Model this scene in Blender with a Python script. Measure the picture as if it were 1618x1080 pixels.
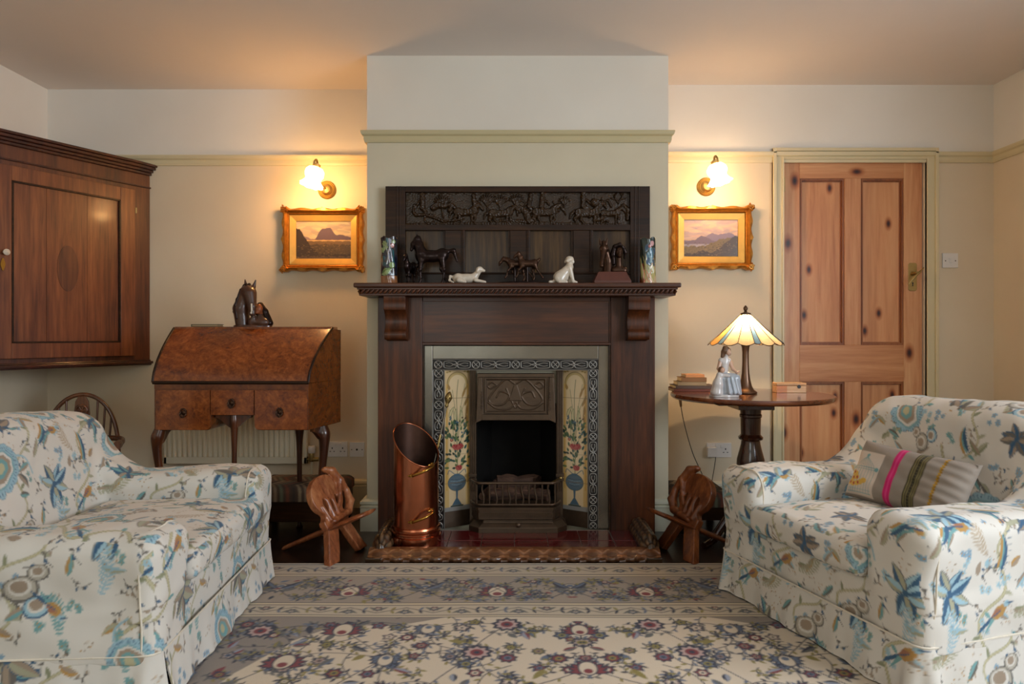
import bpy, math, random
import numpy as np
from mathutils import Matrix, Vector
R = math.radians
random.seed(7)
rng = np.random.default_rng(7)

# ------------------------------------------------------------------ camera, world, light
scn = bpy.context.scene
for o in list(bpy.data.objects): bpy.data.objects.remove(o)
F = 24.0 / 36.0 * 1618.0            # focal length in pixels of the 1618 x 1080 frame
VX, VY, EYE = 815.0, 531.0, 0.978   # vanishing point of the room and eye height
cam_d = bpy.data.cameras.new('camera'); cam_d.lens = 24; cam_d.sensor_width = 36
cam_d.shift_x = (809 - VX) / 1618.0; cam_d.shift_y = (VY - 540) / 1618.0; cam_d.clip_start = 0.05
cam = bpy.data.objects.new('camera', cam_d); scn.collection.objects.link(cam)
cam.location = (0, 0, EYE); cam.rotation_euler = (R(90), 0, 0)
scn.camera = cam
scn.view_settings.view_transform = 'Standard'; scn.view_settings.look = 'None'
scn.view_settings.gamma = 1.0; scn.view_settings.use_curve_mapping = False
scn.view_settings.exposure = 0.10
scn.cycles.use_denoising = True
scn.cycles.max_bounces = 10; scn.cycles.diffuse_bounces = 6; scn.cycles.caustics_reflective = False
scn.cycles.caustics_refractive = False; scn.cycles.sample_clamp_indirect = 6
wd = bpy.data.worlds.new('world'); scn.world = wd; wd.use_nodes = True
wd.node_tree.nodes['Background'].inputs[0].default_value = (0.75, 0.85, 1.0, 1)
wd.node_tree.nodes['Background'].inputs[1].default_value = 1.0

def area_light(name, loc, rot, sx, sy, power, colr):
    l = bpy.data.lights.new(name, 'AREA'); l.shape = 'RECTANGLE'; l.size = sx; l.size_y = sy
    l.energy = power; l.color = colr
    o = bpy.data.objects.new(name, l); scn.collection.objects.link(o); o.location = loc; o.rotation_euler = rot
    return o
def point_light(name, loc, power, colr, rad=0.02, parent=None):
    l = bpy.data.lights.new(name, 'POINT'); l.energy = power; l.color = colr; l.shadow_soft_size = rad
    o = bpy.data.objects.new(name, l); scn.collection.objects.link(o); o.location = loc
    if parent: o.parent = parent
    return o
# daylight entering by the two windows of the room (right wall, rear wall)
area_light('daylight_side_window', (2.66, 0.35, 1.45), (0, R(90), 0), 1.35, 1.9, 86, (0.80, 0.90, 1.0))
area_light('daylight_rear_window', (-1.0, -1.72, 1.45), (R(90), 0, 0), 1.5, 1.35, 14, (0.90, 1.0, 0.92))

# ------------------------------------------------------------------ numbers from the photo
def wx(px, Y): return (px - VX) * Y / F
def wz(py, Y): return EYE + (VY - py) * Y / F

YL, YR, YB = 3.92, 3.85, 3.45       # left alcove wall, right alcove wall, chimney breast
XL, XR, CEIL = -2.69, 2.695, 2.395
BX0, BX1 = -0.752, 0.771            # chimney breast
RAIL0, RAIL1 = 1.955, 2.012

# ------------------------------------------------------------------ colours and materials
def col(h):
    if isinstance(h, (tuple, list)): return tuple(h)[:3]
    h = h.lstrip('#'); c = [int(h[i:i+2], 16) / 255 for i in (0, 2, 4)]
    return tuple(x / 12.92 if x <= 0.04045 else ((x + 0.055) / 1.055) ** 2.4 for x in c)

class NT:
    def __init__(s, m): s.t = m.node_tree; s.n = s.t.nodes; s.l = s.t.links
    def add(s, typ, **kw):
        n = s.n.new(typ)
        for k, v in kw.items(): setattr(n, k, v)
        return n
    def link(s, a, b): s.l.new(a, b)
def ramp(nt, fac, stops):
    r = nt.add('ShaderNodeValToRGB'); e = r.color_ramp.elements
    while len(e) > 1: e.remove(e[-1])
    e[0].position = stops[0][0]; e[0].color = (*col(stops[0][1]), 1)
    for p, c in stops[1:]:
        x = e.new(p); x.color = (*col(c), 1)
    nt.link(fac, r.inputs[0]); return r.outputs[0]
def coords(nt, scale=(1, 1, 1), rot=(0, 0, 0)):
    tc = nt.add('ShaderNodeTexCoord'); mp = nt.add('ShaderNodeMapping')
    mp.inputs['Scale'].default_value = scale; mp.inputs['Rotation'].default_value = rot
    nt.link(tc.outputs['Object'], mp.inputs[0]); return mp.outputs[0]
def noise(nt, vec, scale, detail=4, rough=0.5, dist=0.0):
    n = nt.add('ShaderNodeTexNoise'); n.inputs['Scale'].default_value = scale
    n.inputs['Detail'].default_value = detail; n.inputs['Roughness'].default_value = rough
    n.inputs['Distortion'].default_value = dist
    nt.link(vec, n.inputs['Vector']); return n.outputs[0]
def bump(nt, b, h, strength=0.3, dist=0.002):
    n = nt.add('ShaderNodeBump'); n.inputs['Strength'].default_value = strength
    n.inputs['Distance'].default_value = dist
    nt.link(h, n.inputs['Height']); nt.link(n.outputs[0], b.inputs['Normal']); return n
def new_mat(name, rough=0.5, metal=0.0, coat=0.0, spec=0.5):
    m = bpy.data.materials.new(name); m.use_nodes = True; nt = NT(m)
    b = nt.n['Principled BSDF']; b.inputs['Roughness'].default_value = rough
    b.inputs['Metallic'].default_value = metal; b.inputs['Coat Weight'].default_value = coat
    b.inputs['Coat Roughness'].default_value = 0.12; b.inputs['Specular IOR Level'].default_value = spec
    return m, nt, b
def plain(name, c, rough=0.5, metal=0.0, var=0.06, vs=6, bs=0.0, bsc=80, coat=0.0, spec=0.5, bd=0.002):
    """one colour, gently mottled by a procedural noise"""
    m, nt, b = new_mat(name, rough, metal, coat, spec); c = col(c)
    v = coords(nt); n = noise(nt, v, vs, 5, 0.6)
    nt.link(ramp(nt, n, [(0.25, tuple(x * (1 - var) for x in c)), (0.75, tuple(min(1, x * (1 + var)) for x in c))]), b.inputs['Base Color'])
    if bs: bump(nt, b, noise(nt, v, bsc, 4), bs, bd)
    return m
def wood(name, dark, mid, light, axis='z', rough=0.35, scale=9, coat=0.25, burr=0.0, bs=0.15, spec=0.5, knots=None):
    m, nt, b = new_mat(name, rough, 0, coat, spec)
    s = {'x': (0.07, 1, 1), 'y': (1, 0.07, 1), 'z': (1, 1, 0.07)}[axis]
    if burr: s = (0.8, 0.8, 0.8)
    v = coords(nt, s)
    n1 = noise(nt, v, scale, 8, 0.62, 0.6 + burr * 2.0)
    n2 = noise(nt, v, scale * 5.5, 6, 0.6, 0.3 + burr)
    mx = nt.add('ShaderNodeMath', operation='MULTIPLY_ADD'); mx.inputs[1].default_value = 0.45
    nt.link(n2, mx.inputs[0]); 
    mu = nt.add('ShaderNodeMath', operation='MULTIPLY'); mu.inputs[1].default_value = 0.6
    nt.link(n1, mu.inputs[0]); nt.link(mu.outputs[0], mx.inputs[2])
    c = ramp(nt, mx.outputs[0], [(0.36, dark), (0.52, mid), (0.68, light)])
    if knots:
        vo = nt.add('ShaderNodeTexVoronoi'); vo.inputs['Scale'].default_value = knots
        vo.voronoi_dimensions = '2D'; nt.link(coords(nt, (1, 1, 0.55) if axis == 'z' else (0.55, 1, 1), (R(90), 0, 0)), vo.inputs['Vector'])
        k = ramp(nt, vo.outputs['Distance'], [(0.02, '#2c150a'), (0.05, '#7a4a28'), (0.10, '#e0c4a8'), (0.16, '#ffffff')])
        sp = nt.add('ShaderNodeSeparateColor'); nt.link(vo.outputs['Color'], sp.inputs[0]); lt = nt.add('ShaderNodeMath', operation='LESS_THAN'); lt.inputs[1].default_value = 0.55; nt.link(sp.outputs[0], lt.inputs[0])
        mm = nt.add('ShaderNodeMix', data_type='RGBA', blend_type='MULTIPLY'); nt.link(lt.outputs[0], mm.inputs[0])
        nt.link(c, mm.inputs[6]); nt.link(k, mm.inputs[7]); c = mm.outputs[2]
    nt.link(c, b.inputs['Base Color'])
    bump(nt, b, mx.outputs[0], bs, 0.002)
    return m
def attr_mat(name, rough=0.8, metal=0.0, coat=0.0, bs=0.0, bsc=300, sheen=0.0, spec=0.5):
    m, nt, b = new_mat(name, rough, metal, coat, spec)
    a = nt.add('ShaderNodeAttribute', attribute_name='Col')
    nt.link(a.outputs['Color'], b.inputs['Base Color'])
    if sheen: b.inputs['Sheen Weight'].default_value = sheen
    if bs: bump(nt, b, noise(nt, coords(nt), bsc, 3), bs, 0.002)
    return m

# ------------------------------------------------------------------ linking, naming, describing
MAT_OF = {}
def tag(o, label=None, cat=None, group=None, kind=None):
    if label: o['label'] = label
    if cat: o['category'] = cat
    if group: o['group'] = group
    if kind: o['kind'] = kind
    return o
def thing(name, label, cat, loc=(0, 0, 0), rz=0.0, group=None, kind=None):
    o = bpy.data.objects.new(name, None); scn.collection.objects.link(o)
    o.empty_display_size = 0.05
    o.location = loc; o.rotation_euler = (0, 0, rz)
    MAT_OF[o.name] = (Matrix.Translation(loc) @ Matrix.Rotation(rz, 4, 'Z'))
    return tag(o, label, cat, group, kind)
def root_matrix(o):
    while o.parent: o = o.parent
    return MAT_OF.get(o.name, Matrix.Identity(4))
def make(name, V, Fc, mat, parent=None, smooth=None, world=False, cols=None, keep=False):
    """one mesh object out of vertex and face arrays. world: V is in room coordinates."""
    V = np.asarray(V, dtype=np.float64).reshape(-1, 3)
    if world and parent is not None:
        M = np.array(root_matrix(parent).inverted()); V = V @ M[:3, :3].T + M[:3, 3]
    loc = None
    if parent is None and not keep:
        lo, hi = V.min(0), V.max(0); loc = np.array([(lo[0] + hi[0]) / 2, (lo[1] + hi[1]) / 2, lo[2]]); V = V - loc
    me = bpy.data.meshes.new(name)
    if isinstance(Fc, np.ndarray):
        n, k = Fc.shape
        me.vertices.add(len(V)); me.vertices.foreach_set('co', V.astype(np.float32).ravel())
        me.loops.add(n * k); me.loops.foreach_set('vertex_index', Fc.astype(np.int32).ravel())
        me.polygons.add(n); me.polygons.foreach_set('loop_start', np.arange(0, n * k, k, dtype=np.int32))
        me.update(calc_edges=True)
    else:
        me.from_pydata(V.tolist(), [], Fc); me.update()
    if smooth is not None:
        me.polygons.foreach_set('use_smooth', [True] * len(me.polygons))
        if smooth < 180: me.set_sharp_from_angle(angle=R(smooth))
    if cols is not None:
        at = me.color_attributes.new('Col', 'FLOAT_COLOR', 'POINT')
        c = np.ones((len(V), 4), dtype=np.float32); c[:, :3] = cols
        at.data.foreach_set('color', c.ravel())
    me.materials.append(mat)
    o = bpy.data.objects.new(name, me); scn.collection.objects.link(o)
    if parent is not None: o.parent = parent
    if loc is not None: o.location = loc
    return o

class MB:
    """collects shapes that become one mesh"""
    def __init__(s): s.v = []; s.f = []
    def add(s, V, Fc):
        b = len(s.v); s.v += [tuple(map(float, p)) for p in V]; s.f += [tuple(int(i) + b for i in f) for f in Fc]; return s
    def box(s, x0, x1, y0, y1, z0, z1, M=None):
        V = [(x0, y0, z0), (x1, y0, z0), (x1, y1, z0), (x0, y1, z0), (x0, y0, z1), (x1, y0, z1), (x1, y1, z1), (x0, y1, z1)]
        if M is not None: V = [tuple(M @ Vector(p)) for p in V]
        return s.add(V, [(0, 3, 2, 1), (4, 5, 6, 7), (0, 1, 5, 4), (1, 2, 6, 5), (2, 3, 7, 6), (3, 0, 4, 7)])
    def prism(s, pts, a, b, axis='z', M=None):
        """polygon pts extruded from a to b along axis. axis z: pts=(x,y); y: (x,z); x: (y,z)"""
        ar = sum(pts[i][0] * pts[(i + 1) % len(pts)][1] - pts[(i + 1) % len(pts)][0] * pts[i][1] for i in range(len(pts)))
        if ar < 0: pts = pts[::-1]
        g = {'z': lambda p, h: (p[0], p[1], h), 'y': lambda p, h: (p[0], h, p[1]), 'x': lambda p, h: (h, p[0], p[1])}[axis]
        n = len(pts); V = [g(p, a) for p in pts] + [g(p, b) for p in pts]
        if M is not None: V = [tuple(M @ Vector(p)) for p in V]
        Fc = [tuple(range(n))[::-1], tuple(range(n, 2 * n))] + [(i, (i + 1) % n, n + (i + 1) % n, n + i) for i in range(n)]
        if (axis == 'y') != (b < a): Fc = [f[::-1] for f in Fc]
        return s.add(V, Fc)
    def lathe(s, prof, c=(0, 0, 0), n=32, M=None, rip=None, cap=True):
        """prof: list of (radius, z); rip(angle, k) scales the radius"""
        V = []; m = len(prof)
        for k, (r, z) in enumerate(prof):
            for i in range(n):
                a = 2 * math.pi * i / n; q = r * (rip(a, k) if rip else 1)
                p = Vector((q * math.cos(a), q * math.sin(a), z))
                if M is not None: p = M @ p
                V.append((p[0] + c[0], p[1] + c[1], p[2] + c[2]))
        Fc = [(k * n + i, k * n + (i + 1) % n, (k + 1) * n + (i + 1) % n, (k + 1) * n + i) for k in range(m - 1) for i in range(n)]
        if cap:
            Fc.append(tuple(range(n))[::-1]); Fc.append(tuple(range((m - 1) * n, m * n)))
        return s.add(V, Fc)
    def tube(s, pts, r, n=8, flat=1.0, cap=True):
        pts = [Vector(p) for p in pts]; m = len(pts)
        rr = r if isinstance(r, (list, tuple)) else [r] * m
        V = []; up = None
        for k, p in enumerate(pts):
            t = (pts[min(k + 1, m - 1)] - pts[max(k - 1, 0)]).normalized()
            if up is None: up = Vector((0, 0, 1)) if abs(t.z) < 0.9 else Vector((1, 0, 0))
            u = (up - t * up.dot(t)).normalized(); w = t.cross(u); up = u
            for i in range(n):
                a = 2 * math.pi * i / n; V.append(p + (u * math.cos(a) + w * math.sin(a) * flat) * rr[k])
        Fc = [(k * n + i, k * n + (i + 1) % n, (k + 1) * n + (i + 1) % n, (k + 1) * n + i) for k in range(m - 1) for i in range(n)]
        if cap: Fc.append(tuple(range(n))[::-1]); Fc.append(tuple(range((m - 1) * n, m * n)))
        return s.add(V, Fc)
    def grid(s, P):
        P = np.asarray(P); a, b = P.shape[:2]
        return s.add(P.reshape(-1, 3), [(i * b + j, i * b + j + 1, (i + 1) * b + j + 1, (i + 1) * b + j) for i in range(a - 1) for j in range(b - 1)])
    def build(s, name, mat, parent=None, smooth=None, world=False, bevel=0.0, seg=2, keep=False):
        o = make(name, s.v, s.f, mat, parent, smooth, world, keep=keep)
        if bevel:
            md = o.modifiers.new('bevel', 'BEVEL'); md.width = bevel; md.segments = seg; md.limit_method = 'ANGLE'
            md.angle_limit = R(35); md.harden_normals = False
        return o
def spline(pts, n=8):
    """Catmull-Rom through pts"""
    P = [np.array(p, float) for p in pts]; P = [2 * P[0] - P[1]] + P + [2 * P[-1] - P[-2]]; out = []
    for i in range(1, len(P) - 2):
        for k in range(n):
            t = k / n; a, b, c, d = P[i-1], P[i], P[i+1], P[i+2]
            out.append(0.5 * (2*b + (c-a)*t + (2*a-5*b+4*c-d)*t*t + (3*b-a-3*c+d)*t**3))
    out.append(P[-2]); return out

# ------------------------------------------------------------------ painting of patterns on surfaces
class Canvas:
    """numpy canvas in metres, sampled at mesh vertices as their colour"""
    def __init__(s, w, h, res, bg, wrap=False):
        s.W, s.H = int(round(w / res)), int(round(h / res)); s.res = res; s.wrap = wrap
        s.a = np.zeros((s.H, s.W, 3)) + np.array(col(bg))
    def win(s, x0, x1, y0, y1):
        m = 3; i0, i1 = int(x0 / s.res) - m, int(x1 / s.res) + m; j0, j1 = int(y0 / s.res) - m, int(y1 / s.res) + m
        if not s.wrap: i0, j0 = max(i0, 0), max(j0, 0); i1, j1 = min(i1, s.W), min(j1, s.H)
        if i1 <= i0 or j1 <= j0: return None
        ii, jj = np.arange(i0, i1), np.arange(j0, j1)
        X, Y = np.meshgrid((ii + 0.5) * s.res, (jj + 0.5) * s.res)
        return np.ix_(jj % s.H, ii % s.W), X, Y
    def put(s, ix, d, c, al=1.0):
        k = np.clip(0.5 - d / s.res, 0, 1)[..., None] * al
        s.a[ix] = s.a[ix] * (1 - k) + np.array(col(c)) * k
    def ell(s, cx, cy, a, b, rot, c, al=1.0):
        m = max(a, b); w = s.win(cx - m, cx + m, cy - m, cy + m)
        if w is None: return
        ix, X, Y = w; ca, sa = math.cos(rot), math.sin(rot); x, y = X - cx, Y - cy
        u, v = (x * ca + y * sa) / a, (-x * sa + y * ca) / b
        s.put(ix, (np.sqrt(u * u + v * v) - 1) * min(a, b), c, al)
    def stroke(s, pts, wd, c, al=1.0):
        P = np.array(pts, float); w = s.win(P[:, 0].min() - wd, P[:, 0].max() + wd, P[:, 1].min() - wd, P[:, 1].max() + wd)
        if w is None: return
        ix, X, Y = w; d = np.full(X.shape, 9.0)
        for i in range(len(P) - 1):
            e = P[i+1] - P[i]; L = max(e @ e, 1e-12)
            t = np.clip(((X - P[i, 0]) * e[0] + (Y - P[i, 1]) * e[1]) / L, 0, 1)
            d = np.minimum(d, np.hypot(X - P[i, 0] - t * e[0], Y - P[i, 1] - t * e[1]))
        s.put(ix, d - wd / 2, c, al)
    def poly(s, pts, c, al=1.0):
        P = np.array(pts, float); w = s.win(P[:, 0].min(), P[:, 0].max(), P[:, 1].min(), P[:, 1].max())
        if w is None: return
        ix, X, Y = w; d = np.full(X.shape, 9.0); ins = np.zeros(X.shape, bool); n = len(P)
        for i in range(n):
            a, b = P[i], P[(i+1) % n]; e = b - a; L = max(e @ e, 1e-12)
            t = np.clip(((X - a[0]) * e[0] + (Y - a[1]) * e[1]) / L, 0, 1)
            d = np.minimum(d, np.hypot(X - a[0] - t * e[0], Y - a[1] - t * e[1]))
            if a[1] != b[1]:
                cr = ((a[1] > Y) != (b[1] > Y)) & (X < (b[0] - a[0]) * (Y - a[1]) / (b[1] - a[1]) + a[0]); ins ^= cr
        s.put(ix, np.where(ins, -d, d), c, al)
    def leaf(s, x, y, ang, L, W, c, c2=None, bend=0.0, edge=None):
        n = 9; t = np.linspace(0, 1, n); mid = np.array([x + 0 * t, y + 0 * t]).T
        aa = ang + bend * t; dx = np.cumsum(np.cos(aa)) / n * L; dy = np.cumsum(np.sin(aa)) / n * L
        cx, cy = x + dx - dx[0], y + dy - dy[0]; wv = W / 2 * np.sin(np.pi * t ** 0.8) ** 0.9
        nx, ny = -np.sin(aa), np.cos(aa)
        if edge: 
            e = wv + 0.0022; s.poly([(cx[i] + nx[i]*e[i], cy[i] + ny[i]*e[i]) for i in range(n)] + [(cx[i] - nx[i]*e[i], cy[i] - ny[i]*e[i]) for i in range(n-1, -1, -1)], edge)
        s.poly([(cx[i] + nx[i]*wv[i], cy[i] + ny[i]*wv[i]) for i in range(n)] + [(cx[i] - nx[i]*wv[i], cy[i] - ny[i]*wv[i]) for i in range(n-1, -1, -1)], c)
        if c2: s.poly([(cx[i] + nx[i]*wv[i]*0.15, cy[i] + ny[i]*wv[i]*0.15) for i in range(n)] + [(cx[i] - nx[i]*wv[i]*0.9, cy[i] - ny[i]*wv[i]*0.9) for i in range(n-1, -1, -1)], c2)
    def sample(s, x, y):
        u, v = np.asarray(x) / s.res - 0.5, np.asarray(y) / s.res - 0.5
        i, j = np.floor(u).astype(int), np.floor(v).astype(int); fu, fv = (u - i)[..., None], (v - j)[..., None]
        if s.wrap: I0, I1, J0, J1 = i % s.W, (i+1) % s.W, j % s.H, (j+1) % s.H
        else:
            I0, I1 = np.clip(i, 0, s.W-1), np.clip(i+1, 0, s.W-1); J0, J1 = np.clip(j, 0, s.H-1), np.clip(j+1, 0, s.H-1)
        A = s.a
        return (A[J0, I0]*(1-fu) + A[J0, I1]*fu)*(1-fv) + (A[J1, I0]*(1-fu) + A[J1, I1]*fu)*fv

def quads(a, b):
    i, j = np.meshgrid(np.arange(a - 1), np.arange(b - 1), indexing='ij'); q = (i * b + j).ravel()
    return np.stack([q, q + 1, q + b + 1, q + b], 1)
def slab(P, thick_dir, t):
    """closed thin solid under the grid of points P (a,b,3): top is P, bottom is P + thick_dir*t"""
    a, b = P.shape[:2]; top = P.reshape(-1, 3); n = len(top)
    bot = top + np.array(thick_dir) * t
    Fc = quads(a, b); ring = list(range(b)) + [i * b + b - 1 for i in range(1, a)] + [(a-1)*b + j for j in range(b-2, -1, -1)] + [i * b for i in range(a-2, 0, -1)]
    r = np.array(ring); r2 = np.roll(r, -1); side = np.stack([r, r + n, r2 + n, r2], 1)
    return np.vstack([top, bot]), np.vstack([Fc, Fc[:, ::-1] + n, side]), n

# ------------------------------------------------------------------ smooth bodies from blended shapes
def surface_net(f, lo, hi, h):
    lo = np.array(lo, float); n = np.ceil((np.array(hi) - lo) / h).astype(int) + 1
    ax = [lo[k] + np.arange(n[k]) * h for k in range(3)]
    X, Y, Z = np.meshgrid(*[a.astype(np.float32) for a in ax], indexing='ij', copy=False)
    v = f(X, Y, Z).astype(np.float32); ins = v < 0
    cs = tuple(n - 1); acc = np.zeros((*cs, 3), np.float32); cnt = np.zeros(cs, np.float32)
    faces = []; cross = []
    for k in range(3):
        s0 = [slice(None)] * 3; s1 = [slice(None)] * 3; s0[k] = slice(0, -1); s1[k] = slice(1, None)
        s0, s1 = tuple(s0), tuple(s1)
        cr = ins[s0] != ins[s1]; idx = np.argwhere(cr)
        va, vb = v[s0][cr], v[s1][cr]; t = va / (va - vb)
        p = idx.astype(np.float32); p[:, k] += t
        a, b = [(1, 2), (2, 0), (0, 1)][k]
        for da in (0, -1):
            for db in (0, -1):
                q = idx.copy(); q[:, a] += da; q[:, b] += db
                ok = np.all((q >= 0) & (q < np.array(cs)), 1); qq = q[ok]
                np.add.at(acc, tuple(qq.T), p[ok]); np.add.at(cnt, tuple(qq.T), 1)
        cross.append((idx, a, b, ins[s0][cr]))
    act = cnt > 0; vid = -np.ones(cs, int); vid[act] = np.arange(act.sum())
    V = acc[act] / cnt[act][:, None] * h + lo
    for idx, a, b, inside in cross:
        ok = (idx[:, a] > 0) & (idx[:, b] > 0) & (idx[:, a] < cs[a]) & (idx[:, b] < cs[b])
        idx = idx[ok]; inside = inside[ok]; q = []
        for da, db in ((-1, -1), (0, -1), (0, 0), (-1, 0)):
            c = idx.copy(); c[:, a] += da; c[:, b] += db; q.append(vid[tuple(c.T)])
        q = np.stack(q, 1); q[~inside] = q[~inside][:, ::-1]; faces.append(q)
    Fc = np.vstack(faces); return V, Fc[(Fc >= 0).all(1)]
def smin(a, b, k):
    h = np.clip(0.5 + 0.5 * (b - a) / k, 0, 1); return b * (1 - h) + a * h - k * h * (1 - h)
def d_cap(X, Y, Z, p0, r0, p1, r1):
    p0 = np.array(p0, np.float32); e = np.array(p1, np.float32) - p0; L = max(float(e @ e), 1e-9)
    t = np.clip(((X - p0[0]) * e[0] + (Y - p0[1]) * e[1] + (Z - p0[2]) * e[2]) / L, 0, 1)
    return np.sqrt((X - p0[0] - t*e[0])**2 + (Y - p0[1] - t*e[1])**2 + (Z - p0[2] - t*e[2])**2) - (r0 + (r1 - r0) * t)
def d_ell(X, Y, Z, c, r):
    u = np.sqrt(((X-c[0])/r[0])**2 + ((Y-c[1])/r[1])**2 + ((Z-c[2])/r[2])**2); return (u - 1) * min(r)
def d_rbox(X, Y, Z, c, hs, r):
    q = [np.abs(A - c[k]) - (hs[k] - r) for k, A in enumerate((X, Y, Z))]
    return np.sqrt(sum(np.maximum(a, 0)**2 for a in q)) + np.minimum(np.maximum(np.maximum(q[0], q[1]), q[2]), 0) - r
def blob(prims, k=0.01, h=0.003, cut_z=None):
    """prims: ('c', p0, r0, p1, r1), ('e', centre, radii), ('b', centre, halfsizes, r); an 's' prefix carves"""
    lo = np.full(3, 9e9); hi = -lo
    for p in prims:
        if p[0] == 'c': a = [np.array(p[1]) - p[2], np.array(p[3]) - p[4]]; b = [np.array(p[1]) + p[2], np.array(p[3]) + p[4]]
        elif p[0][0] == 's': continue
        else: a = [np.array(p[1]) - np.array(p[2])]; b = [np.array(p[1]) + np.array(p[2])]
        lo = np.minimum(lo, np.min(a, 0)); hi = np.maximum(hi, np.max(b, 0))
    def f(X, Y, Z):
        d = None
        for p in prims:
            t = p[0][-1]
            e = d_cap(X, Y, Z, *p[1:]) if t == 'c' else d_ell(X, Y, Z, *p[1:]) if t == 'e' else d_rbox(X, Y, Z, *p[1:])
            if p[0][0] == 's': d = -smin(-d, e, k * 0.5)
            else: d = e if d is None else smin(d, e, k)
        if cut_z is not None: d = np.maximum(d, cut_z - Z)
        return d
    return surface_net(f, lo - 3*h - k*0.3, hi + 3*h + k*0.3, h)
def normals_of(V, Fc):
    a, b, c, d = (V[Fc[:, i]] for i in range(4)); n = np.cross(c - a, d - b); N = np.zeros_like(V)
    for i in range(4): np.add.at(N, Fc[:, i], n)
    return N / np.maximum(np.linalg.norm(N, axis=1, keepdims=True), 1e-9)

# ------------------------------------------------------------------ materials of the place
def wall_mat():
    m, nt, b = new_mat('painted_plaster', 0.75, spec=0.25)
    tc = nt.add('ShaderNodeNewGeometry'); sp = nt.add('ShaderNodeSeparateXYZ'); nt.link(tc.outputs['Position'], sp.inputs[0])
    gt = nt.add('ShaderNodeMath', operation='GREATER_THAN'); gt.inputs[1].default_value = 1.98; nt.link(sp.outputs[2], gt.inputs[0])
    n = noise(nt, tc.outputs['Position'], 2.5, 4)
    lo = ramp(nt, n, [(0.3, '#dccbb0'), (0.7, '#e1d2b8')]); hi = ramp(nt, n, [(0.3, '#e6e0d6'), (0.7, '#ebe6dd')])
    mx = nt.add('ShaderNodeMix', data_type='RGBA'); nt.link(gt.outputs[0], mx.inputs[0]); nt.link(lo, mx.inputs[6]); nt.link(hi, mx.inputs[7])
    nt.link(mx.outputs[2], b.inputs['Base Color']); bump(nt, b, noise(nt, tc.outputs['Position'], 60, 3), 0.05, 0.002)
    return m
def breast_mat():
    m, nt, b = new_mat('breast_plaster', 0.75, spec=0.25)
    tc = nt.add('ShaderNodeNewGeometry'); sp = nt.add('ShaderNodeSeparateXYZ'); nt.link(tc.outputs['Position'], sp.inputs[0])
    gt = nt.add('ShaderNodeMath', operation='GREATER_THAN'); gt.inputs[1].default_value = 1.99; nt.link(sp.outputs[2], gt.inputs[0])
    n = noise(nt, tc.outputs['Position'], 2.5, 4)
    lo = ramp(nt, n, [(0.3, '#cdc2a9'), (0.7, '#d3c9b0')]); hi = ramp(nt, n, [(0.3, '#ddd5c8'), (0.7, '#e2dbce')])
    mx = nt.add('ShaderNodeMix', data_type='RGBA'); nt.link(gt.outputs[0], mx.inputs[0]); nt.link(lo, mx.inputs[6]); nt.link(hi, mx.inputs[7])
    nt.link(mx.outputs[2], b.inputs['Base Color']); bump(nt, b, noise(nt, tc.outputs['Position'], 60, 3), 0.05, 0.002)
    return m
def parquet_mat():
    m, nt, b = new_mat('parquet', 0.28, coat=0.2)
    v = coords(nt, (1, 1, 1), (0, 0, R(45)))
    br = nt.add('ShaderNodeTexBrick'); nt.link(v, br.inputs['Vector']); br.inputs['Scale'].default_value = 1.0
    br.inputs['Brick Width'].default_value = 0.24; br.inputs['Row Height'].default_value = 0.07
    br.inputs['Mortar Size'].default_value = 0.0018; br.inputs['Color1'].default_value = (*col('#3e2c22'), 1)
    br.inputs['Color2'].default_value = (*col('#2c1e17'), 1); br.inputs['Mortar'].default_value = (*col('#120b08'), 1)
    n = noise(nt, coords(nt, (1, 0.1, 1), (0, 0, R(45))), 30, 6)
    mm = nt.add('ShaderNodeMix', data_type='RGBA', blend_type='MULTIPLY'); mm.inputs['Factor'].default_value = 0.7
    nt.link(br.outputs[0], mm.inputs[6]); nt.link(ramp(nt, n, [(0.3, '#8a7a70'), (0.7, '#ffffff')]), mm.inputs[7])
    nt.link(mm.outputs[2], b.inputs['Base Color']); bump(nt, b, n, 0.1, 0.002)
    return m
M_WALL = wall_mat(); M_BREAST = breast_mat(); M_FLOOR = parquet_mat()
M_CEIL = plain('ceiling_paint', '#e6ddd6', 0.8, var=0.02, vs=2, spec=0.2)
M_RAIL = plain('olive_rail_paint', '#c2b48c', 0.4, var=0.03, bs=0.05)
M_RAIL2 = plain('pale_trim_paint', '#d6c8a2', 0.4, var=0.03, bs=0.05)
M_SKIRT = plain('skirting_paint', '#d9d8c4', 0.4, var=0.03, bs=0.05)
M_PINE = wood('stripped_pine', '#ad693c', '#cb8d5e', '#dba878', 'z', 0.45, 7, 0.05, knots=4.6)
M_PINE_H = wood('stripped_pine_rail', '#a96638', '#c68858', '#d7a272', 'x', 0.45, 7, 0.05, knots=5.2)
M_PINE_P = wood('stripped_pine_panel', '#b06c3f', '#cf9160', '#dba676', 'z', 0.45, 5, 0.05, knots=6.3)
M_OAK = wood('polished_oak', '#401c0c', '#6b381d', '#8a512c', 'z', 0.4, 12, 0.15)
M_OAK_D = wood('polished_oak_frame', '#2f1409', '#552a15', '#703c20', 'z', 0.42, 12, 0.15)
M_OAK_X = wood('oak_cornice', '#250f09', '#3b1a10', '#54291a', 'x', 0.3, 14, 0.45)
M_PINE_D = wood('pine_moulding', '#6d3615', '#8f5127', '#a56434', 'z', 0.45, 9, 0.05)  # darker than the door pine: shade lines of the moulding put into its colour
M_MAHOG = wood('surround_mahogany', '#210c04', '#46220c', '#663517', 'z', 0.42, 10, 0.08, spec=.35)
M_MAHOG_X = wood('mantel_mahogany', '#220d04', '#48230d', '#683818', 'x', 0.4, 10, 0.1, spec=.4)
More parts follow.
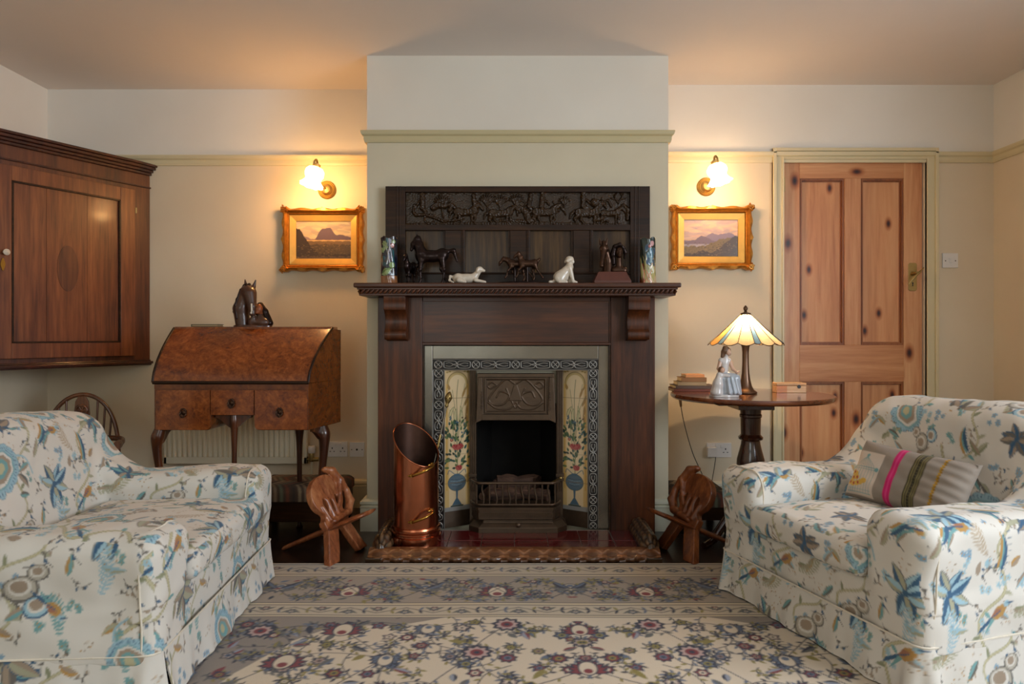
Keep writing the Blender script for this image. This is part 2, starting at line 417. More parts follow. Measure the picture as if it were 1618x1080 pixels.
M_DARK = wood('old_dark_oak', '#120904', '#2d1808', '#442811', 'x', 0.42, 14, 0.04, spec=.25)
M_DARK_Z = wood('old_dark_oak_panel', '#1c1108', '#3c2713', '#5c4222', 'z', 0.36, 16, 0.08, spec=.3)
M_CARVE = plain('carved_oak', '#33210f', 0.33, var=0.3, vs=30, bs=0.2, bsc=120, coat=0.05, spec=.4)
M_BURR = wood('burr_walnut', '#481a06', '#793a10', '#9b5422', 'x', 0.25, 9, 0.4, burr=1.0, bs=.02)
M_BURR_D = wood('burr_walnut_dark', '#421a09', '#64300f', '#7a4117', 'z', 0.25, 7, 0.4, burr=1.0, bs=.02)
M_WALN = wood('walnut_leg', '#220c05', '#43200f', '#693619', 'z', 0.28, 12, 0.5)
M_TABLE = wood('table_mahogany', '#3c1a0c', '#6a3519', '#8d5129', 'x', 0.16, 8, 0.7, bs=0.05)
M_TABLE_Z = wood('table_pedestal', '#1d0c06', '#371a0e', '#54301b', 'z', 0.22, 8, 0.6)
M_CARVED = wood('carved_hardwood', '#5a2b14', '#935330', '#b87b50', 'z', 0.38, 14, 0.3)
M_CARVED_D = wood('carved_hardwood_dark', '#3c1a0a', '#6d3818', '#945528', 'z', 0.38, 14, 0.3)
M_KERB = wood('kerb_wood', '#4a2914', '#7d4a28', '#a06a40', 'x', 0.3, 14, 0.4)
M_KERB_D = wood('kerb_dark', '#1b0f0a', '#33200f', '#4a3420', 'x', 0.3, 14, 0.4)
M_IRON = plain('cast_iron', '#554435', 0.38, 0.6, var=0.25, vs=14, bs=0.3, bsc=120)
M_IRON_D = plain('sooty_iron', '#14110f', 0.85, 0.0, spec=.2, var=0.4, vs=9, bs=0.3, bsc=60)
M_STEEL = plain('burnished_iron', '#7a7368', 0.27, 0.8, var=0.16, vs=7, bs=0.12, bsc=60)
M_BLACK = plain('soot_black', '#0c0a09', 0.9, var=0.3, vs=12)
M_COPPER = plain('copper', '#bd7453', 0.22, 1.0, var=0.16, vs=5, bs=0.06, bsc=8, bd=0.01)
M_COPPER_D = plain('tarnished_copper', '#4e362c', 0.42, 0.8, var=0.3, vs=12)
M_BRASS = plain('brass', '#b98f45', 0.25, 1.0, var=0.12, vs=20)
M_BRASS_D = plain('aged_brass', '#a8905c', 0.35, 0.9, var=0.15, vs=30)
M_BRONZE = plain('bronze', '#4a3326', 0.28, 0.75, var=0.35, vs=25, bs=0.25, bsc=120)
M_BRONZE_D = plain('dark_bronze', '#2a1d1a', 0.25, 0.7, var=0.35, vs=25, bs=0.2, bsc=120)
M_PORC = plain('cream_porcelain', '#d3c5b2', 0.25, var=0.1, vs=30, coat=0.4)
M_WHITE = plain('white_plastic', '#e2deda', 0.3, var=0.01)
M_HOLE = plain('dark_plastic', '#1e1b19', 0.5)
M_RAD = plain('radiator_enamel', '#dbd0b6', 0.35, var=0.02)
M_GILT = plain('gilt', '#c0863a', 0.33, 0.75, var=0.28, vs=40, bs=0.5, bsc=110)
M_GILT_F = plain('gilt_slip', '#d7a957', 0.4, 0.55, var=0.08, vs=25)
M_GROUT = plain('grout', '#9b8a80', 0.8)
M_TILE_R = plain('maroon_glazed_tile', '#5d1518', 0.15, var=0.15, vs=9, coat=0.6)
M_TERRA = plain('terracotta_wood', '#5a2d20', 0.35, var=0.2, vs=30)
M_CORD = plain('brown_cable', '#3b3026', 0.5)
M_LOG = wood('charred_log', '#15100d', '#4d3325', '#806049', 'x', 0.8, 16, 0.0, bs=0.8)
M_COAL = plain('ash_and_coal', '#1a1513', 0.9, var=0.5, vs=40, bs=0.8, bsc=60)

# ------------------------------------------------------------------ the room
YREAR = -1.8
def structure(o): o['kind'] = 'structure'; return o
structure(MB().box(XL - 0.15, XR + 0.15, YREAR - 0.15, YL + 0.15, -0.1, 0).build('floor', M_FLOOR))
structure(MB().box(XL - 0.15, XR + 0.15, YREAR - 0.15, YL + 0.15, CEIL, CEIL + 0.1).build('ceiling', M_CEIL))
structure(MB().box(XL - 0.15, XL, YREAR, YL + 0.15, 0, CEIL).build('wall_left', M_WALL))
structure(MB().box(XL, BX0, YL, YL + 0.15, 0, CEIL).build('wall_back_left', M_WALL))
DX0, DX1, DZ = 1.506, 2.302, 1.972
w = MB().box(BX1, DX0 - 0.003, YR, YL + 0.15, 0, CEIL).box(DX1 + 0.003, XR, YR, YL + 0.15, 0, CEIL).box(DX0 - 0.003, DX1 + 0.003, YR, YL + 0.15, DZ + 0.003, CEIL)
structure(w.build('wall_back_right', M_WALL))
WY0, WY1, WZ0, WZ1 = -0.6, 1.3, 0.75, 2.15      # side window opening
w = MB().box(XR, XR + 0.2, YREAR, WY0, 0, CEIL).box(XR, XR + 0.2, WY1, YL + 0.15, 0, CEIL).box(XR, XR + 0.2, WY0, WY1, 0, WZ0).box(XR, XR + 0.2, WY0, WY1, WZ1, CEIL)
structure(w.build('wall_right', M_WALL))
RX0, RX1 = -1.75, -.25
w = MB().box(XL, RX0, YREAR - 0.2, YREAR, 0, CEIL).box(RX1, XR, YREAR - 0.2, YREAR, 0, CEIL).box(RX0, RX1, YREAR - 0.2, YREAR, 0, WZ0).box(RX0, RX1, YREAR - 0.2, YREAR, WZ1, CEIL)
structure(w.build('wall_rear', M_WALL))
# sash frames of the two windows behind the camera
m = MB()
for y in (WY0, (WY0 + WY1) / 2 - 0.025, WY1 - 0.05): m.box(XR + 0.09, XR + 0.15, y, y + 0.05, WZ0, WZ1)
for z in (WZ0, 1.42, WZ1 - 0.05): m.box(XR + 0.095, XR + 0.145, WY0, WY1, z, z + 0.05)
structure(m.build('window_1', M_WHITE))
m = MB()
for x in (RX0, -1.025, RX1 - 0.05): m.box(x, x + 0.05, YREAR - 0.15, YREAR - 0.09, WZ0, WZ1)
for z in (WZ0, 1.42, WZ1 - 0.05): m.box(RX0, RX1, YREAR - 0.145, YREAR - 0.095, z, z + 0.05)
structure(m.build('window_2', M_WHITE))
# chimney breast with the recess of the fire
OX, OZ, OD = 0.215, 0.64, 3.8
m = MB()
m.box(BX0, -OX, YB, YL + 0.15, 0, CEIL).box(OX, BX1, YB, YL + 0.15, 0, CEIL).box(-OX, OX, YB, YL + 0.15, OZ, CEIL).box(-OX, OX, OD, YL + 0.15, 0, OZ)
structure(m.build('wall_chimney_breast', M_BREAST))

def mould(m, x0, y0, x1, y1, nx, ny, prof, e0=0.0, e1=0.0):
    """profile (out, up) run from point 0 to point 1; n is the outward direction; e0/e1 mitre extension per unit out"""
    dx, dy = x1 - x0, y1 - y0; L = math.hypot(dx, dy); dx /= L; dy /= L; n = len(prof); V = []
    for (x, y, e, sgn) in ((x0, y0, e0, -1), (x1, y1, e1, 1)):
        for (o, u) in prof: V.append((x + nx * o + dx * sgn * e * o, y + ny * o + dy * sgn * e * o, u))
    Fc = [tuple(range(n)), tuple(range(n, 2*n))[::-1]] + [(i, n + i, n + (i+1) % n, (i+1) % n) for i in range(n)]
    # keep outward orientation
    c = (dx * ny - dy * nx)
    if c > 0: Fc = [f[::-1] for f in Fc]
    ar = sum(prof[i][0] * prof[(i+1) % n][1] - prof[(i+1) % n][0] * prof[i][1] for i in range(n))
    if ar < 0: Fc = [f[::-1] for f in Fc]
    m.add(V, Fc); return m
RAILP = [(0, RAIL0), (0.010, RAIL0), (0.014, RAIL0 + 0.012), (0.014, RAIL0 + 0.030), (0.024, RAIL0 + 0.038), (0.028, RAIL0 + 0.050), (0.028, RAIL1), (0, RAIL1)]
def skirtp(h): return [(0, 0), (0.028, 0), (0.028, h - 0.042), (0.030, h - 0.036), (0.022, h - 0.030), (0.030, h - 0.020), (0.028, h - 0.008), (0.014, h), (0, h)]
structure(mould(MB(), XL, YL, BX0, YL, 0, -1, RAILP, -1, 0).build('trim_1', M_RAIL2))
m = MB(); mould(m, BX0, YB, BX1, YB, 0, -1, RAILP, 1, 1); mould(m, BX0, YL, BX0, YB, -1, 0, RAILP, 0, 1); mould(m, BX1, YB, BX1, YR, 1, 0, RAILP, 1, 0)
structure(m.build('trim_2', M_RAIL))
structure(mould(MB(), BX1, YR, XR, YR, 0, -1, RAILP, 0, -1).build('trim_3', M_RAIL2))
structure(mould(MB(), XR, YREAR, XR, YR, -1, 0, RAILP, 0, -1).build('trim_4', M_RAIL2))
structure(mould(MB(), XL, YREAR, XL, YL, 1, 0, RAILP, 0, -1).build('trim_5', M_RAIL2))
structure(mould(MB(), XL, YL, BX0, YL, 0, -1, skirtp(0.16), -1, 0).build('baseboard_back_left', M_RAIL2))
structure(mould(MB(), BX1, YR, 1.43, YR, 0, -1, skirtp(0.16), 0, 0).build('baseboard_back_right', M_SKIRT))
structure(mould(MB(), 2.375, YR, XR, YR, 0, -1, skirtp(0.16), 0, -1).build('baseboard_corner', M_SKIRT))
structure(mould(MB(), XL, YREAR, XL, YL, 1, 0, skirtp(0.16), 0, -1).build('baseboard_left', M_RAIL2))
structure(mould(MB(), XR, YREAR, XR, YR, -1, 0, skirtp(0.16), 0, -1).build('baseboard_right', M_SKIRT))
m = MB(); mould(m, BX0, YB, -0.672, YB, 0, -1, skirtp(0.158), 1, 0); mould(m, BX0, YL, BX0, YB, -1, 0, skirtp(0.158), 0, 1)
mould(m, 0.688, YB, BX1, YB, 0, -1, skirtp(0.158), 0, 1); mould(m, BX1, YB, BX1, YR, 1, 0, skirtp(0.158), 1, 0)
structure(m.build('baseboard_chimney', M_SKIRT))

# ------------------------------------------------------------------ the pine door and its architrave
m = MB()
def arch(m, x0, x1, z1):
    for (a, b, d) in ((0.0, 1.0, 0.016), (0.0, 0.28, 0.028), (0.82, 1.0, 0.022)):
        wdt = 0.062
        m.box(x0 - wdt * (1 - a), x0 - wdt * (1 - b), YR - d, YR, 0, z1 + wdt * (1 - a))
        m.box(x1 + wdt * (1 - b), x1 + wdt * (1 - a), YR - d, YR, 0, z1 + wdt * (1 - a))
        m.box(x0 - wdt * (1 - b), x1 + wdt * (1 - b), YR - d, YR, z1 + wdt * (1 - b), z1 + wdt * (1 - a))
arch(m, DX0, DX1 + 0.006, DZ)
m.box(DX0 - 0.003, DX0 + 0.0, YR, YR + 0.06, 0, DZ)
structure(m.build('trim_6', M_RAIL2, bevel=0.003))
door = thing('door_1', None, None, ((DX0 + DX1) / 2, YR, 0)); del door; 
door = bpy.data.objects['door_1']; structure(door)
yd = YR + 0.012
X0, X1 = DX0 + 0.004, DX1 - 0.004
def zz(py): return wz(py, YR)
sx = [X0, wx(1265, YR), wx(1336, YR), wx(1362, YR), wx(1430, YR), X1]
ztop, zp1, zp2, zp3, zp4 = DZ - 0.004, zz(281), zz(545), zz(603), 0.215
m = MB()
m.box(sx[0], sx[1], yd, yd + 0.035, 0.005, ztop); m.box(sx[4], sx[5], yd, yd + 0.035, 0.005, ztop)
m.box(sx[2], sx[3], yd, yd + 0.035, zp2, zp1); m.box(sx[2], sx[3], yd, yd + 0.035, zp4, zp3)
m.build('door_stile', M_PINE, door, world=True, bevel=0.0015)
m = MB()
m.box(sx[1], sx[4], yd + 0.0002, yd + 0.035, zp1, ztop); m.box(sx[1], sx[4], yd + 0.0002, yd + 0.035, zp3, zp2); m.box(sx[1], sx[4], yd + 0.0002, yd + 0.035, 0.005, zp4)
m.build('door_rail', M_PINE_H, door, world=True, bevel=0.0015)
for (a, b) in ((sx[1], sx[2]), (sx[3], sx[4])):
    for (c, d) in ((zp2, zp1), (zp4, zp3)):
        MB().box(a - 0.005, b + 0.005, yd + 0.018, yd + 0.03, c - 0.005, d + 0.005).build('door_panel', M_PINE_P, door, world=True)
        pm = MB()
        for k, (o, dep) in enumerate(((0.0, 0.006), (0.006, 0.003), (0.012, 0.013))):   # panel moulding, stepped
            o2 = o + 0.006
            pm.box(a + o, a + o2, yd + dep, yd + 0.02, c + o, d - o).box(b - o2, b - o, yd + dep, yd + 0.02, c + o, d - o)
            pm.box(a + o2, b - o2, yd + dep, yd + 0.02, d - o2, d - o).box(a + o2, b - o2, yd + dep, yd + 0.02, c + o, c + o2)
        pm.build('panel_moulding', M_PINE_D, door, world=True)
hx, hz = wx(1443.5, YR), zz(437)
hm = MB()
prof = [(-0.024, -0.07), (-0.017, -0.079), (0.017, -0.079), (0.024, -0.07), (0.024, 0.07), (0.017, 0.079), (-0.017, 0.079), (-0.024, 0.07)]
hm.prism([(hx + a, hz + b) for a, b in prof], yd - 0.004, yd, 'y')
plate = hm.build('handle_plate', M_BRASS_D, door, world=True, bevel=0.0015)
hm = MB(); hm.lathe([(0.0105, 0), (0.0105, 0.002)], n=16, M=Matrix.Translation((hx, yd - 0.004, hz - 0.035)) @ Matrix.Rotation(R(90), 4, 'X') @ Matrix.Scale(0.45, 4))
hm.box(hx - 0.0025, hx + 0.0025, yd - 0.0052, yd - 0.004, hz - 0.053, hz - 0.035)
hm.build('keyhole', M_HOLE, plate, world=True)
hm = MB(); hm.lathe([(0.013, 0), (0.011, 0.012), (0.008, 0.02), (0.008, 0.045), (0.0085, 0.05)], n=18, M=Matrix.Translation((hx, yd - 0.004, hz + 0.018)) @ Matrix.Rotation(R(90), 4, 'X'))
hm.tube(spline([(hx + 0.038, yd - 0.045, hz + 0.048), (hx + 0.01, yd - 0.052, hz + 0.022), (hx - 0.02, yd - 0.052, hz - 0.008), (hx - 0.05, yd - 0.048, hz - 0.046)], 5), [0.0035] * 4 + [0.006] * 9 + [0.0045] * 3, 8)
hm.build('door_handle', M_BRASS_D, door, smooth=50, world=True)
hm = MB(); hxl = wx(1237.5, YR); zc = zz(291)
for k in range(3): hm.lathe([(0.005, 0), (0.005, 0.026)], (hxl + 0.001, YR - 0.004, zc - 0.04 + k * 0.028), 10)
hm.box(hxl, hxl + 0.014, yd - 0.002, yd, zc - 0.04, zc + 0.042)
hm.build('hinge', M_BRASS_D, door, smooth=50, world=True)

# ------------------------------------------------------------------ switches and sockets
def switch_plate(name, label, cat, x0, x1, z0, z1, y, kind, group=None):
    t = thing(name, label, cat, ((x0 + x1) / 2, y, z0), group=group)
    MB().box(x0, x1, y - 0.009, y - 0.0002, z0, z1).build('plate', M_WHITE, t, world=True, bevel=0.002)
    zc = (z0 + z1) / 2; xc = (x0 + x1) / 2
    h = MB()
    if kind == 'light':
        MB().box(xc - 0.008, xc + 0.008, y - 0.014, y - 0.008, zc - 0.014, zc + 0.014).build('rocker', M_WHITE, t, world=True, bevel=0.002)
        for s in (-1, 1): MB().lathe([(0.0035, 0), (0.0035, 0.0006)], n=10, M=Matrix.Translation((xc + s * 0.028, y - 0.009, zc - 0.002)) @ Matrix.Rotation(R(90), 4, 'X')).build('screw', M_HOLE, t, world=True)
    if kind == 'double':
        for s in (-1, 1):
            c = xc + s * (x1 - x0) * 0.26
            h = MB(); h.box(c - 0.003, c + 0.003, y - 0.0097, y - 0.009, zc + 0.002, zc + 0.011).build('pin_hole', M_HOLE, t, world=True)
            for e in (-1, 1): MB().box(c + e * 0.011 - 0.004, c + e * 0.011 + 0.004, y - 0.0097, y - 0.009, zc - 0.014, zc - 0.010).build('pin_hole', M_HOLE, t, world=True)
            MB().box(xc + s * 0.014 - 0.006, xc + s * 0.014 + 0.006, y - 0.013, y - 0.008, z1 - 0.026, z1 - 0.008).build('rocker', M_WHITE, t, world=True, bevel=0.001)
    if kind == 'aerial':
        h.lathe([(0.006, 0), (0.006, 0.001)], n=14, M=Matrix.Translation((xc, y - 0.009, zc)) @ Matrix.Rotation(R(90), 4, 'X')); h.build('aerial_outlet', M_HOLE, t, world=True)
        for s in (-1, 1): MB().lathe([(0.0032, 0), (0.0032, 0.001)], n=10, M=Matrix.Translation((xc + s * 0.03, y - 0.009, zc)) @ Matrix.Rotation(R(90), 4, 'X')).build('screw', M_HOLE, t, world=True)
    return t
switch_plate('light_switch', 'white light switch on the cream wall to the right of the pine door', 'light switch', wx(1488, YR), wx(1512.5, YR), zz(423), zz(400), YR, 'light')
switch_plate('wall_socket', 'white double wall socket behind the carved chair, nearest the desk leg', 'socket', wx(518, YL), wx(549.5, YL), wz(721, YL), wz(697, YL), YL, 'double')
switch_plate('aerial_socket', 'white square aerial socket beside the chimney breast', 'socket', wx(553, YL), wx(576, YL), wz(721, YL), wz(698, YL), YL, 'aerial')
switch_plate('wall_socket', 'white double wall socket below the round table', 'socket', wx(1116, YR), wx(1155, YR), zz(722), zz(699), YR, 'double')

# ------------------------------------------------------------------ fire surround (mantelpiece)
SY = 3.335                                  # front of the wooden legs
sur = thing('fire_surround', 'dark mahogany mantelpiece with scroll corbels around the fireplace', 'mantelpiece', (0, 3.39, 0))
def sxp(px, Y=SY): return wx(px, Y)
Lx = [sxp(597), sxp(667), sxp(965), sxp(1035)]
zs = lambda py, Y=SY: wz(py, Y)
SHZ0, SHZ1 = 1.170, 1.229
for (a, b) in ((Lx[0], Lx[1]), (Lx[2], Lx[3])):
    MB().box(a, b, SY, YB - 0.001, 0.0, SHZ0).build('surround_leg', M_MAHOG, sur, world=True, bevel=0.003)
m = MB().box(Lx[1], Lx[2], SY + 0.012, YB - 0.001, zs(541), SHZ0)
m.box(Lx[1], Lx[2], SY + 0.002, SY + 0.014, zs(545), zs(541)); m.box(Lx[1], Lx[2], SY + 0.004, SY + 0.02, zs(476), SHZ0)
for s, x in ((1, Lx[1]), (-1, Lx[2])): m.box(min(x, x + s * 0.006), max(x, x + s * 0.006), SY + 0.004, SY + 0.02, zs(541), SHZ0)
m.build('header_panel', M_MAHOG_X, sur, world=True, bevel=0.002)
for s, x in ((1, Lx[1]), (-1, Lx[2])):      # bead down the inside of each leg
    MB().box(min(x, x + s * 0.008), max(x, x + s * 0.008), SY + 0.006, YB - 0.002, 0.03, zs(545)).build('inner_bead', M_DARK, sur, world=True)
# scroll corbels
for cx in ((sxp(611) + sxp(646)) / 2, (sxp(988) + sxp(1022)) / 2):
    y = SY; z1 = SHZ0; H = 0.222
    pr = [(0, 0), (-0.095, 0)] + [(-0.095 + 0.004 * math.sin(a), -0.022 - 0.022 * (1 - math.cos(a))) for a in np.linspace(0, math.pi, 7)]
    pr += spline([(-0.088, -0.066), (-0.066, -0.082), (-0.052, -0.105), (-0.052, -0.135), (-0.062, -0.160)], 4)
    pr += [(-0.058 + 0.016 * math.cos(a) - 0.004, -0.185 + 0.024 * math.sin(a)) for a in np.linspace(math.pi * 0.75, math.pi * 1.7, 10)] + [(0, -0.215)]
    MB().prism([(y + float(a), z1 + float(b)) for a, b in pr], cx - 0.052, cx + 0.052, 'x').build('corbel', M_MAHOG, sur, smooth=35, world=True, bevel=0.003)
# shelf: board plus carved bead under it
SF = 3.195
sx0, sx1 = wx(558, SF), wx(1077, SF)
shelf = MB().box(sx0, sx1, SF, YB - 0.001, SHZ1 - 0.022, SHZ1)
shelf = shelf.build('mantel_shelf', M_MAHOG_X, sur, world=True, bevel=0.006, seg=3)
m = MB()
for k, (o, z0, z1) in enumerate(((0.022, SHZ0 + 0.000, SHZ0 + 0.010), (0.014, SHZ0 + 0.028, SHZ1 - 0.022))):
    m.box(sx0 + o, sx1 - o, SF + o, YB - 0.002, z0, z1)
m.box(sx0 + 0.030, sx1 - 0.030, SF + 0.030, YB - 0.002, SHZ0 + 0.002, SHZ1 - 0.02)
m.build('shelf_moulding', M_MAHOG_X, sur, world=True, bevel=0.002)
m = MB(); n = 68                            # twisted-rope carving
for k in range(n):
    x = sx0 + 0.03 + (sx1 - sx0 - 0.06) * (k + 0.5) / n
    m.tube([(x - 0.012, SF + 0.027, SHZ0 + 0.008), (x - 0.002, SF + 0.019, SHZ0 + 0.019), (x + 0.010, SF + 0.025, SHZ0 + 0.031)], [0.004, 0.0075, 0.004], 7)
for s, x in ((-1, sx0 + 0.027), (1, sx1 - 0.027)):
    for k in range(10):
        y = SF + 0.03 + 0.02 * k; m.tube([(x, y - 0.01, SHZ0 + 0.008), (x + s * 0.006, y, SHZ0 + 0.019), (x, y + 0.01, SHZ0 + 0.031)], [0.004, 0.0075, 0.004], 7)
m.build('rope_moulding', M_MAHOG_X, sur, smooth=60, world=True)

# ------------------------------------------------------------------ carved overmantel standing on the shelf
OY = 3.405
om = thing('overmantel_panel', 'black-brown carved oak overmantel with hunting frieze, standing on the mantel shelf', 'overmantel', (0, 3.427, SHZ1))
ox = lambda px: wx(px, OY); oz = lambda py: wz(py, OY)
ztopo = oz(294)
m = MB()
m.box(ox(609), ox(640), OY, YB - 0.002, SHZ1, ztopo).box(ox(996), ox(1027), OY, YB - 0.002, SHZ1, ztopo)
m.box(ox(640), ox(996), OY, YB - 0.002, oz(303), ztopo)
m.box(ox(640), ox(996), OY, YB - 0.002, oz(363.5), oz(354.5))
m.box(ox(640), ox(996), OY, YB - 0.002, SHZ1, oz(430))
for px in (627, 632, 1003, 1009): m.tube([(ox(px), OY + 0.001, SHZ1), (ox(px), OY + 0.001, ztopo)], 0.004, 8)
m.tube([(ox(640), OY + 0.002, oz(432)), (ox(996), OY + 0.002, oz(432))], 0.005, 8)
m.build('panel_frame', M_DARK, om, world=True, bevel=0.002)
for a, b in ((703, 729), (806, 832), (906, 932)):
    m = MB()
    m.box(ox(a), ox(b), OY + 0.006, YB - 0.003, oz(430), oz(363.5))
    m.box(ox(b), ox(b) + 0.017, OY + 0.001, YB - 0.003, oz(430), oz(363.5)); m.tube([(ox(b) + 0.009, OY + 0.001, oz(430)), (ox(b) + 0.009, OY + 0.001, oz(363.5))], 0.004, 8)
    m.box(ox(a) - 0.010, ox(a), OY + 0.012, YB - 0.003, oz(430), oz(363.5))
    m.build('panel_muntin', M_DARK, om, world=True, bevel=0.0015)
for a, b in ((640, 703), (733, 806), (836, 906), (936, 996)):
    MB().box(ox(a), ox(b), OY + 0.026, YB - 0.004, oz(430), oz(363.5)).build('lower_panel', M_DARK_Z, om, world=True)
# relief frieze: height field of riders, horses, chariot, trees
fx0, fx1, fz0, fz1 = ox(640), ox(996), oz(354.5), oz(303)
FW, FH = fx1 - fx0, fz1 - fz0; res = 0.0019
nx_, nz_ = int(FW / res), int(FH / res)
GX, GZ = np.meshgrid(np.linspace(0, 1, nx_) * FW, np.linspace(0, 1, nz_) * FH, indexing='ij')
Hh = np.zeros_like(GX)
def rel(p0, r0, p1, r1, ht=1.0, base=0.0):
    global Hh
    e = np.array(p1) - np.array(p0); L = max(e @ e, 1e-9)
    t = np.clip(((GX - p0[0]) * e[0] + (GZ - p0[1]) * e[1]) / L, 0, 1); r = r0 + (r1 - r0) * t
    d = np.hypot(GX - p0[0] - t * e[0], GZ - p0[1] - t * e[1])
    h = np.sqrt(np.maximum(r * r - d * d, 0)) * ht; h = np.where(d < r, np.minimum(h, 0.013) + base, 0); Hh = np.maximum(Hh, h)
def q(x, z): return (x / 356 * FW, (51.5 - z) / 51.5 * FH)     # pixels inside the frieze, origin top left
def R_(pts, rr, ht=1.0, base=0.002):
    for i in range(len(pts) - 1): rel(q(*pts[i]), rr[i] * FW / 356, q(*pts[i+1]), rr[i+1] * FW / 356, ht, base)
def fr_horse(x, z, s=1.0, f=1, head=(0, 0), gallop=0.0):
    P = lambda a, b: (x + f * a * s, z + b * s)
    R_([P(-15, 0), P(-4, 1), P(8, 0), P(14, -2)], [7*s, 6*s, 6*s, 6.5*s]); R_([P(13, -4), P(21 + head[0]*.5, -13 + head[1]*.5), P(24 + head[0], -17 + head[1])], [6*s, 4.2*s, 3.5*s])
    R_([P(23 + head[0], -17 + head[1]), P(29 + head[0], -11 + head[1]), P(31 + head[0], -8 + head[1])], [3.6*s, 2.4*s, 2*s]); R_([P(23 + head[0], -20 + head[1]), P(24 + head[0], -24 + head[1])], [1.2*s, .8*s])
    g = gallop
    R_([P(-15, 3), P(-19 - 5*g, 10), P(-15 - 8*g, 15), P(-18 - 8*g, 21)], [4.5*s, 3*s, 1.8*s, 1.6*s]); R_([P(-11, 3), P(-11 - 2*g, 11), P(-7, 16), P(-9 - 3*g, 22)], [4*s, 2.6*s, 1.6*s, 1.5*s])
    R_([P(13, 3), P(15 + 5*g, 10), P(11 + 7*g, 15), P(14 + 6*g, 20)], [3.8*s, 2.4*s, 1.6*s, 1.5*s]); R_([P(10, 4), P(8 + 6*g, 12), P(10, 16), P(8 + 3*g, 22)], [3.4*s, 2.2*s, 1.5*s, 1.4*s])
    R_([P(-21, -3), P(-27, 2), P(-29, 9)], [2.2*s, 2.4*s, 1.2*s])
def fr_man(x, z, s=1.0, lean=0, arm=(8, 2)):
    P = lambda a, b: (x + a * s, z + b * s)
    R_([P(lean, -17), P(lean, -16)], [4.4*s, 3.8*s], 1.2); R_([P(lean * .8, -11), P(lean * .4, -4), P(0, 2)], [4.6*s, 4.2*s, 4.5*s]); R_([P(lean * .8, -10), P(lean*.8 + arm[0] * .5, -6), P(arm[0], arm[1] - 5)], [2.4*s, 2*s, 1.5*s])
    R_([P(0, 3), P(5, 9), P(3, 15)], [3.2*s, 2.6*s, 1.6*s])
def fr_tree(x, z, r, n=9):
    R_([(x, z + r), (x + 2, z + r + 12)], [1.5, 1.8])
    for k in range(n):
        a = -math.pi * k / (n - 1); b = a * 0.9 - 0.1
        R_([(x, z + r * 0.8), (x + 0.6 * r * math.cos(b), z + r*.1 + 0.4 * r * math.sin(b)), (x + r * math.cos(a), z + r * 0.75 * math.sin(a))], [1.1, 1.3, 1.0], 1.3)
fr_man(27, 22, 1.05, 0, (-12, 8)); fr_tree(58, 14, 13); fr_man(110, 21, .9, -2, (10, 4)); fr_tree(150, 13, 12, 8)
R_([(14, 20), (12, 30), (16, 36), (30, 35), (46, 40), (60, 46), (80, 44), (92, 40)], [2, 2.5, 2.5, 2.4, 2, 2, 2, 2], 1.2)
for a in np.linspace(0, 6.283, 15): R_([(38 + 8*math.cos(a), 42 + 7*math.sin(a)), (38 + 8*math.cos(a+.42), 42 + 7*math.sin(a+.42))], [1.3, 1.3])
R_([(44, 24), (52, 20), (62, 22), (72, 18)], [5, 5, 4, 2]); R_([(70, 28), (74, 20), (78, 24)], [4, 3, 3])
fr_horse(96, 31, .92, 1, (-2, 4), .3); fr_horse(152, 33, .95, 1, (0, 6), .2); fr_tree(128 + 2, 12, 13, 10)
fr_tree(176, 12, 12, 9); R_([(176, 20), (190, 30), (196, 44)], [3, 5, 6], .5); R_([(150, 44), (190, 46), (205, 44)], [2, 3, 3], .5)
fr_man(196, 20, .9, 3, (-8, 6)); fr_horse(222, 31, .98, 1, (-1, 6), .1); fr_man(216, 20, 1.0, 2, (12, 4)); R_([(180, 10), (206, 26)], [1, 1.2])
R_([(234, 14), (244, 30)], [1, 1.2]); fr_tree(252, 13, 9, 7)
fr_horse(290, 32, 1.0, 1, (-2, 0), .5); fr_man(282, 19, 1.0, 0, (14, 6)); R_([(282, 22), (290, 30), (292, 38)], [5, 5, 3]); R_([(300, 16), (316, 18)], [7, 3], .6)
R_([(300, 44), (312, 42), (322, 46)], [3, 3, 2]); R_([(314, 46), (316, 40)], [2, 1.5]); fr_horse(326, 33, .8, 1, (-2, 6), .3)
for a, b in (((338, 17), (330, 4)), ((338, 17), (346, 3)), ((334, 11), (326, 9)), ((342, 10), (350, 9)), ((332, 7), (336, 1)), ((345, 7), (341, 1))): R_([a, b], [1.4, .9], 1.3)
R_([(346, 20), (353, 28), (352, 42)], [3, 4, 3], .8); R_([(327, 22), (322, 12), (316, 14)], [2, 2, 1])
for k in range(60): R_([(rng.uniform(2, 354), 49 + rng.uniform(-2, 2)), (rng.uniform(0, 1) * 0 + k * 6, 50)], [.9, 1.0], .5) if k % 3 == 0 else None
Hh = Hh + 0.0012 * np.sin(GX * 300 + 5 * np.sin(GZ * 90)) * np.sin(GZ * 340 + 3 * np.sin(GX * 70)) * (0.4 + (Hh > 0))
P = np.stack([fx0 + GX, OY + 0.022 - Hh * 1.5, fz0 + GZ], -1)
V, Fc, _ = slab(P, (0, 1, 0), 0.014)
make('carved_frieze', V, Fc, M_CARVE, om, smooth=180, world=True)

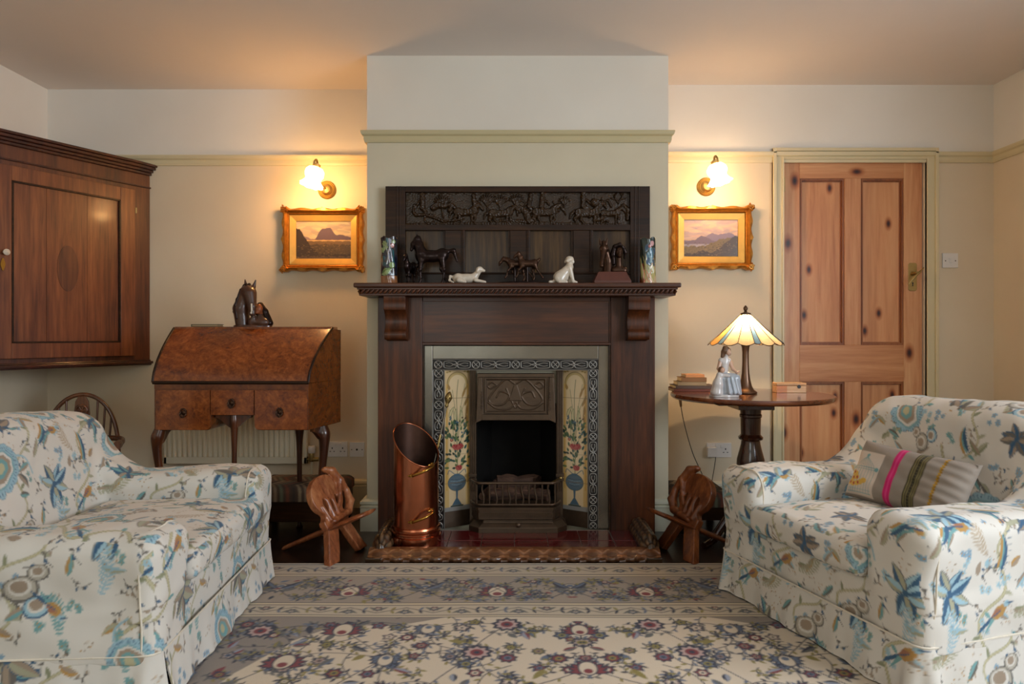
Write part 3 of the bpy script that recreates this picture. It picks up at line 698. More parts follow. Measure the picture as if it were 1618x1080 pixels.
# ------------------------------------------------------------------ cast iron fireplace insert
IY = 3.36
ins = thing('fireplace_insert', 'cast iron fireplace with floral tiled cheeks inside the wooden mantelpiece', 'fireplace', (0, 3.45, 0.0))
ix = lambda px, Y=IY: wx(px, Y); iz = lambda py, Y=IY: wz(py, Y)
x0, x1 = ix(670), ix(962); a0, a1 = ix(683.5), ix(945.5); b0, b1 = ix(702), ix(929); zt0, zt1, zt2 = iz(545.5), iz(567), iz(584.5)
m = MB(); m.box(x0, a0, IY, YB - 0.002, 0.03, zt0).box(a1, x1, IY, YB - 0.002, 0.03, zt0).box(a0, a1, IY, YB - 0.002, zt1, zt0)
m.build('outer_frame', M_STEEL, ins, world=True, bevel=0.003)
# ornamental band: rings with crosses and interlaced bars, raised and rubbed bright
def band(w, h, rings, horizontal=True):
    """height map of w (length) x h, ring centres at the given fractions"""
    r = 0.0015; nx, ny = int(w / r), int(h / r)
    X, Y = np.meshgrid(np.linspace(0, w, nx), np.linspace(-h/2, h/2, ny), indexing='ij'); H = np.zeros_like(X)
    def st(pts, wd):
        nonlocal H
        for i in range(len(pts) - 1):
            p = np.array(pts[i]); e = np.array(pts[i+1]) - p; L = max(e @ e, 1e-12); t = np.clip(((X-p[0])*e[0] + (Y-p[1])*e[1]) / L, 0, 1)
            d = np.hypot(X-p[0]-t*e[0], Y-p[1]-t*e[1]); H = np.maximum(H, np.clip((wd - d) / 0.0016, 0, 1))
    R0 = h * 0.34
    cs = [w * f for f in rings]
    for c in cs:
        H = np.maximum(H, np.clip((0.0026 - np.abs(np.hypot(X - c, Y) - R0)) / 0.0016, 0, 1))
        st([(c - R0*.7, -R0*.7), (c + R0*.7, R0*.7)], 0.0022); st([(c - R0*.7, R0*.7), (c + R0*.7, -R0*.7)], 0.0022)
    for c, d in zip(cs[:-1], cs[1:]):
        a, b = c + R0 * 1.45, d - R0 * 1.45; mid = (a + b) / 2
        for s in (-1, 1):
            st(spline([(a, 0), (a + .006, s*R0*.85), (mid - .012, s*R0*.9), (mid, s*R0*.25), (mid + .012, s*R0*.9), (b - .006, s*R0*.85), (b, 0)], 5), 0.0024)
            st(spline([(a + .012, s*R0*.35), ((a + mid)/2, s*R0*.45), (mid - .005, -s*R0*.2), ((mid + b)/2, s*R0*.4), (b - .012, s*R0*.3)], 4), 0.0022)
    H = np.maximum(H, np.clip((np.abs(Y) - (h/2 - 0.0025)) / 0.001, 0, 1) * 0.9)
    return X, Y, H
M_ORN = attr_mat('ornament_iron', 0.4, 0.55)
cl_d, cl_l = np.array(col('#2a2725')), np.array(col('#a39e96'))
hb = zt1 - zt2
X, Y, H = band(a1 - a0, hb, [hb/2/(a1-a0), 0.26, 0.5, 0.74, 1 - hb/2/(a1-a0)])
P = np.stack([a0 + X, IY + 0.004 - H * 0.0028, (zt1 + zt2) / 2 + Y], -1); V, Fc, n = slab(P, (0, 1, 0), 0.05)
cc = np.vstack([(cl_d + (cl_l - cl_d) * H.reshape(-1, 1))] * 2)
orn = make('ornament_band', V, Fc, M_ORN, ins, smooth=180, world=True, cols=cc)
for xa, xb in ((a0, b0), (b1, a1)):
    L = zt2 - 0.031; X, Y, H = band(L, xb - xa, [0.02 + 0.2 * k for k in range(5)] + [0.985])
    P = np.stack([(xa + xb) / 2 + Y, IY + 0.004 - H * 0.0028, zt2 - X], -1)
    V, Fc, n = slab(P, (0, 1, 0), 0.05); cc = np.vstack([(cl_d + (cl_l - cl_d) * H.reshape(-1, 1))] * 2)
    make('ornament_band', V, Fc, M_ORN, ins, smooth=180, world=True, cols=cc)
# tiled cheeks, splayed inwards
M_TILE = attr_mat('painted_tile', 0.12, 0, 0.6)
tzt, tzb = iz(585), iz(810)
def tile_art(w, h):
    c = Canvas(w, h, 0.0012, '#cfb183'); s = w / 0.148
    K = '#40402f'; G = '#4a5c42'; Gd = '#2e3f38'; B = '#5c6c76'; Rr = '#8c2a2c'; Pk = '#a9564f'
    zz_ = lambda t: h * t
    c.poly([(0, zz_(0)), (w, zz_(0)), (w, zz_(.37)), (0, zz_(.37))], '#ccab70')
    c.poly([(w*.2, 0), (w*.8, 0), (w*.8, zz_(.95)), (w*.2, zz_(.95))], '#d8bf96')
    c.ell(w/2, zz_(.905), w*.42, w*.42, 0, '#8a7446'); c.ell(w/2, zz_(.905), w*.385, w*.385, 0, '#b79d66'); c.ell(w/2, zz_(.9), w*.33, w*.33, 0, '#d8bf96'); c.poly([(w*.17, 0), (w*.83, 0), (w*.83, zz_(.9)), (w*.17, zz_(.9))], '#d8bf96')
    c.poly([(w*.06, zz_(.15)), (w*.11, zz_(.15)), (w*.11, zz_(.9)), (w*.06, zz_(.9))], '#c59a4e'); c.poly([(w*.89, zz_(.15)), (w*.94, zz_(.15)), (w*.94, zz_(.9)), (w*.89, zz_(.9))], '#c59a4e')
    for (x, z) in ((.1, .985), (.9, .985), (.2, .99), (.8, .99)): c.ell(w*x, h*z, w*.05, w*.03, 0, '#9a8146')
    c.poly([(0, 0), (w, 0), (w, zz_(.035)), (0, zz_(.03))], '#8b8a86')
    # urn
    c.ell(w*.48, zz_(.20), w*.36, zz_(.060), 0, Gd); c.ell(w*.48, zz_(.20), w*.345, zz_(.057), 0, B)
    for k in range(5): c.stroke([(w*(.22 + .02*k), zz_(.225 - .012*k)), (w*.48, zz_(.219 - .012*k)), (w*(.74 - .02*k), zz_(.225 - .012*k))], 0.002, '#86a0ab' if k % 2 else '#3f5364')
    c.poly([(w*.43, zz_(.155)), (w*.53, zz_(.155)), (w*.51, zz_(.09)), (w*.68, zz_(.04)), (w*.28, zz_(.04)), (w*.45, zz_(.09))], '#4f6675')
    c.stroke([(w*.25, zz_(.035)), (w*.72, zz_(.035))], 0.006, Gd)
    c.poly([(w*.34, zz_(.245)), (w*.62, zz_(.245)), (w*.58, zz_(.262)), (w*.38, zz_(.262))], '#4f6675')
    # stems
    c.stroke(spline([(w*.5, zz_(.26)), (w*.5, zz_(.6)), (w*.47, zz_(.8)), (w*.53, zz_(.93))], 6), 0.003, G)
    for pts in ([(.5, .3), (.36, .5), (.3, .62), (.2, .72)], [(.5, .35), (.62, .48), (.75, .56), (.85, .62)], [(.5, .4), (.38, .64), (.33, .72)], [(.5, .55), (.62, .72), (.8, .9)], [(.52, .5), (.66, .7), (.93, .82)], [(.5, .62), (.36, .78), (.3, .86)]):
        c.stroke(spline([(w*a, h*b) for a, b in pts], 5), 0.0022, '#5c6a4c')
    for (x, z, a, L) in ((.68, .80, 1.2, .10), (.78, .74, 1.15, .10), (.88, .62, 1.7, .09), (.86, .68, 1.5, .08), (.2, .86, 1.9, .05)): c.leaf(w*x, h*z, a, h*L, w*.09, '#9c7b4b')
    for (x, z, a, L, bd) in ((.46, .62, 2.0, .12, -.7), (.56, .64, 1.0, .12, .8), (.2, .66, 1.6, .10, -.8), (.62, .6, 1.25, .13, .5)): c.leaf(w*x, h*z, a, h*L, w*.09, '#c3b58b', None, bd, '#56683f')
    random.seed(3)
    for k in range(78):
        z = random.uniform(.30, .62); x = .5 + random.uniform(-.42, .42); a = math.atan2(z - .3, (x - .5) * .35) + random.uniform(-.8, .8)
        c.leaf(w*x, h*z, a, w*random.uniform(.16, .26), w*.085, random.choice([G, Gd, '#5f7048', '#37564f']))
    for (x, z) in ((.5, .445), (.46, .435), (.56, .44), (.40, .448), (.62, .45)):
        for k in range(5): c.leaf(w*x, h*z, .3 + k*.6, w*.17, w*.1, Rr if k % 2 else Pk)
    for k in range(5): c.leaf(w*.56, h*.285, .9 + k*.35, w*.24, w*.12, Rr if k % 2 else Pk)
    c.ell(w*.27, h*.505, w*.06, w*.06, 0, Rr); c.ell(w*.27, h*.505, w*.025, w*.025, 0, '#c9a37c')
    for k in range(16):
        x, z = random.uniform(.15, .85), random.uniform(.5, .68); c.ell(w*x, h*z, w*.04, w*.03, random.random()*3, random.choice([B, '#5a4a3a', '#44606c', Gd]))
    for s_ in (-1, 1): c.stroke(spline([(w*(.48 + s_*.1), zz_(.262)), (w*(.48 + s_*.3), zz_(.29)), (w*(.48 + s_*.36), zz_(.265))], 4), 0.004, B)
    for k in range(1, 5): c.stroke([(0, h*k/5), (w, h*k/5)], 0.0018, '#7d6c54')
    return c
for s in (-1, 1):
    xa, ya = (b0 + 0.001, IY + 0.012) if s < 0 else (b1 - 0.001, IY + 0.012); xb, yb = (ix(742.5, 3.45), 3.445) if s < 0 else (ix(889, 3.45), 3.445)
    w = math.hypot(xb - xa, yb - ya); hh = tzt - tzb; art = tile_art(w, hh); n1, n2 = int(w / 0.0018), int(hh / 0.0024)
    U, Wv = np.meshgrid(np.linspace(0, 1, n1), np.linspace(0, 1, n2), indexing='ij')
    P = np.stack([xa + (xb - xa) * U, ya + (yb - ya) * U, tzb + hh * Wv], -1)
    if s > 0: P = P[::-1]; U = U[::-1]
    V, Fc, n = slab(P, (0, 1, 0), 0.012); cc = art.sample((U if s < 0 else 1 - U).ravel() * w, Wv.ravel() * hh); cc = np.vstack([cc, cc * 0 + 0.4])
    make('tile_panel', V, Fc, M_TILE, ins, world=True, cols=cc)
    # plain iron below and above the tiles, following the splay
    for z0, z1 in ((0.03, tzb), (tzt, zt2)): MB().prism([(xa, ya), (xb, yb), (xb, yb + 0.02), (xa, ya + 0.02)], z0, z1, 'z').build('cheek_plate', M_IRON, ins, world=True)
# inner columns each side of the opening
c0, c1 = ix(742.5, 3.445), ix(889, 3.445)
for s, xc in ((-1, c0), (1, c1)):
    xa, xb = (xc, xc + 0.032) if s < 0 else (xc - 0.032, xc)
    m = MB().box(xa, xb, 3.425, 3.50, 0.03, zt2)
    for k in range(3): m.tube([(xa + 0.006 + 0.010 * k, 3.424, 0.2), (xa + 0.006 + 0.010 * k, 3.424, zt2 - 0.01)], 0.0035, 6)
    m.box(xa - 0.004, xb + 0.004, 3.405, 3.43, wz(752, 3.42), wz(747, 3.42)).box(xa - 0.004, xb + 0.004, 3.405, 3.43, wz(758, 3.42), wz(755, 3.42))
    m.build('inner_column', M_IRON, ins, world=True, bevel=0.001)
# plate above the opening and fire box
MB().box(c0, c1, 3.455, 3.47, iz(664, 3.45), zt2).build('lintel_plate', M_IRON, ins, world=True)
m = MB(); bx = 0.2; by = 3.76
m.prism([(c0 + 0.03, 3.50), (-0.135, by), (-0.135, by + 0.01), (c0 + 0.015, 3.51)], 0.03, 0.63, 'z')
m.prism([(c1 - 0.03, 3.50), (0.135, by), (0.135, by + 0.01), (c1 - 0.015, 3.51)], 0.03, 0.63, 'z')
m.box(-0.137, 0.137, by, by + 0.01, 0.03, 0.63); m.box(-0.21, 0.21, 3.47, by + 0.01, 0.62, 0.63)
m.build('fire_box', M_IRON_D, ins, world=True)
MB().box(-0.205, 0.205, 3.43, by, 0.031, 0.15).build('fire_bed', M_COAL, ins, world=True)
# hood: frame with canted sides and art nouveau relief plate
HY = 3.375
hx0, hx1, hz1, hz0 = wx(752, HY), wx(878, HY), wz(590, HY), wz(664, HY)
m = MB()
m.prism([(hx0, hz0 - 0.012), (hx0 + 0.012, hz0 + 0.004), (hx1 - 0.012, hz0 + 0.004), (hx1, hz0 - 0.012), (hx1 - 0.006, hz1), (hx0 + 0.006, hz1)], HY + 0.012, 3.455, 'y')
m.box(hx0 + 0.006, hx1 - 0.006, HY + 0.002, HY + 0.012, hz1 - 0.018, hz1)
for s in (-1, 1):
    x = hx0 if s < 0 else hx1
    m.prism([(x, hz0 - 0.012), (x - s * 0.040, hz0 + 0.006), (x - s * 0.030, hz1 - 0.018), (x - s * 0.012, hz1 - 0.018)], HY - 0.004, HY + 0.014, 'y')
m.box(hx0 + 0.03, hx1 - 0.03, HY - 0.006, HY + 0.014, hz0 + 0.002, hz0 + 0.030)
for k in range(12):
    m.box(hx0 + 0.024, hx0 + 0.034, HY - 0.008, HY, hz0 + 0.05 + k * 0.008, hz0 + 0.054 + k * 0.008); m.box(hx1 - 0.034, hx1 - 0.024, HY - 0.008, HY, hz0 + 0.05 + k * 0.008, hz0 + 0.054 + k * 0.008)
hood = m.build('hood', M_IRON, ins, world=True, bevel=0.003)
px0, px1, pz0, pz1 = wx(766, HY), wx(863, HY), wz(652, HY), wz(597, HY)
wv, hv = px1 - px0, pz1 - pz0
X, Z = np.meshgrid(np.linspace(0, wv, 190), np.linspace(0, hv, 110), indexing='ij'); H = np.zeros_like(X)
def pst(pts, wd, amp=1.0):
    global H
    pts = spline(pts, 6)
    for i in range(len(pts) - 1):
        p = np.array(pts[i]); e = np.array(pts[i+1]) - p; L = max(e @ e, 1e-12); t = np.clip(((X-p[0])*e[0] + (Z-p[1])*e[1]) / L, 0, 1)
        d = np.hypot(X-p[0]-t*e[0], Z-p[1]-t*e[1]); H = np.maximum(H, amp * np.sqrt(np.clip(1 - (d/wd)**2, 0, 1)))
for s in (-1, 1):
    g = lambda a, b: (wv/2 + s * a * wv/2, hv * b)
    pst([g(.05, .85), g(.35, .95), g(.85, .45), g(.75, .25), g(.4, .25), g(.2, .5), g(.5, .62), g(.62, .45)], 0.004)
    pst([g(.02, .3), (g(.2, .12)), g(.6, .12), g(.9, .3)], 0.0035); pst([g(.62, .8), g(.78, .88), g(.9, .78), g(.8, .7), g(.62, .8)], 0.0035); pst([g(.3, .7), g(.16, .4), g(.02, .15)], 0.0035)
k = (np.abs(X - wv/2) < 0.006 + (0.82*hv - Z) * 0.32) & (Z > hv * .35) & (Z < hv * .8); H = np.maximum(H, np.where(k, 1.1, 0))
edge = np.minimum(np.minimum(X, wv - X), np.minimum(Z, hv - Z)); H = np.maximum(H, np.clip((0.010 - edge) / 0.004, 0, 1) * 2.2)
P = np.stack([px0 + X, HY + 0.002 - H * 0.0034, pz0 + Z], -1); V, Fc, _ = slab(P, (0, 1, 0), 0.012)
make('relief_plate', V, Fc, M_IRON, hood, smooth=180, world=True)
# basket grate with wavy bars
GY = 3.30
def bow(t, z, r=0.0): # t in -1..1 across the front, rounding back at the ends
    gx = 0.222; ex = abs(t)
    return (t * gx if ex < .82 else math.copysign(gx * (.82 + (ex - .82) * .9), t), GY - r + (0.0 if ex < .78 else ((ex - .78) / .22) ** 2 * 0.085), z)
zt, zb = wz(763, GY), wz(797, GY)
ts = np.linspace(-1, 1, 41)
m = MB()
m.tube([bow(t, zt) for t in ts], 0.0075, 8); m.tube([bow(t, zb) for t in ts], 0.0065, 8)
m.build('grate_rail', M_IRON, ins, smooth=60, world=True)
for k in range(13):
    t = -0.86 + 1.72 * k / 12; b = bow(t, 0); wv_ = 0.005 if 0 < k < 12 and k % 2 else 0
    pts = [(b[0] + wv_ * math.sin((z - zb) / (zt - zb) * math.pi * 2), b[1], z) for z in np.linspace(zb, zt, 9)]
    MB().tube(pts, 0.0048, 7).build('grate_bar', M_IRON, ins, smooth=60, world=True)
m = MB(); rim = [bow(t, 0)[:2] for t in ts]
m.prism([(a, b - 0.003) for a, b in rim] + [(0.2, 3.44), (-0.2, 3.44)], wz(820, GY), wz(802, GY), 'z')
m.prism([(a * 1.02, b - 0.008) for a, b in rim] + [(0.2, 3.44), (-0.2, 3.44)], wz(805, GY), wz(801, GY), 'z')
for k in range(40):
    t = -0.8 + 1.6 * k / 39; b = bow(t, 0); m.box(b[0] - 0.003, b[0] + 0.003, b[1] - 0.006, b[1] + 0.01, wz(816, GY), wz(810, GY))
m.build('grate_apron', M_IRON, ins, world=True)
m = MB(); e0, e1 = wx(740, 3.30), wx(897, 3.30)
zA, zB, zC = 0.0305, 0.055, wz(822, 3.30)
def ring(dx, y): return [(e0 + dx, 3.44), (e0 + dx, y + 0.05), (e0 + dx + 0.05, y), (e1 - dx - 0.05, y), (e1 - dx, y + 0.05), (e1 - dx, 3.44)]
V = [(a, b, z) for (dx, y, z) in ((0, 3.29, zA), (0, 3.29, zB), (0.022, 3.312, zC - 0.012), (0.022, 3.312, zC)) for a, b in ring(dx, y)]
Fc = [(k*6 + i, k*6 + i + 1, k*6 + 7 + i, k*6 + 6 + i) for k in range(3) for i in range(5)] + [(18, 19, 20, 21, 22, 23)]
m.add(V, Fc); m.build('ash_cover', M_IRON, ins, world=True, bevel=0.002)
MB().lathe([(0.004, 0), (0.004, 0.010), (0.010, 0.012), (0.011, 0.018), (0.007, 0.022), (0.002, 0.024)], n=18, M=Matrix.Translation((wx(819, 3.3), 3.30, wz(828, 3.3))) @ Matrix.Rotation(R(90), 4, 'X')).build('ash_knob', M_IRON, ins, smooth=50, world=True)
m = MB().tube([(wx(868, 3.40), 3.40, wz(763, 3.4)), (wx(884, 3.36), 3.36, wz(756, 3.36))], [0.0035, 0.005], 8)
m.add(*(lambda b: (b.v, b.f))(MB().lathe([(0.002, -.008), (0.008, -.004), (0.009, 0.003), (0.003, 0.009)], (wx(886, 3.355), 3.355, wz(755, 3.355)), 12)))
m.build('damper_lever', M_BRASS_D, ins, smooth=60, world=True)
# logs resting in the basket
def log(lbl, p0, p1, r, seed):
    rg = np.random.default_rng(seed); m = MB(); n = 9; P = [np.array(p0) + (np.array(p1) - np.array(p0)) * k / (n - 1) + rg.normal(0, r * .08, 3) for k in range(n)]
    m.tube(P, [float(r * rg.uniform(.86, 1.08)) for _ in range(n)], 9, 0.85)
    o = m.build('fire_log', M_LOG, None, smooth=40); tag(o, lbl, 'log', 'logs in the fire basket')
log('thick pale-brown half-burnt log lying across the back of the fire basket', (-0.10, 3.56, .205), (.12, 3.58, .20), .052, 1)
log('thin log slanting down at the left side of the fire basket', (-0.17, 3.44, .17), (-.08, 3.60, .225), .022, 2)
log('dark brown log lying low at the front of the fire basket', (-0.15, 3.43, .185), (.02, 3.46, .18), .032, 3)
log('short brown log lying at the front right of the fire basket', (0.04, 3.46, .185), (.16, 3.43, .18), .03, 4)

# ------------------------------------------------------------------ tiled hearth and the carved kerb round it
hearth = thing('tiled_hearth', 'maroon glazed tile hearth in front of the fireplace', 'hearth', (0, 3.17, 0))
hx_0, hx_1, hy0, hy1 = -0.60, 0.60, 3.02, 3.335
MB().box(hx_0, hx_1, hy0, 3.36, 0, 0.026).build('hearth_slab', M_GROUT, hearth, world=True)
m = MB(); tw = 0.153
xs = [wx(813, 3.18) + 0.0 + k * tw for k in range(-4, 4)]
for xq in xs:
    a, b = max(xq + 0.0015, hx_0), min(xq + tw - 0.0015, hx_1)
    if b - a < 0.01: continue
    for y0, y1 in ((hy0, 3.168), (3.171, 3.335)): m.box(a, b, y0 + 0.0015, y1 - 0.0015, 0.025, 0.030)
m.build('hearth_tile', M_TILE_R, hearth, world=True, bevel=0.0012)
kerb = thing('hearth_kerb', 'carved wooden hearth kerb with scalloped lozenge pattern', 'hearth kerb', (0, 2.98, 0))
def kerb_front():
    n1, n2 = 520, 26; x0, x1 = wx(579, 2.94), wx(1046, 2.94)
    X, T = np.meshgrid(np.linspace(x0, x1, n1), np.linspace(0, 1, n2), indexing='ij')
    lob = (x1 - x0) / 15
    ph = (X - x0) / lob * math.pi
    Y = 2.945 + 0.075 * T + 0.006 * np.cos(2 * ph) * (T < 0.01)
    Zb = 0.020 + 0.030 * np.sin(np.clip(T, 0, 1) * math.pi * 0.62) 
    r1 = np.abs(np.sin(ph)) ; r2 = np.abs(np.cos(ph))
    Z = Zb + np.where(T < 0.5, 0.009 * (r1 - 1), 0.007 * (r2 - 1)) * np.sin(np.clip((T % 0.5) * 2, 0, 1) * math.pi)
    ridge = np.minimum(np.abs(T - 0.5 + 0.12 * np.cos(2 * ph)), np.abs(T - 0.12 - 0.10 * np.cos(2 * ph)))
    Z = Z + 0.004 * np.clip(1 - ridge / 0.05, 0, 1)
    P = np.stack([X, Y, Z], -1); V, Fc, n = slab(P, (0, 0, -1), 0.0)
    V = V.copy(); V[n:, 2] = 0.002
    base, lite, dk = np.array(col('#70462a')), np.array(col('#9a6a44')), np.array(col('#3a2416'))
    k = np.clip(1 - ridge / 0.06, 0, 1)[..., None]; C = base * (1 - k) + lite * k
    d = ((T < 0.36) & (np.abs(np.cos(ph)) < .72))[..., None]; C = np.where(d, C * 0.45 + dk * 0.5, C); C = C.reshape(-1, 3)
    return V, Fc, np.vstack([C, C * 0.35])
V, Fc, cc = kerb_front(); M_KC = attr_mat('kerb_carving', 0.32, 0, 0.4)
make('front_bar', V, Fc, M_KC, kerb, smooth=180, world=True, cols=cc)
for s in (-1, 1):   # taller scaly side pieces
    n1, n2 = 110, 60; Yv, A = np.meshgrid(np.linspace(3.0, 3.325, n1), np.linspace(0, math.pi, n2), indexing='ij')
    r = 0.050 + 0.0 * Yv; taper = np.clip((Yv - 3.0) / 0.05, 0.25, 1) ** 0.5
    sc = 0.006 * np.abs(np.sin(Yv * math.pi / 0.045 + (np.floor(A / (math.pi / 5)) % 2) * math.pi / 2)) * np.abs(np.sin(A * 5)) 
    rr = (r + sc) * taper; xc = s * 0.598
    P = np.stack([xc + rr * np.cos(A) * 0.85, Yv, 0.032 + rr * np.sin(A) * 1.25], -1)
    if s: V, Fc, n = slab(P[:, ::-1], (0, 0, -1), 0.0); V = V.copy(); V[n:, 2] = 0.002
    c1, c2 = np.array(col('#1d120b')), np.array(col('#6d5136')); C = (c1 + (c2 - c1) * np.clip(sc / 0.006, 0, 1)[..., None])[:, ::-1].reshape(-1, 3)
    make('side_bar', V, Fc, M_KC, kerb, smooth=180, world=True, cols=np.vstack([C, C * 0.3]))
m = MB(); 
m.box(wx(577, 2.94), wx(602, 2.94), 2.938, 3.02, 0.0, 0.022).box(wx(1022, 2.94), wx(1047, 2.94), 2.938, 3.02, 0.0, 0.022)
m.build('kerb_foot', M_KERB_D, kerb, world=True, bevel=0.002)

# ------------------------------------------------------------------ copper coal scuttle and poker in it
cx, cy, rr = wx(657.5, 3.16), 3.16, 0.103
sc = thing('coal_scuttle', 'tall cylindrical copper coal scuttle with slanted mouth and brass handles on the hearth', 'coal scuttle', (cx, cy, 0.031))
def zrim(a): return 0.478 - 0.088 * math.cos(a - R(-48))  # high at the left, low at the right front
n = 72; V = []; rows = 26
for k in range(rows):
    for i in range(n):
        a = 2 * math.pi * i / n; t = k / (rows - 1); z = 0.062 + (zrim(a) - 0.062) * t
        V.append((cx + rr * math.cos(a), cy + rr * math.sin(a), z))
for k in range(rows):
    for i in range(n):
        a = 2 * math.pi * i / n; t = 1 - k / (rows - 1); z = 0.066 + (zrim(a) - 0.066) * t
        V.append((cx + (rr - 0.003) * math.cos(a), cy + (rr - 0.003) * math.sin(a), z))
T2 = rows * 2
Fc = [(k*n + i, k*n + (i+1) % n, (k+1)*n + (i+1) % n, (k+1)*n + i) for k in range(rows - 1) for i in range(n)]
body = make('scuttle_body', V[:rows * n], Fc, M_COPPER, sc, smooth=60, world=True)
Fi = [(k*n + i, k*n + (i+1) % n, (k+1)*n + (i+1) % n, (k+1)*n + i) for k in range(rows - 1) for i in range(n)] + [tuple(range((rows-1)*n, rows*n))]
make('scuttle_lining', V[rows * n:], Fi, M_COPPER_D, sc, smooth=60, world=True)
m = MB(); m.tube([(cx + rr * math.cos(a), cy + rr * math.sin(a), zrim(a)) for a in np.linspace(0, 2 * math.pi, 73)], 0.0035, 8)
m.build('rolled_rim', M_COPPER, sc, smooth=60, world=True)
MB().lathe([(rr + .012, .031), (rr + .012, .068), (rr + .004, .070), (rr + .004, .078), (rr + .010, .082), (rr + .010, .088), (rr + .004, .092), (rr + .004, .098), (rr + .009, .102), (rr + .006, .110), (rr - .001, .112)], (cx, cy, 0), 72).build('scuttle_base', M_COPPER, sc, smooth=35, world=True)
for zc, h in ((0.355, 0), (0.148, 1)):
    a0, a1 = R(-92), R(-42)
    p = lambda a, o, dz: (cx + (rr + o) * math.cos(a), cy + (rr + o) * math.sin(a), zc + dz)
    m = MB(); m.tube(spline([p(a0, .006, 0), p(a0 + .12, .022, .006), p((a0+a1)/2, .045, .026), p(a1 - .1, .03, .040), p(a1, .01, .044)], 6), 0.0065, 10)
    for a, dz in ((a0, 0), (a1, .044)):
        m.tube([p(a - .16, .002, dz - .003), p(a, .004, dz), p(a + .16, .002, dz + .003)], [.004, .0075, .004], 8); m.lathe([(.001, -.008), (.008, -.006), (.009, .004), (.004, .009)], tuple(p(a, .008, dz)), 12)
    m.build('brass_handle', M_BRASS, sc, smooth=60, world=True)
pk = thing('fire_poker', 'steel poker with ornate brass knob leaning in the copper scuttle', 'poker', (wx(690, 3.2), 3.2, 0.1))
p0 = np.array([wx(668, 3.17), 3.17, 0.14]); p1 = np.array([wx(708, 3.25), 3.25, wz(631, 3.25)])
pt = lambda t: tuple(p0 + (p1 - p0) * t)
MB().tube([pt(0), pt(.98)], 0.0042, 10).build('poker_rod', M_STEEL, pk, smooth=60, world=True)
m = MB(); ts = [.58, .60, .62, .64, .66, .68, .70]; m.tube([pt(t) for t in ts], [.004, .007, .005, .008, .005, .007, .004], 10); m.build('brass_collar', M_BRASS_D, pk, smooth=60, world=True); m = MB()
m.tube([pt(t) for t in (.93, .945, .96, .975, .99, 1.0, 1.02, 1.04, 1.06, 1.07)], [.004, .009, .006, .010, .014, .016, .017, .014, .008, .003], 12)
for k in range(6):
    a = k * math.pi / 3; c = np.array(pt(1.015)); m.lathe([(.001, -.008), (.006, 0), (.001, .008)], (c[0] + .014 * math.cos(a), c[1] + .014 * math.sin(a), c[2]), 8)
m.build('brass_knob', M_BRASS_D, pk, smooth=60, world=True)

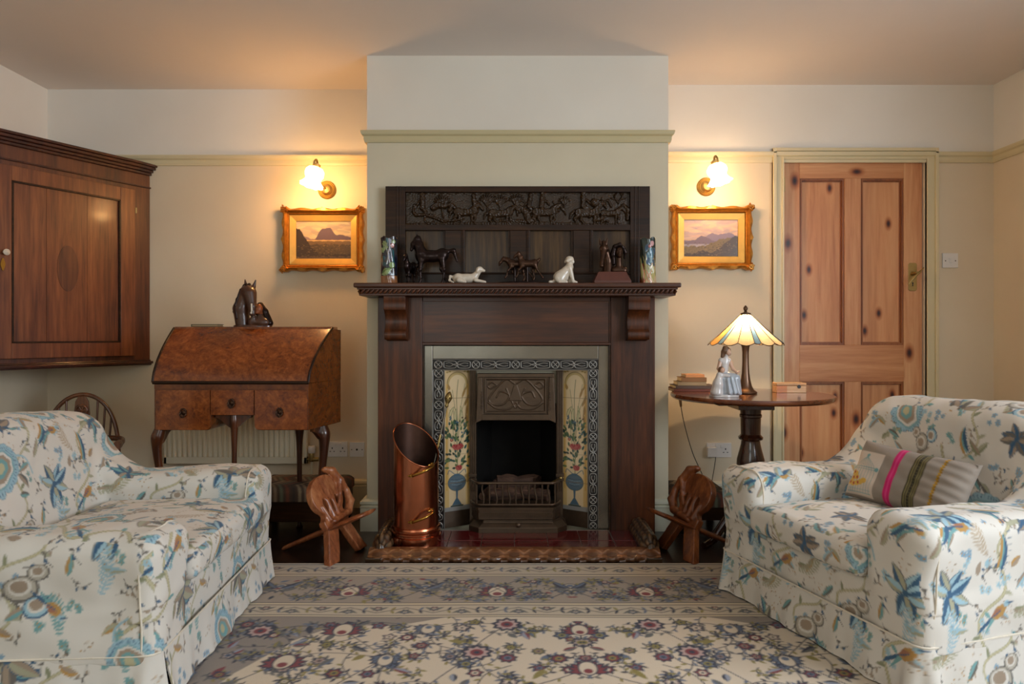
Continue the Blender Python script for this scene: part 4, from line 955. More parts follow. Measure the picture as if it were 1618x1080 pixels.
# ------------------------------------------------------------------ printed fabric
def fabric_art():
    W, H = 0.66, 0.74
    c = Canvas(W, H, 0.0015, '#d6d0c6', wrap=True); rd = random.Random(11)
    CR, TA, TD, BL, LB, TE, OC, GN, SG = '#d6d0c6', '#9f8d7a', '#6b6660', '#41607c', '#9ab9c4', '#739f9f', '#b48c52', '#8b8d70', '#a6a38a'
    def branch(pts, wd=.010, cl=SG):
        p = spline(pts, 8); c.stroke(p, wd, '#a39c7c'); c.stroke(p, wd * .55, '#bdb594')
        for i in range(4, len(p) - 4, 5):
            a = math.atan2(*(p[i+1] - p[i])[::-1]); s = rd.choice((-1, 1)); c.leaf(p[i][0], p[i][1], a + s * 1.0, .035, .012, rd.choice([TE, GN, SG]), None, s * .5)
    branch([(.02, .02), (.12, .10), (.10, .22), (.20, .30), (.17, .42), (.27, .50), (.24, .62), (.33, .70), (.31, .80)])
    branch([(.36, .0), (.44, .09), (.40, .2), (.5, .28), (.47, .4), (.58, .46), (.55, .58), (.64, .66), (.68, .76)], .008)
    def fern(x, y, a, L, cl, bend=.8):
        n = 11; px, py, aa = x, y, a; pts = []
        for k in range(n):
            pts.append((px, py)); w = L * .22 * math.sin(math.pi * (k + 1) / (n + 1)) + .006
            for s in (-1, 1): c.leaf(px, py, aa + s * .95, w, .0062, cl)
            px += L / n * math.cos(aa); py += L / n * math.sin(aa); aa += bend / n
        c.stroke(pts, .0024, cl)
    def scallop(x, y, rot, S):
        N = 15; 
        for (q, cl) in ((1.0, BL), (.95, LB)):
            for k in range(N):
                t = 2 * math.pi * k / N; r = S * (1 - .28 * math.cos(t)) * .82; ex, ey = r * math.cos(t) * 1.1, r * math.sin(t) * .82
                c.ell(x + ex * math.cos(rot) - ey * math.sin(rot), y + ex * math.sin(rot) + ey * math.cos(rot), S * .235 * q, S * .235 * q, 0, cl)
        for k in range(46):
            t = 2 * math.pi * k / 46; r = S * (1 - .28 * math.cos(t)); a = [(r * f * math.cos(t) * 1.1, r * f * math.sin(t) * .82) for f in (.84, 1.0)]
            c.stroke([(x + u * math.cos(rot) - v * math.sin(rot), y + u * math.sin(rot) + v * math.cos(rot)) for u, v in a], .0018, BL)
        for q, cl in ((.80, '#7fa6ad'), (.70, CR), (.58, TA), (.40, TE), (.22, '#b9b28f')):
            pts = []
            for k in range(30):
                t = 2 * math.pi * k / 30; r = S * q * (1 - .30 * math.cos(t)) * (1 + .05 * math.cos(t * 7)); u, v = r * math.cos(t) * 1.15, r * math.sin(t) * .78
                pts.append((x + u * math.cos(rot) - v * math.sin(rot), y + u * math.sin(rot) + v * math.cos(rot)))
            c.poly(pts, cl)
        c.stroke(spline([(x + S * .8 * math.cos(rot), y + S * .8 * math.sin(rot)), (x + S * 1.3 * math.cos(rot - .3), y + S * 1.3 * math.sin(rot - .3)), (x + S * 1.6 * math.cos(rot - .7), y + S * 1.6 * math.sin(rot - .7))], 5), .006, LB)
    def lily(x, y, rot, S, cols=(TA, SG, TD)):
        for k in range(7):
            a = rot + k * 2 * math.pi / 7 + rd.uniform(-.12, .12); L = S * rd.uniform(.85, 1.15)
            c.leaf(x, y, a, L, S * .36, cols[k % 3], cols[(k + 1) % 3], rd.uniform(-.5, .5), edge=TD if k % 2 else BL)
        c.ell(x, y, S * .12, S * .12, 0, BL); 
        for k in range(5): c.stroke([(x, y), (x + S*.35*math.cos(rot + k), y + S*.35*math.sin(rot + k))], .0018, BL)
    def pods(x, y, rot, S):
        for k, (dx, dy, q) in enumerate(((0, 0, 1), (.9, .35, .62), (.35, -.95, .8))):
            X = x + S * (dx * math.cos(rot) - dy * math.sin(rot)); Y = y + S * (dx * math.sin(rot) + dy * math.cos(rot))
            for f, cl in ((.62, BL if k == 2 else TD), (.54, LB if k == 2 else '#b3ab9c'), (.40, CR), (.30, TA)):
                pts = []
                for j in range(22):
                    t = 2 * math.pi * j / 22; r = S * q * f * (1 - .45 * math.sin(t)) * (1 + .12 * math.cos(2 * t)); pts.append((X + r * math.cos(t + rot), Y + r * math.sin(t + rot)))
                c.poly(pts, cl)
    def feather(x, y, a, L, bend):
        for k, (o, cl) in enumerate(((0, OC), (.010, TE), (.018, BL))): c.leaf(x + o * math.sin(a), y - o * math.cos(a), a, L, .013, cl, None, bend)
        for k in range(9):
            t = k / 9; aa = a + bend * t; c.stroke([(x + L * t * math.cos(a + bend*t/2) + .014*math.sin(aa), y + L * t * math.sin(a + bend*t/2) - .014*math.cos(aa)), (x + L * t * math.cos(a + bend*t/2) + .03*math.sin(aa), y + L * t * math.sin(a + bend*t/2) - .03*math.cos(aa))], .002, BL)
    def star(x, y, S, cl):
        for k in range(5): c.leaf(x, y, k * 1.257 + x * 40, S, S * .55, cl)
        c.ell(x, y, S * .18, S * .18, 0, OC)
    def bird(x, y, rot, S, f=1):
        T = lambda u, v: (x + S * (f*u * math.cos(rot) - v * math.sin(rot)), y + S * (f*u * math.sin(rot) + v * math.cos(rot)))
        c.poly([T(-1.9, -.9), T(-.4, -.35), T(-.2, 0), T(-1.6, -.55)], BL); c.poly([T(-1.5, -1.2), T(-.3, -.4), T(-.5, -.1)], TE)
        c.poly([T(-.6, -.3), T(-.1, .28), T(.5, .35), T(.75, .1), T(.4, -.35), T(-.1, -.5)], OC); c.poly([T(-.7, -.25), T(-.2, .2), T(.35, .1), T(-.1, -.25)], '#a06f55')
        c.ell(*T(.72, .28), S * .24, S * .2, rot, LB); c.poly([T(.85, .38), T(1.35, .18), T(.88, .18)], BL); c.ell(*T(.76, .32), S * .05, S * .05, 0, BL)
        c.stroke([T(-.8, -.3), T(.2, -.05)], .003, BL)
    for k in range(185):
        x, y = rd.uniform(0, W), rd.uniform(0, H); r = rd.random()
        p = c.a[int(y / c.res) % c.H, int(x / c.res) % c.W]
        if abs(p - np.array(col(CR))).sum() > .06 and rd.random() < .8: continue
        if r < .30:
            cl = rd.choice([LB, TE, '#7f9fb4']); 
            for j in range(4): star(x + rd.uniform(-.018, .018), y + rd.uniform(-.018, .018), .012, cl)
        elif r < .62:
            a = rd.uniform(0, 6.28); c.leaf(x, y, a, rd.uniform(.045, .085), .020, rd.choice([BL, TD, TA, GN, OC, LB]), rd.choice([TE, TA, SG]), rd.uniform(-1, 1))
        elif r < .85:
            a = rd.uniform(0, 6.28); q = spline([(x, y), (x + .03*math.cos(a), y + .03*math.sin(a)), (x + .05*math.cos(a + .8), y + .05*math.sin(a + .8))], 5); c.stroke(q, .0022, TD)
            for j in range(2, 10, 2): c.leaf(q[j][0], q[j][1], a + (1 if j % 4 else -1), .016, .007, rd.choice([TD, TA, BL]))
        else:
            for j in range(8): c.ell(x + rd.uniform(-.02, .02), y + rd.uniform(-.02, .02), .0022, .0022, 0, rd.choice([TA, OC]))
    scallop(.50, .60, .4, .088); scallop(.13, .17, 2.3, .066)
    lily(.33, .28, .3, .095); lily(.08, .50, 1.2, .082, (LB, BL, SG)); lily(.57, .12, .8, .07, (TD, TA, BL)); lily(.36, .68, 2.0, .06, (BL, TE, TA))
    pods(.52, .37, .3, .062); pods(.22, .06, 1.9, .045)
    fern(.06, .34, 1.1, .13, LB); fern(.43, .46, 2.2, .14, LB, -.9); fern(.30, .42, .2, .12, SG, .9); fern(.62, .24, 1.6, .11, TE, .6); fern(.20, .60, 2.4, .12, '#b7a58e', -1)
    feather(.24, .55, 1.0, .13, 1.0); feather(.40, .04, 2.4, .11, -1.1); feather(.02, .66, .3, .10, .9)
    bird(.24, .44, .2, .045); bird(.60, .30, 2.8, .036, -1); bird(.12, .68, -.3, .034)
    return c
FAB = fabric_art()
M_FAB = attr_mat('printed_cotton', 0.85, sheen=0.15, bs=0.12, bsc=40, spec=0.2)
M_PIPE = plain('cotton_piping', '#ddd3c2', 0.85, var=0.12, vs=60, spec=0.2)
def fab_cols(V, N, off=(0.0, 0.0)):
    a = np.abs(N) * np.array([1.0, 1.0, 0.95]); ax = a.argmax(1)
    u = np.where(ax == 0, V[:, 1] * 1.0 + .31, np.where(ax == 1, V[:, 0], V[:, 0])); v = np.where(ax == 2, V[:, 1] + .17, V[:, 2])
    u = np.where((ax == 0) & (N[:, 0] < 0), -V[:, 1] + .2, u)
    return FAB.sample(u + off[0], v + off[1])
def wr(V, s):   # soft irregular folds
    x, y, z = V.T; return (np.sin(x*9*s + 2*np.sin(y*7*s) + z*5) * np.sin(y*8*s + 1.7*np.sin(z*11*s)) + .6*np.sin(z*19*s + 3*np.sin(x*6*s) + y*8) * np.sin(x*15*s + y*9*s + 1))
def smooth01(x): x = np.clip(x, 0, 1); return x * x * (3 - 2 * x)

def armchair(label, origin, rz, W, off, lean=0.20, BT=0.74, AH=0.475, seed=0):
    t = thing('armchair', label, 'armchair', (origin[0], origin[1], 0), rz, 'pair of floral armchairs' if 0 else None)
    hw, aw = W / 2, 0.092; D = 0.86; ins_ = hw - 2 * aw
    def rb(X, Y, Z, cx, hx, y0, y1, top, r, z0=None):
        qx = np.abs(X - cx) - (hx - r); qy = np.maximum(y0 + r - Y, Y - (y1 - r)); qz = Z - (top - r)
        if z0 is not None: qz = np.maximum(qz, z0 + r - Z)
        return np.sqrt(np.maximum(qx, 0)**2 + np.maximum(qy, 0)**2 + np.maximum(qz, 0)**2) + np.minimum(np.maximum(np.maximum(qx, qy), qz), 0) - r
    def arm(X, Y, Z, s):
        top = AH + 0.20 * smooth01((Y - 0.46) / 0.30) + .006 * np.sin(Y * 9)
        lobe = 0.012 * np.exp(-((Y - .02) / .05)**2) * (Z > .24)
        return rb(X, Y, Z, s * (hw - aw), aw + lobe + 0.010 * np.exp(-((Z - AH + .05) / .07)**2), -0.01 + .02 * smooth01((.30 - Z) / .06), 0.80, top, 0.055)
    def back(X, Y, Z):
        Yp = Y - (Z - 0.30) * lean - .012 * np.cos(X / hw * 2.2); top = BT - .035 * (X / hw) ** 2 + .004 * np.sin(X * 14)
        hx = hw - .015 - .05 * smooth01((Z - BT + .20) / .2)
        qx = np.abs(X) - (hx - .075); qy = np.abs(Yp - 0.66) - (0.115 - .075); qz = Z - (top - .075)
        return np.sqrt(np.maximum(qx, 0)**2 + np.maximum(qy, 0)**2 + np.maximum(qz, 0)**2) + np.minimum(np.maximum(np.maximum(qx, qy), qz), 0) - .075
    def base(X, Y, Z): return rb(X, Y, Z, 0 * X, hw - .004, 0.012, 0.80, 0.275 + 0 * X, .02)
    def f(X, Y, Z):
        d = smin(smin(arm(X, Y, Z, 1), arm(X, Y, Z, -1), .02), smin(back(X, Y, Z), base(X, Y, Z), .02), .035)
        return np.maximum(d, 0.135 - Z)
    V, Fc = surface_net(f, (-hw - .05, -.05, .12), (hw + .05, D + .12, BT + .05), 0.0046)
    N = normals_of(V, Fc); V = V + N * (0.0032 * wr(V, 1 + .2 * seed) + .0022 * wr(V + 3, 2.3))[:, None]
    N = normals_of(V, Fc); C = fab_cols(V, N, off)
    cen = V[Fc].mean(1); x, y, z = cen.T
    ds = np.stack([arm(x, y, z, -1), arm(x, y, z, 1), back(x, y, z), base(x, y, z) + .002], 1); who = ds.argmin(1)
    for k, nm in enumerate(('arm', 'arm', 'backrest', 'seat_base')):
        sel = Fc[who == k]; u, inv = np.unique(sel, return_inverse=True)
        make(nm, V[u], inv.reshape(sel.shape), M_FAB, t, smooth=180, cols=C[u])
    # cushion
    cw = ins_ - 0.004
    def cf(X, Y, Z):
        crown = 0.022 * np.clip(1 - (X / cw)**2, 0, 1) * np.clip(1 - ((Y - .26) / .32)**2, 0, 1)
        qx = np.abs(X) - (cw - .035); qy = np.abs(Y - .262) - (.285 - .035); qz = np.abs(Z - .322 - crown * .6) - (.048 + crown * .6 - .035)
        return np.sqrt(np.maximum(qx, 0)**2 + np.maximum(qy, 0)**2 + np.maximum(qz, 0)**2) + np.minimum(np.maximum(np.maximum(qx, qy), qz), 0) - .035
    V, Fc = surface_net(cf, (-cw - .02, -.06, .24), (cw + .02, .58, .43), 0.0046)
    N = normals_of(V, Fc); V = V + N * (0.0020 * wr(V + 5, 1.6))[:, None]; N = normals_of(V, Fc)
    make('seat_cushion', V, Fc, M_FAB, t, smooth=180, cols=fab_cols(V, N, (off[0] + .2, off[1] + .33)))
    # skirt with pleats at the corners
    r = 0.03; x0, x1, y0, y1 = -hw - .002, hw + .002, 0.002, 0.81; path = []
    def seg(a, b, n): return [(a[0] + (b[0]-a[0]) * k / n, a[1] + (b[1]-a[1]) * k / n) for k in range(n)]
    pts = seg((x0 + r, y0), (x1 - r, y0), int(W / .0045)) + [(x1 - r + r*math.sin(a), y0 + r - r*math.cos(a)) for a in np.linspace(0, math.pi/2, 9)[:-1]]
    pts += seg((x1, y0 + r), (x1, y1 - r), 160) + [(x1 - r + r*math.cos(a), y1 - r + r*math.sin(a)) for a in np.linspace(0, math.pi/2, 9)[:-1]]
    pts += seg((x1 - r, y1), (x0 + r, y1), 60) + [(x0 + r - r*math.sin(a), y1 - r + r*math.cos(a)) for a in np.linspace(0, math.pi/2, 9)[:-1]]
    pts += seg((x0, y1 - r), (x0, y0 + r), 160) + [(x0 + r - r*math.cos(a), y0 + r - r*math.sin(a)) for a in np.linspace(0, math.pi/2, 9)]
    P2 = np.array(pts); tn = np.roll(P2, -1, 0) - np.roll(P2, 1, 0); tn /= np.maximum(np.linalg.norm(tn, axis=1, keepdims=True), 1e-6); nr = np.stack([tn[:, 1], -tn[:, 0]], 1)
    arc = np.concatenate([[0], np.cumsum(np.linalg.norm(np.diff(P2, axis=0), axis=1))]); rows = 36
    T = np.linspace(0, 1, rows)[None, :]; A = arc[:, None]
    flare = .014 * T ** 1.3 + .006 * T * (np.sin(A * 17 + seed) + .7 * np.sin(A * 41 + 2 * seed)) + .0015 * np.sin(A * 90) * T
    cd = np.minimum(np.minimum(np.hypot(P2[:, 0] - x0, P2[:, 1] - y0), np.hypot(P2[:, 0] - x1, P2[:, 1] - y0)), 9)[:, None]
    flare = flare + .016 * T * np.exp(-((cd - .035) / .02)**2) - .02 * T * np.exp(-(cd / .016)**2)
    P = np.stack([P2[:, 0][:, None] + nr[:, 0][:, None] * (flare + .004), P2[:, 1][:, None] + nr[:, 1][:, None] * (flare + .004), (.158 - .1445 * T + .003 * np.abs(np.sin(A * 13)) * T) + 0 * A], -1)
    Vs = P.reshape(-1, 3); Fs = quads(P.shape[0], rows); inner = Vs - np.repeat(np.concatenate([nr, np.zeros((len(nr), 1))], 1), rows, 0) * .003
    n = len(Vs); Ns = np.repeat(np.concatenate([nr, np.zeros((len(nr), 1))], 1), rows, 0)
    low = np.arange(len(P2)) * rows + rows - 1; bl = np.stack([low[:-1], low[:-1] + n, low[1:] + n, low[1:]], 1)
    Cs = FAB.sample(np.repeat(arc, rows) + off[0] + .4, Vs[:, 2] + off[1] + .1)
    make('skirt', np.vstack([Vs, inner]), np.vstack([Fs[:, ::-1], Fs + n, bl]), M_FAB, t, smooth=180, cols=np.vstack([Cs, Cs]))
    # piping: along the top of the skirt and round the cushion edge
    m = MB(); m.tube([(p[0] + q[0] * .004, p[1] + q[1] * .004, .158) for p, q in zip(P2[::3], nr[::3])], .0032, 6)
    m.build('skirt_piping', M_PIPE, t, smooth=60)
    def proj(P):
        P = np.array(P, float)
        for _ in range(6):
            e = 1e-3; d = f(*P.T); g = np.stack([(f(*(P + np.eye(3)[i] * e).T) - d) / e for i in range(3)], 1); P = P - g * (d / np.maximum((g * g).sum(1), .3))[:, None]
        return P
    for s in (-1, 1):   # seam round the front of each arm
        P = [(s * hw, .040, z) for z in np.linspace(.165, AH - .07, 12)] + [(s * (hw - .055 + .06 * math.cos(a)), .036, AH - .055 + .06 * math.sin(a)) for a in np.linspace(.2, 1.5, 7)] + [(s * (hw - .09), .034, AH), (s * (hw - .12), .034, AH)]
        P += [(s * (hw - 2 * aw + .055 - .06 * math.sin(a)), .036, AH - .055 + .06 * math.cos(a)) for a in np.linspace(.1, 1.4, 7)] + [(s * (hw - 2 * aw), .040, z) for z in np.linspace(AH - .08, .37, 5)]
        MB().tube([tuple(q) for q in proj(P)], .0028, 6).build('arm_piping', M_PIPE, t, smooth=60)
    return t
armchair('floral slipcovered armchair on the left with empty seat, in front of the writing bureau', (-.957, 2.267), R(94.04), 1.02, (0.0, 0.02), BT=.715, AH=.462, seed=1)
RC = armchair('floral slipcovered armchair on the right holding the grey cushion, in front of the pine door', (.931, 2.221), R(-72.96), 0.90, (.33, .21), BT=.752, AH=.482, seed=2)
RCM = MAT_OF[RC.name]

# cushion lying on the right armchair
def pillow():
    n1, n2 = 150, 90; U, Wv = np.meshgrid(np.linspace(-1, 1, n1), np.linspace(-1, 1, n2), indexing='ij')
    hx, hy = .215, .112; pin = 1 - .06 * (1 - np.abs(Wv)**2) * np.abs(U)**6 - 0.0
    th = .058 * np.clip((1 - U**4) * (1 - Wv**4), 0, 1) ** .55
    cr = .002 * np.sin(U * 9 + 3 * Wv) * np.sin(Wv * 8) + .0025 * np.sin(Wv * 22 + 4 * U) * np.clip(U, 0, 1)
    X = U * hx * (1 - .05 * (1 - Wv**2) * np.abs(U)**3) ; Z = Wv * hy * (1 - .08 * (1 - U**2) * np.abs(Wv)**3)
    c = Canvas(.47, .27, .0016, '#8f8377'); W, H = .47, .27
    c.poly([(.005, .012), (.15, .008), (.155, .205), (.02, .21)], '#cbbcae')
    TEc = '#6f9a9c'
    for k in range(9): c.stroke(spline([(.028 + .013*k, .025), (.028 + .013*k, .13), (.08, .185)], 5), .0016, TEc)
    for z in (.022, .035, .128, .136): c.stroke([(.02, z), (.14, z)], .0028 if z in (.022, .136) else .0018, TEc)
    c.ell(.08, .19, .008, .008, 0, TEc); c.ell(.018, .132, .009, .009, 0, TEc); c.ell(.142, .132, .009, .009, 0, TEc)
    for (x, z) in ((.03, .06), (.05, .055), (.07, .06), (.04, .08), (.06, .085), (.085, .066), (.05, .1), (.1, .075), (.035, .105)): c.ell(x, z, .014, .012, 0, '#cfa64a')
    for (x, z) in ((.03, .06), (.052, .056), (.074, .062), (.042, .082), (.064, .084), (.04, .106)): c.ell(x, z, .0048, .0062, .5, '#a5363f')
    c.poly([(.195, 0), (.223, 0), (.223, H), (.195, H)], '#c21c62'); c.poly([(.205, 0), (.212, 0), (.212, H), (.205, H)], '#d23b7c')
    c.poly([(.272, 0), (.322, 0), (.322, H), (.272, H)], '#4e4630')
    for x in (.280, .289, .305, .314): c.stroke([(x, 0), (x, H)], .0024, '#8c804e')
    for k in range(22): c.ell(.297, .008 + k * .0125, .004, .005, 0, '#2e2a1d')
    for k in range(44): c.ell(.378 + .002 * (-1) ** k, .003 + k * .0062, .0052, .0045, 0, '#a67c1e' if k % 2 else '#8a6415')
    C = c.sample((U * .5 + .5).ravel() * W, (Wv * .5 + .5).ravel() * H)
    front = np.stack([X, -(th + cr * (th > .01)), Z], -1).reshape(-1, 3); backp = np.stack([X, th * .8, Z], -1).reshape(-1, 3); n = len(front)
    Fq = quads(n1, n2)
    return np.vstack([front, backp]), np.vstack([Fq[:, ::-1], Fq + n]), np.vstack([C, C * 0 + np.array(col('#8f8377'))])
V, Fc, cc = pillow()
Mp = RCM @ Matrix.Translation((.005, .435, .480)) @ Matrix.Rotation(R(7), 4, 'Z') @ Matrix.Rotation(R(-27), 4, 'X') @ Matrix.Rotation(R(3), 4, 'Y')
Mn = np.array(Mp); V = V @ Mn[:3, :3].T + Mn[:3, 3]
M_PIL = attr_mat('cushion_linen', 0.8, bs=.15, bsc=300, sheen=.1, spec=.25)
o = make('cushion', V, Fc, M_PIL, None, smooth=180, cols=cc)
tag(o, 'grey oblong cushion with birdcage print and pink, brown and mustard stripes on the right armchair', 'cushion')

# ------------------------------------------------------------------ corner cupboard hung in the left corner
cc_ = thing('corner_cupboard', 'dark oak corner cupboard with oval inlay hung high in the left corner', 'cupboard', (-2.45, 3.6, .821))
z0c, z1c = .815, 1.957
A = np.array([-2.143, 3.84]); Bp = np.array([-2.498, 3.17]); Wl = np.array([XL + .002, 3.04]); Bk = np.array([-2.10, YL - .002])
dF = (Bp - A) / np.linalg.norm(Bp - A); nF = np.array([-dF[1], dF[0]]); nF = nF if nF[0] > 0 else -nF; LF = np.linalg.norm(Bp - A)
def face_pt(px): # distance along the front where the picture column px lies
    k = (px - VX) / F; return (k * A[1] - A[0]) / (dF[0] - k * dF[1])
plan = [tuple(Bk), tuple(A), tuple(Bp), tuple(Wl), (XL + .002, YL - .002)]
MB().prism(plan, z0c + .03, z1c - .06, 'z').build('carcase', M_OAK_D, cc_, world=True, bevel=.002)
def fbox(m, s0, s1, o0, o1, z0, z1):
    P = [A + dF * s0 + nF * o0, A + dF * s1 + nF * o0, A + dF * s1 + nF * o1, A + dF * s0 + nF * o1]; m.prism([tuple(p) for p in P], z0, z1, 'z'); return m
def offset_plan(o):
    c = np.mean([A, Bp], 0); e = np.array([.0, 0])
    return [(Bk[0] + o, Bk[1]), tuple(A + nF * o * .8 + np.array([o * .5, 0])), tuple(Bp + nF * o * .8 + np.array([0, -o * .5])), (Wl[0], Wl[1] - o), (XL + .002, YL - .002)]
m = MB()
for (o, a, b) in ((.008, z1c - .135, z1c - .125), (.012, z1c - .06, z1c - .045), (.022, z1c - .045, z1c - .03), (.036, z1c - .03, z1c - .014), (.045, z1c - .014, z1c)): m.prism(offset_plan(o), a, b, 'z')
m.build('cornice', M_OAK_X, cc_, world=True, bevel=.003)
m = MB()
for (o, a, b) in ((.006, z0c + .022, z0c + .03), (.020, z0c + .008, z0c + .022), (.010, z0c, z0c + .008)): m.prism(offset_plan(o), a, b, 'z')
m.build('plinth_moulding', M_OAK_X, cc_, world=True, bevel=.002)
s_h = face_pt(210); s_k = face_pt(-16); sp0, sp1 = face_pt(187), face_pt(15)
zd0, zd1 = z0c + .055, z1c - .16; zp0, zp1 = z0c + .055 + .075, z1c - .16 - .07
dr = fbox(fbox(fbox(fbox(MB(), s_h, sp0, .001, .022, zd0, zd1), sp1, s_k, .001, .022, zd0, zd1), sp0, sp1, .001, .0215, zd0, zp0), sp0, sp1, .001, .0215, zp1, zd1).build('door', M_OAK, cc_, world=True, bevel=.002)
m = MB(); w3 = (sp1 - sp0) / 3
for a, b in ((0, .325), (.328, .70), (.703, 1)): fbox(m, sp0 + (sp1 - sp0) * a, sp0 + (sp1 - sp0) * b, .001, .012, zp0, zp1)
m.build('door_panel', M_OAK, dr, world=True)
m = MB()
for a, b, c, d in ((sp0, sp0 + .008, zp0, zp1), (sp1 - .008, sp1, zp0, zp1), (sp0, sp1, zp0, zp0 + .008), (sp0, sp1, zp1 - .008, zp1)): fbox(m, a, b, .01, .024, c, d)
m.build('panel_bead', M_DARK, dr, world=True)
sc_ = (face_pt(105)); zc_ = (zp0 + zp1) / 2 - .01; m = MB()
cpt = A + dF * sc_ + nF * .0121; V = []; n = 40
for k in range(n):
    a = 2 * math.pi * k / n; p = cpt + dF * .052 * math.cos(a); V.append((p[0], p[1], zc_ + .118 * math.sin(a)))
V2 = [(x + nF[0] * .002, y + nF[1] * .002, z) for x, y, z in V]
m.add(V + V2, [tuple(range(n, 2*n)), tuple(range(n))[::-1]] + [(k, (k+1) % n, n + (k+1) % n, n + k) for k in range(n)])
m.build('oval_inlay', M_OAK_D, dr, world=True)
kp = A + dF * face_pt(2) + nF * .024
MB().lathe([(.006, 0), (.006, .012), (.014, .018), (.015, .026), (.006, .032)], n=18, M=Matrix.Translation((kp[0], kp[1], wz(399, 3.26))) @ Vector((nF[0], nF[1], 0)).to_track_quat('Z', 'Y').to_matrix().to_4x4()).build('door_knob', M_PORC, dr, smooth=50, world=True)
m = MB(); kk = A + dF * face_pt(.0) + nF * .024; Mr = Matrix.Translation((kk[0], kk[1], wz(418, 3.26))) @ Vector((nF[0], nF[1], 0)).to_track_quat('Z', 'Y').to_matrix().to_4x4()
m.prism([(.009 * math.cos(a) * (1 + .15 * math.cos(4*a)), .03 * math.sin(a)) for a in np.linspace(0, 6.28, 24, endpoint=False)], -.002, .003, 'z', M=Mr @ Matrix.Rotation(R(90), 4, 'Z') @ Matrix.Rotation(R(90), 4, 'Z'))
m.build('escutcheon', M_BRASS, dr, world=True)
m = MB(); hp = A + dF * (s_h - .004) + nF * .022; m.lathe([(.005, 0), (.005, .03)], (hp[0], hp[1], wz(331, 3.8) - .015), 10); m.build('hinge', M_BRASS_D, dr, world=True)

# ------------------------------------------------------------------ walnut bureau
bu = thing('writing_bureau', 'burr walnut fall-front writing bureau on cabriole legs against the left wall', 'bureau', (-1.34, 3.36, 0))
fl, fr, bl_, br_ = (-1.706, 3.218), (-.979, 3.218), (-1.72, 3.53), (-.905, 3.53)
zb_, zd_, zt_ = .535, .755, 1.026
kx0, kx1, kz = wx(333, 3.218), wx(402, 3.218), wz(656, 3.218)
r_ = .02
body = [(fl[0], zb_), (kx0 - r_, zb_)] + [(kx0 - r_ + r_ * math.sin(a), zb_ + r_ - r_ * math.cos(a)) for a in np.linspace(0, math.pi/2, 6)] + [(kx0, kz), (kx1, kz)] + [(kx1 + r_ - r_ * math.cos(a), zb_ + r_ - r_ * math.sin(a)) for a in np.linspace(0, math.pi/2, 6)] + [(fr[0], zb_), (fr[0], zd_), (fl[0], zd_)]
V = [(x, 3.222, z) for x, z in body] + [((x - fl[0]) / (fr[0] - fl[0]) * (br_[0] - bl_[0]) + bl_[0], 3.53, z) for x, z in body]; n = len(body)
m = MB().add(V, [tuple(range(n)), tuple(range(n, 2*n))[::-1]] + [(i, n + i, n + (i+1) % n, (i+1) % n) for i in range(n)])
m.build('carcase', M_BURR_D, bu, world=True, bevel=.002)
def slope(t): # side profile of the roll: from (y 3.218, z_d) to (3.44, z_t), bulging outwards
    a = t * math.pi / 2; return 3.212 + .225 * (t ** 1.35), zd_ + .006 + (zt_ - zd_ - .010) * math.sin(a) ** .9 if 0 else zd_ + .006 + (zt_ - zd_ - .012) * (t ** .82)
ts = np.linspace(0, 1, 16)
def xl(y): return fl[0] + (bl_[0] - fl[0]) * (y - 3.218) / .312
def xr(y): return fr[0] + (br_[0] - fr[0]) * (y - 3.218) / .312
V = []; n = 17
for side in (0, 1):
    for t in ts: y, z = slope(t); V.append(((xr if side else xl)(y) , y + .012, z - .004))
    V.append(((xr if side else xl)(3.53), 3.53, zt_ - .016)); V.append(((xr if side else xl)(3.53), 3.53, zd_))
n = len(V) // 2; m = MB().add(V, [tuple(range(n)), tuple(range(n, 2*n))[::-1]] + [(i, n + i, n + (i+1) % n, (i+1) % n) for i in range(n)])
m.build('upper_case', M_BURR_D, bu, world=True)
m = MB(); V = []
for (o) in (0, .014):
    for t in ts: y, z = slope(t); V += [(xl(y) - .004 + .006 * 0, y + o, z - o * .3), (xr(y) + .004, y + o, z - o * .3)]
n = len(ts) * 2; Fc = []
for i in range(len(ts) - 1):
    a = 2 * i; Fc += [(a, a+1, a+3, a+2), (n+a, n+a+2, n+a+3, n+a+1), (a, a+2, n+a+2, n+a), (a+1, n+a+1, n+a+3, a+3)]
Fc += [(0, n, n+1, 1), (n-2, n-1, 2*n-1, 2*n-2)]
m.add(V, Fc); fall = m.build('fall_front', M_BURR, bu, smooth=40, world=True)
m = MB(); m.tube([(fl[0] - .002, 3.212, zd_ + .005), (fr[0] + .004, 3.212, zd_ + .005)], .008, 8)
for s in (xl, xr): m.tube([(s(slope(t)[0]) + (.004 if s is xr else -.004), slope(t)[0], slope(t)[1]) for t in ts], .006, 6)
m.build('fall_edge_moulding', M_DARK, fall, smooth=60, world=True)
MB().box(xl(3.44), xr(3.44) + .004, 3.432, 3.535, zt_ - .016, zt_).build('top', M_BURR, bu, world=True, bevel=.003)
m = MB().box(fl[0] + .002, fr[0] - .002, 3.2175, 3.224, wz(614, 3.218), zd_ - .002); m.build('frieze_rail', M_BURR_D, bu, world=True)
dz1 = wz(616, 3.218)
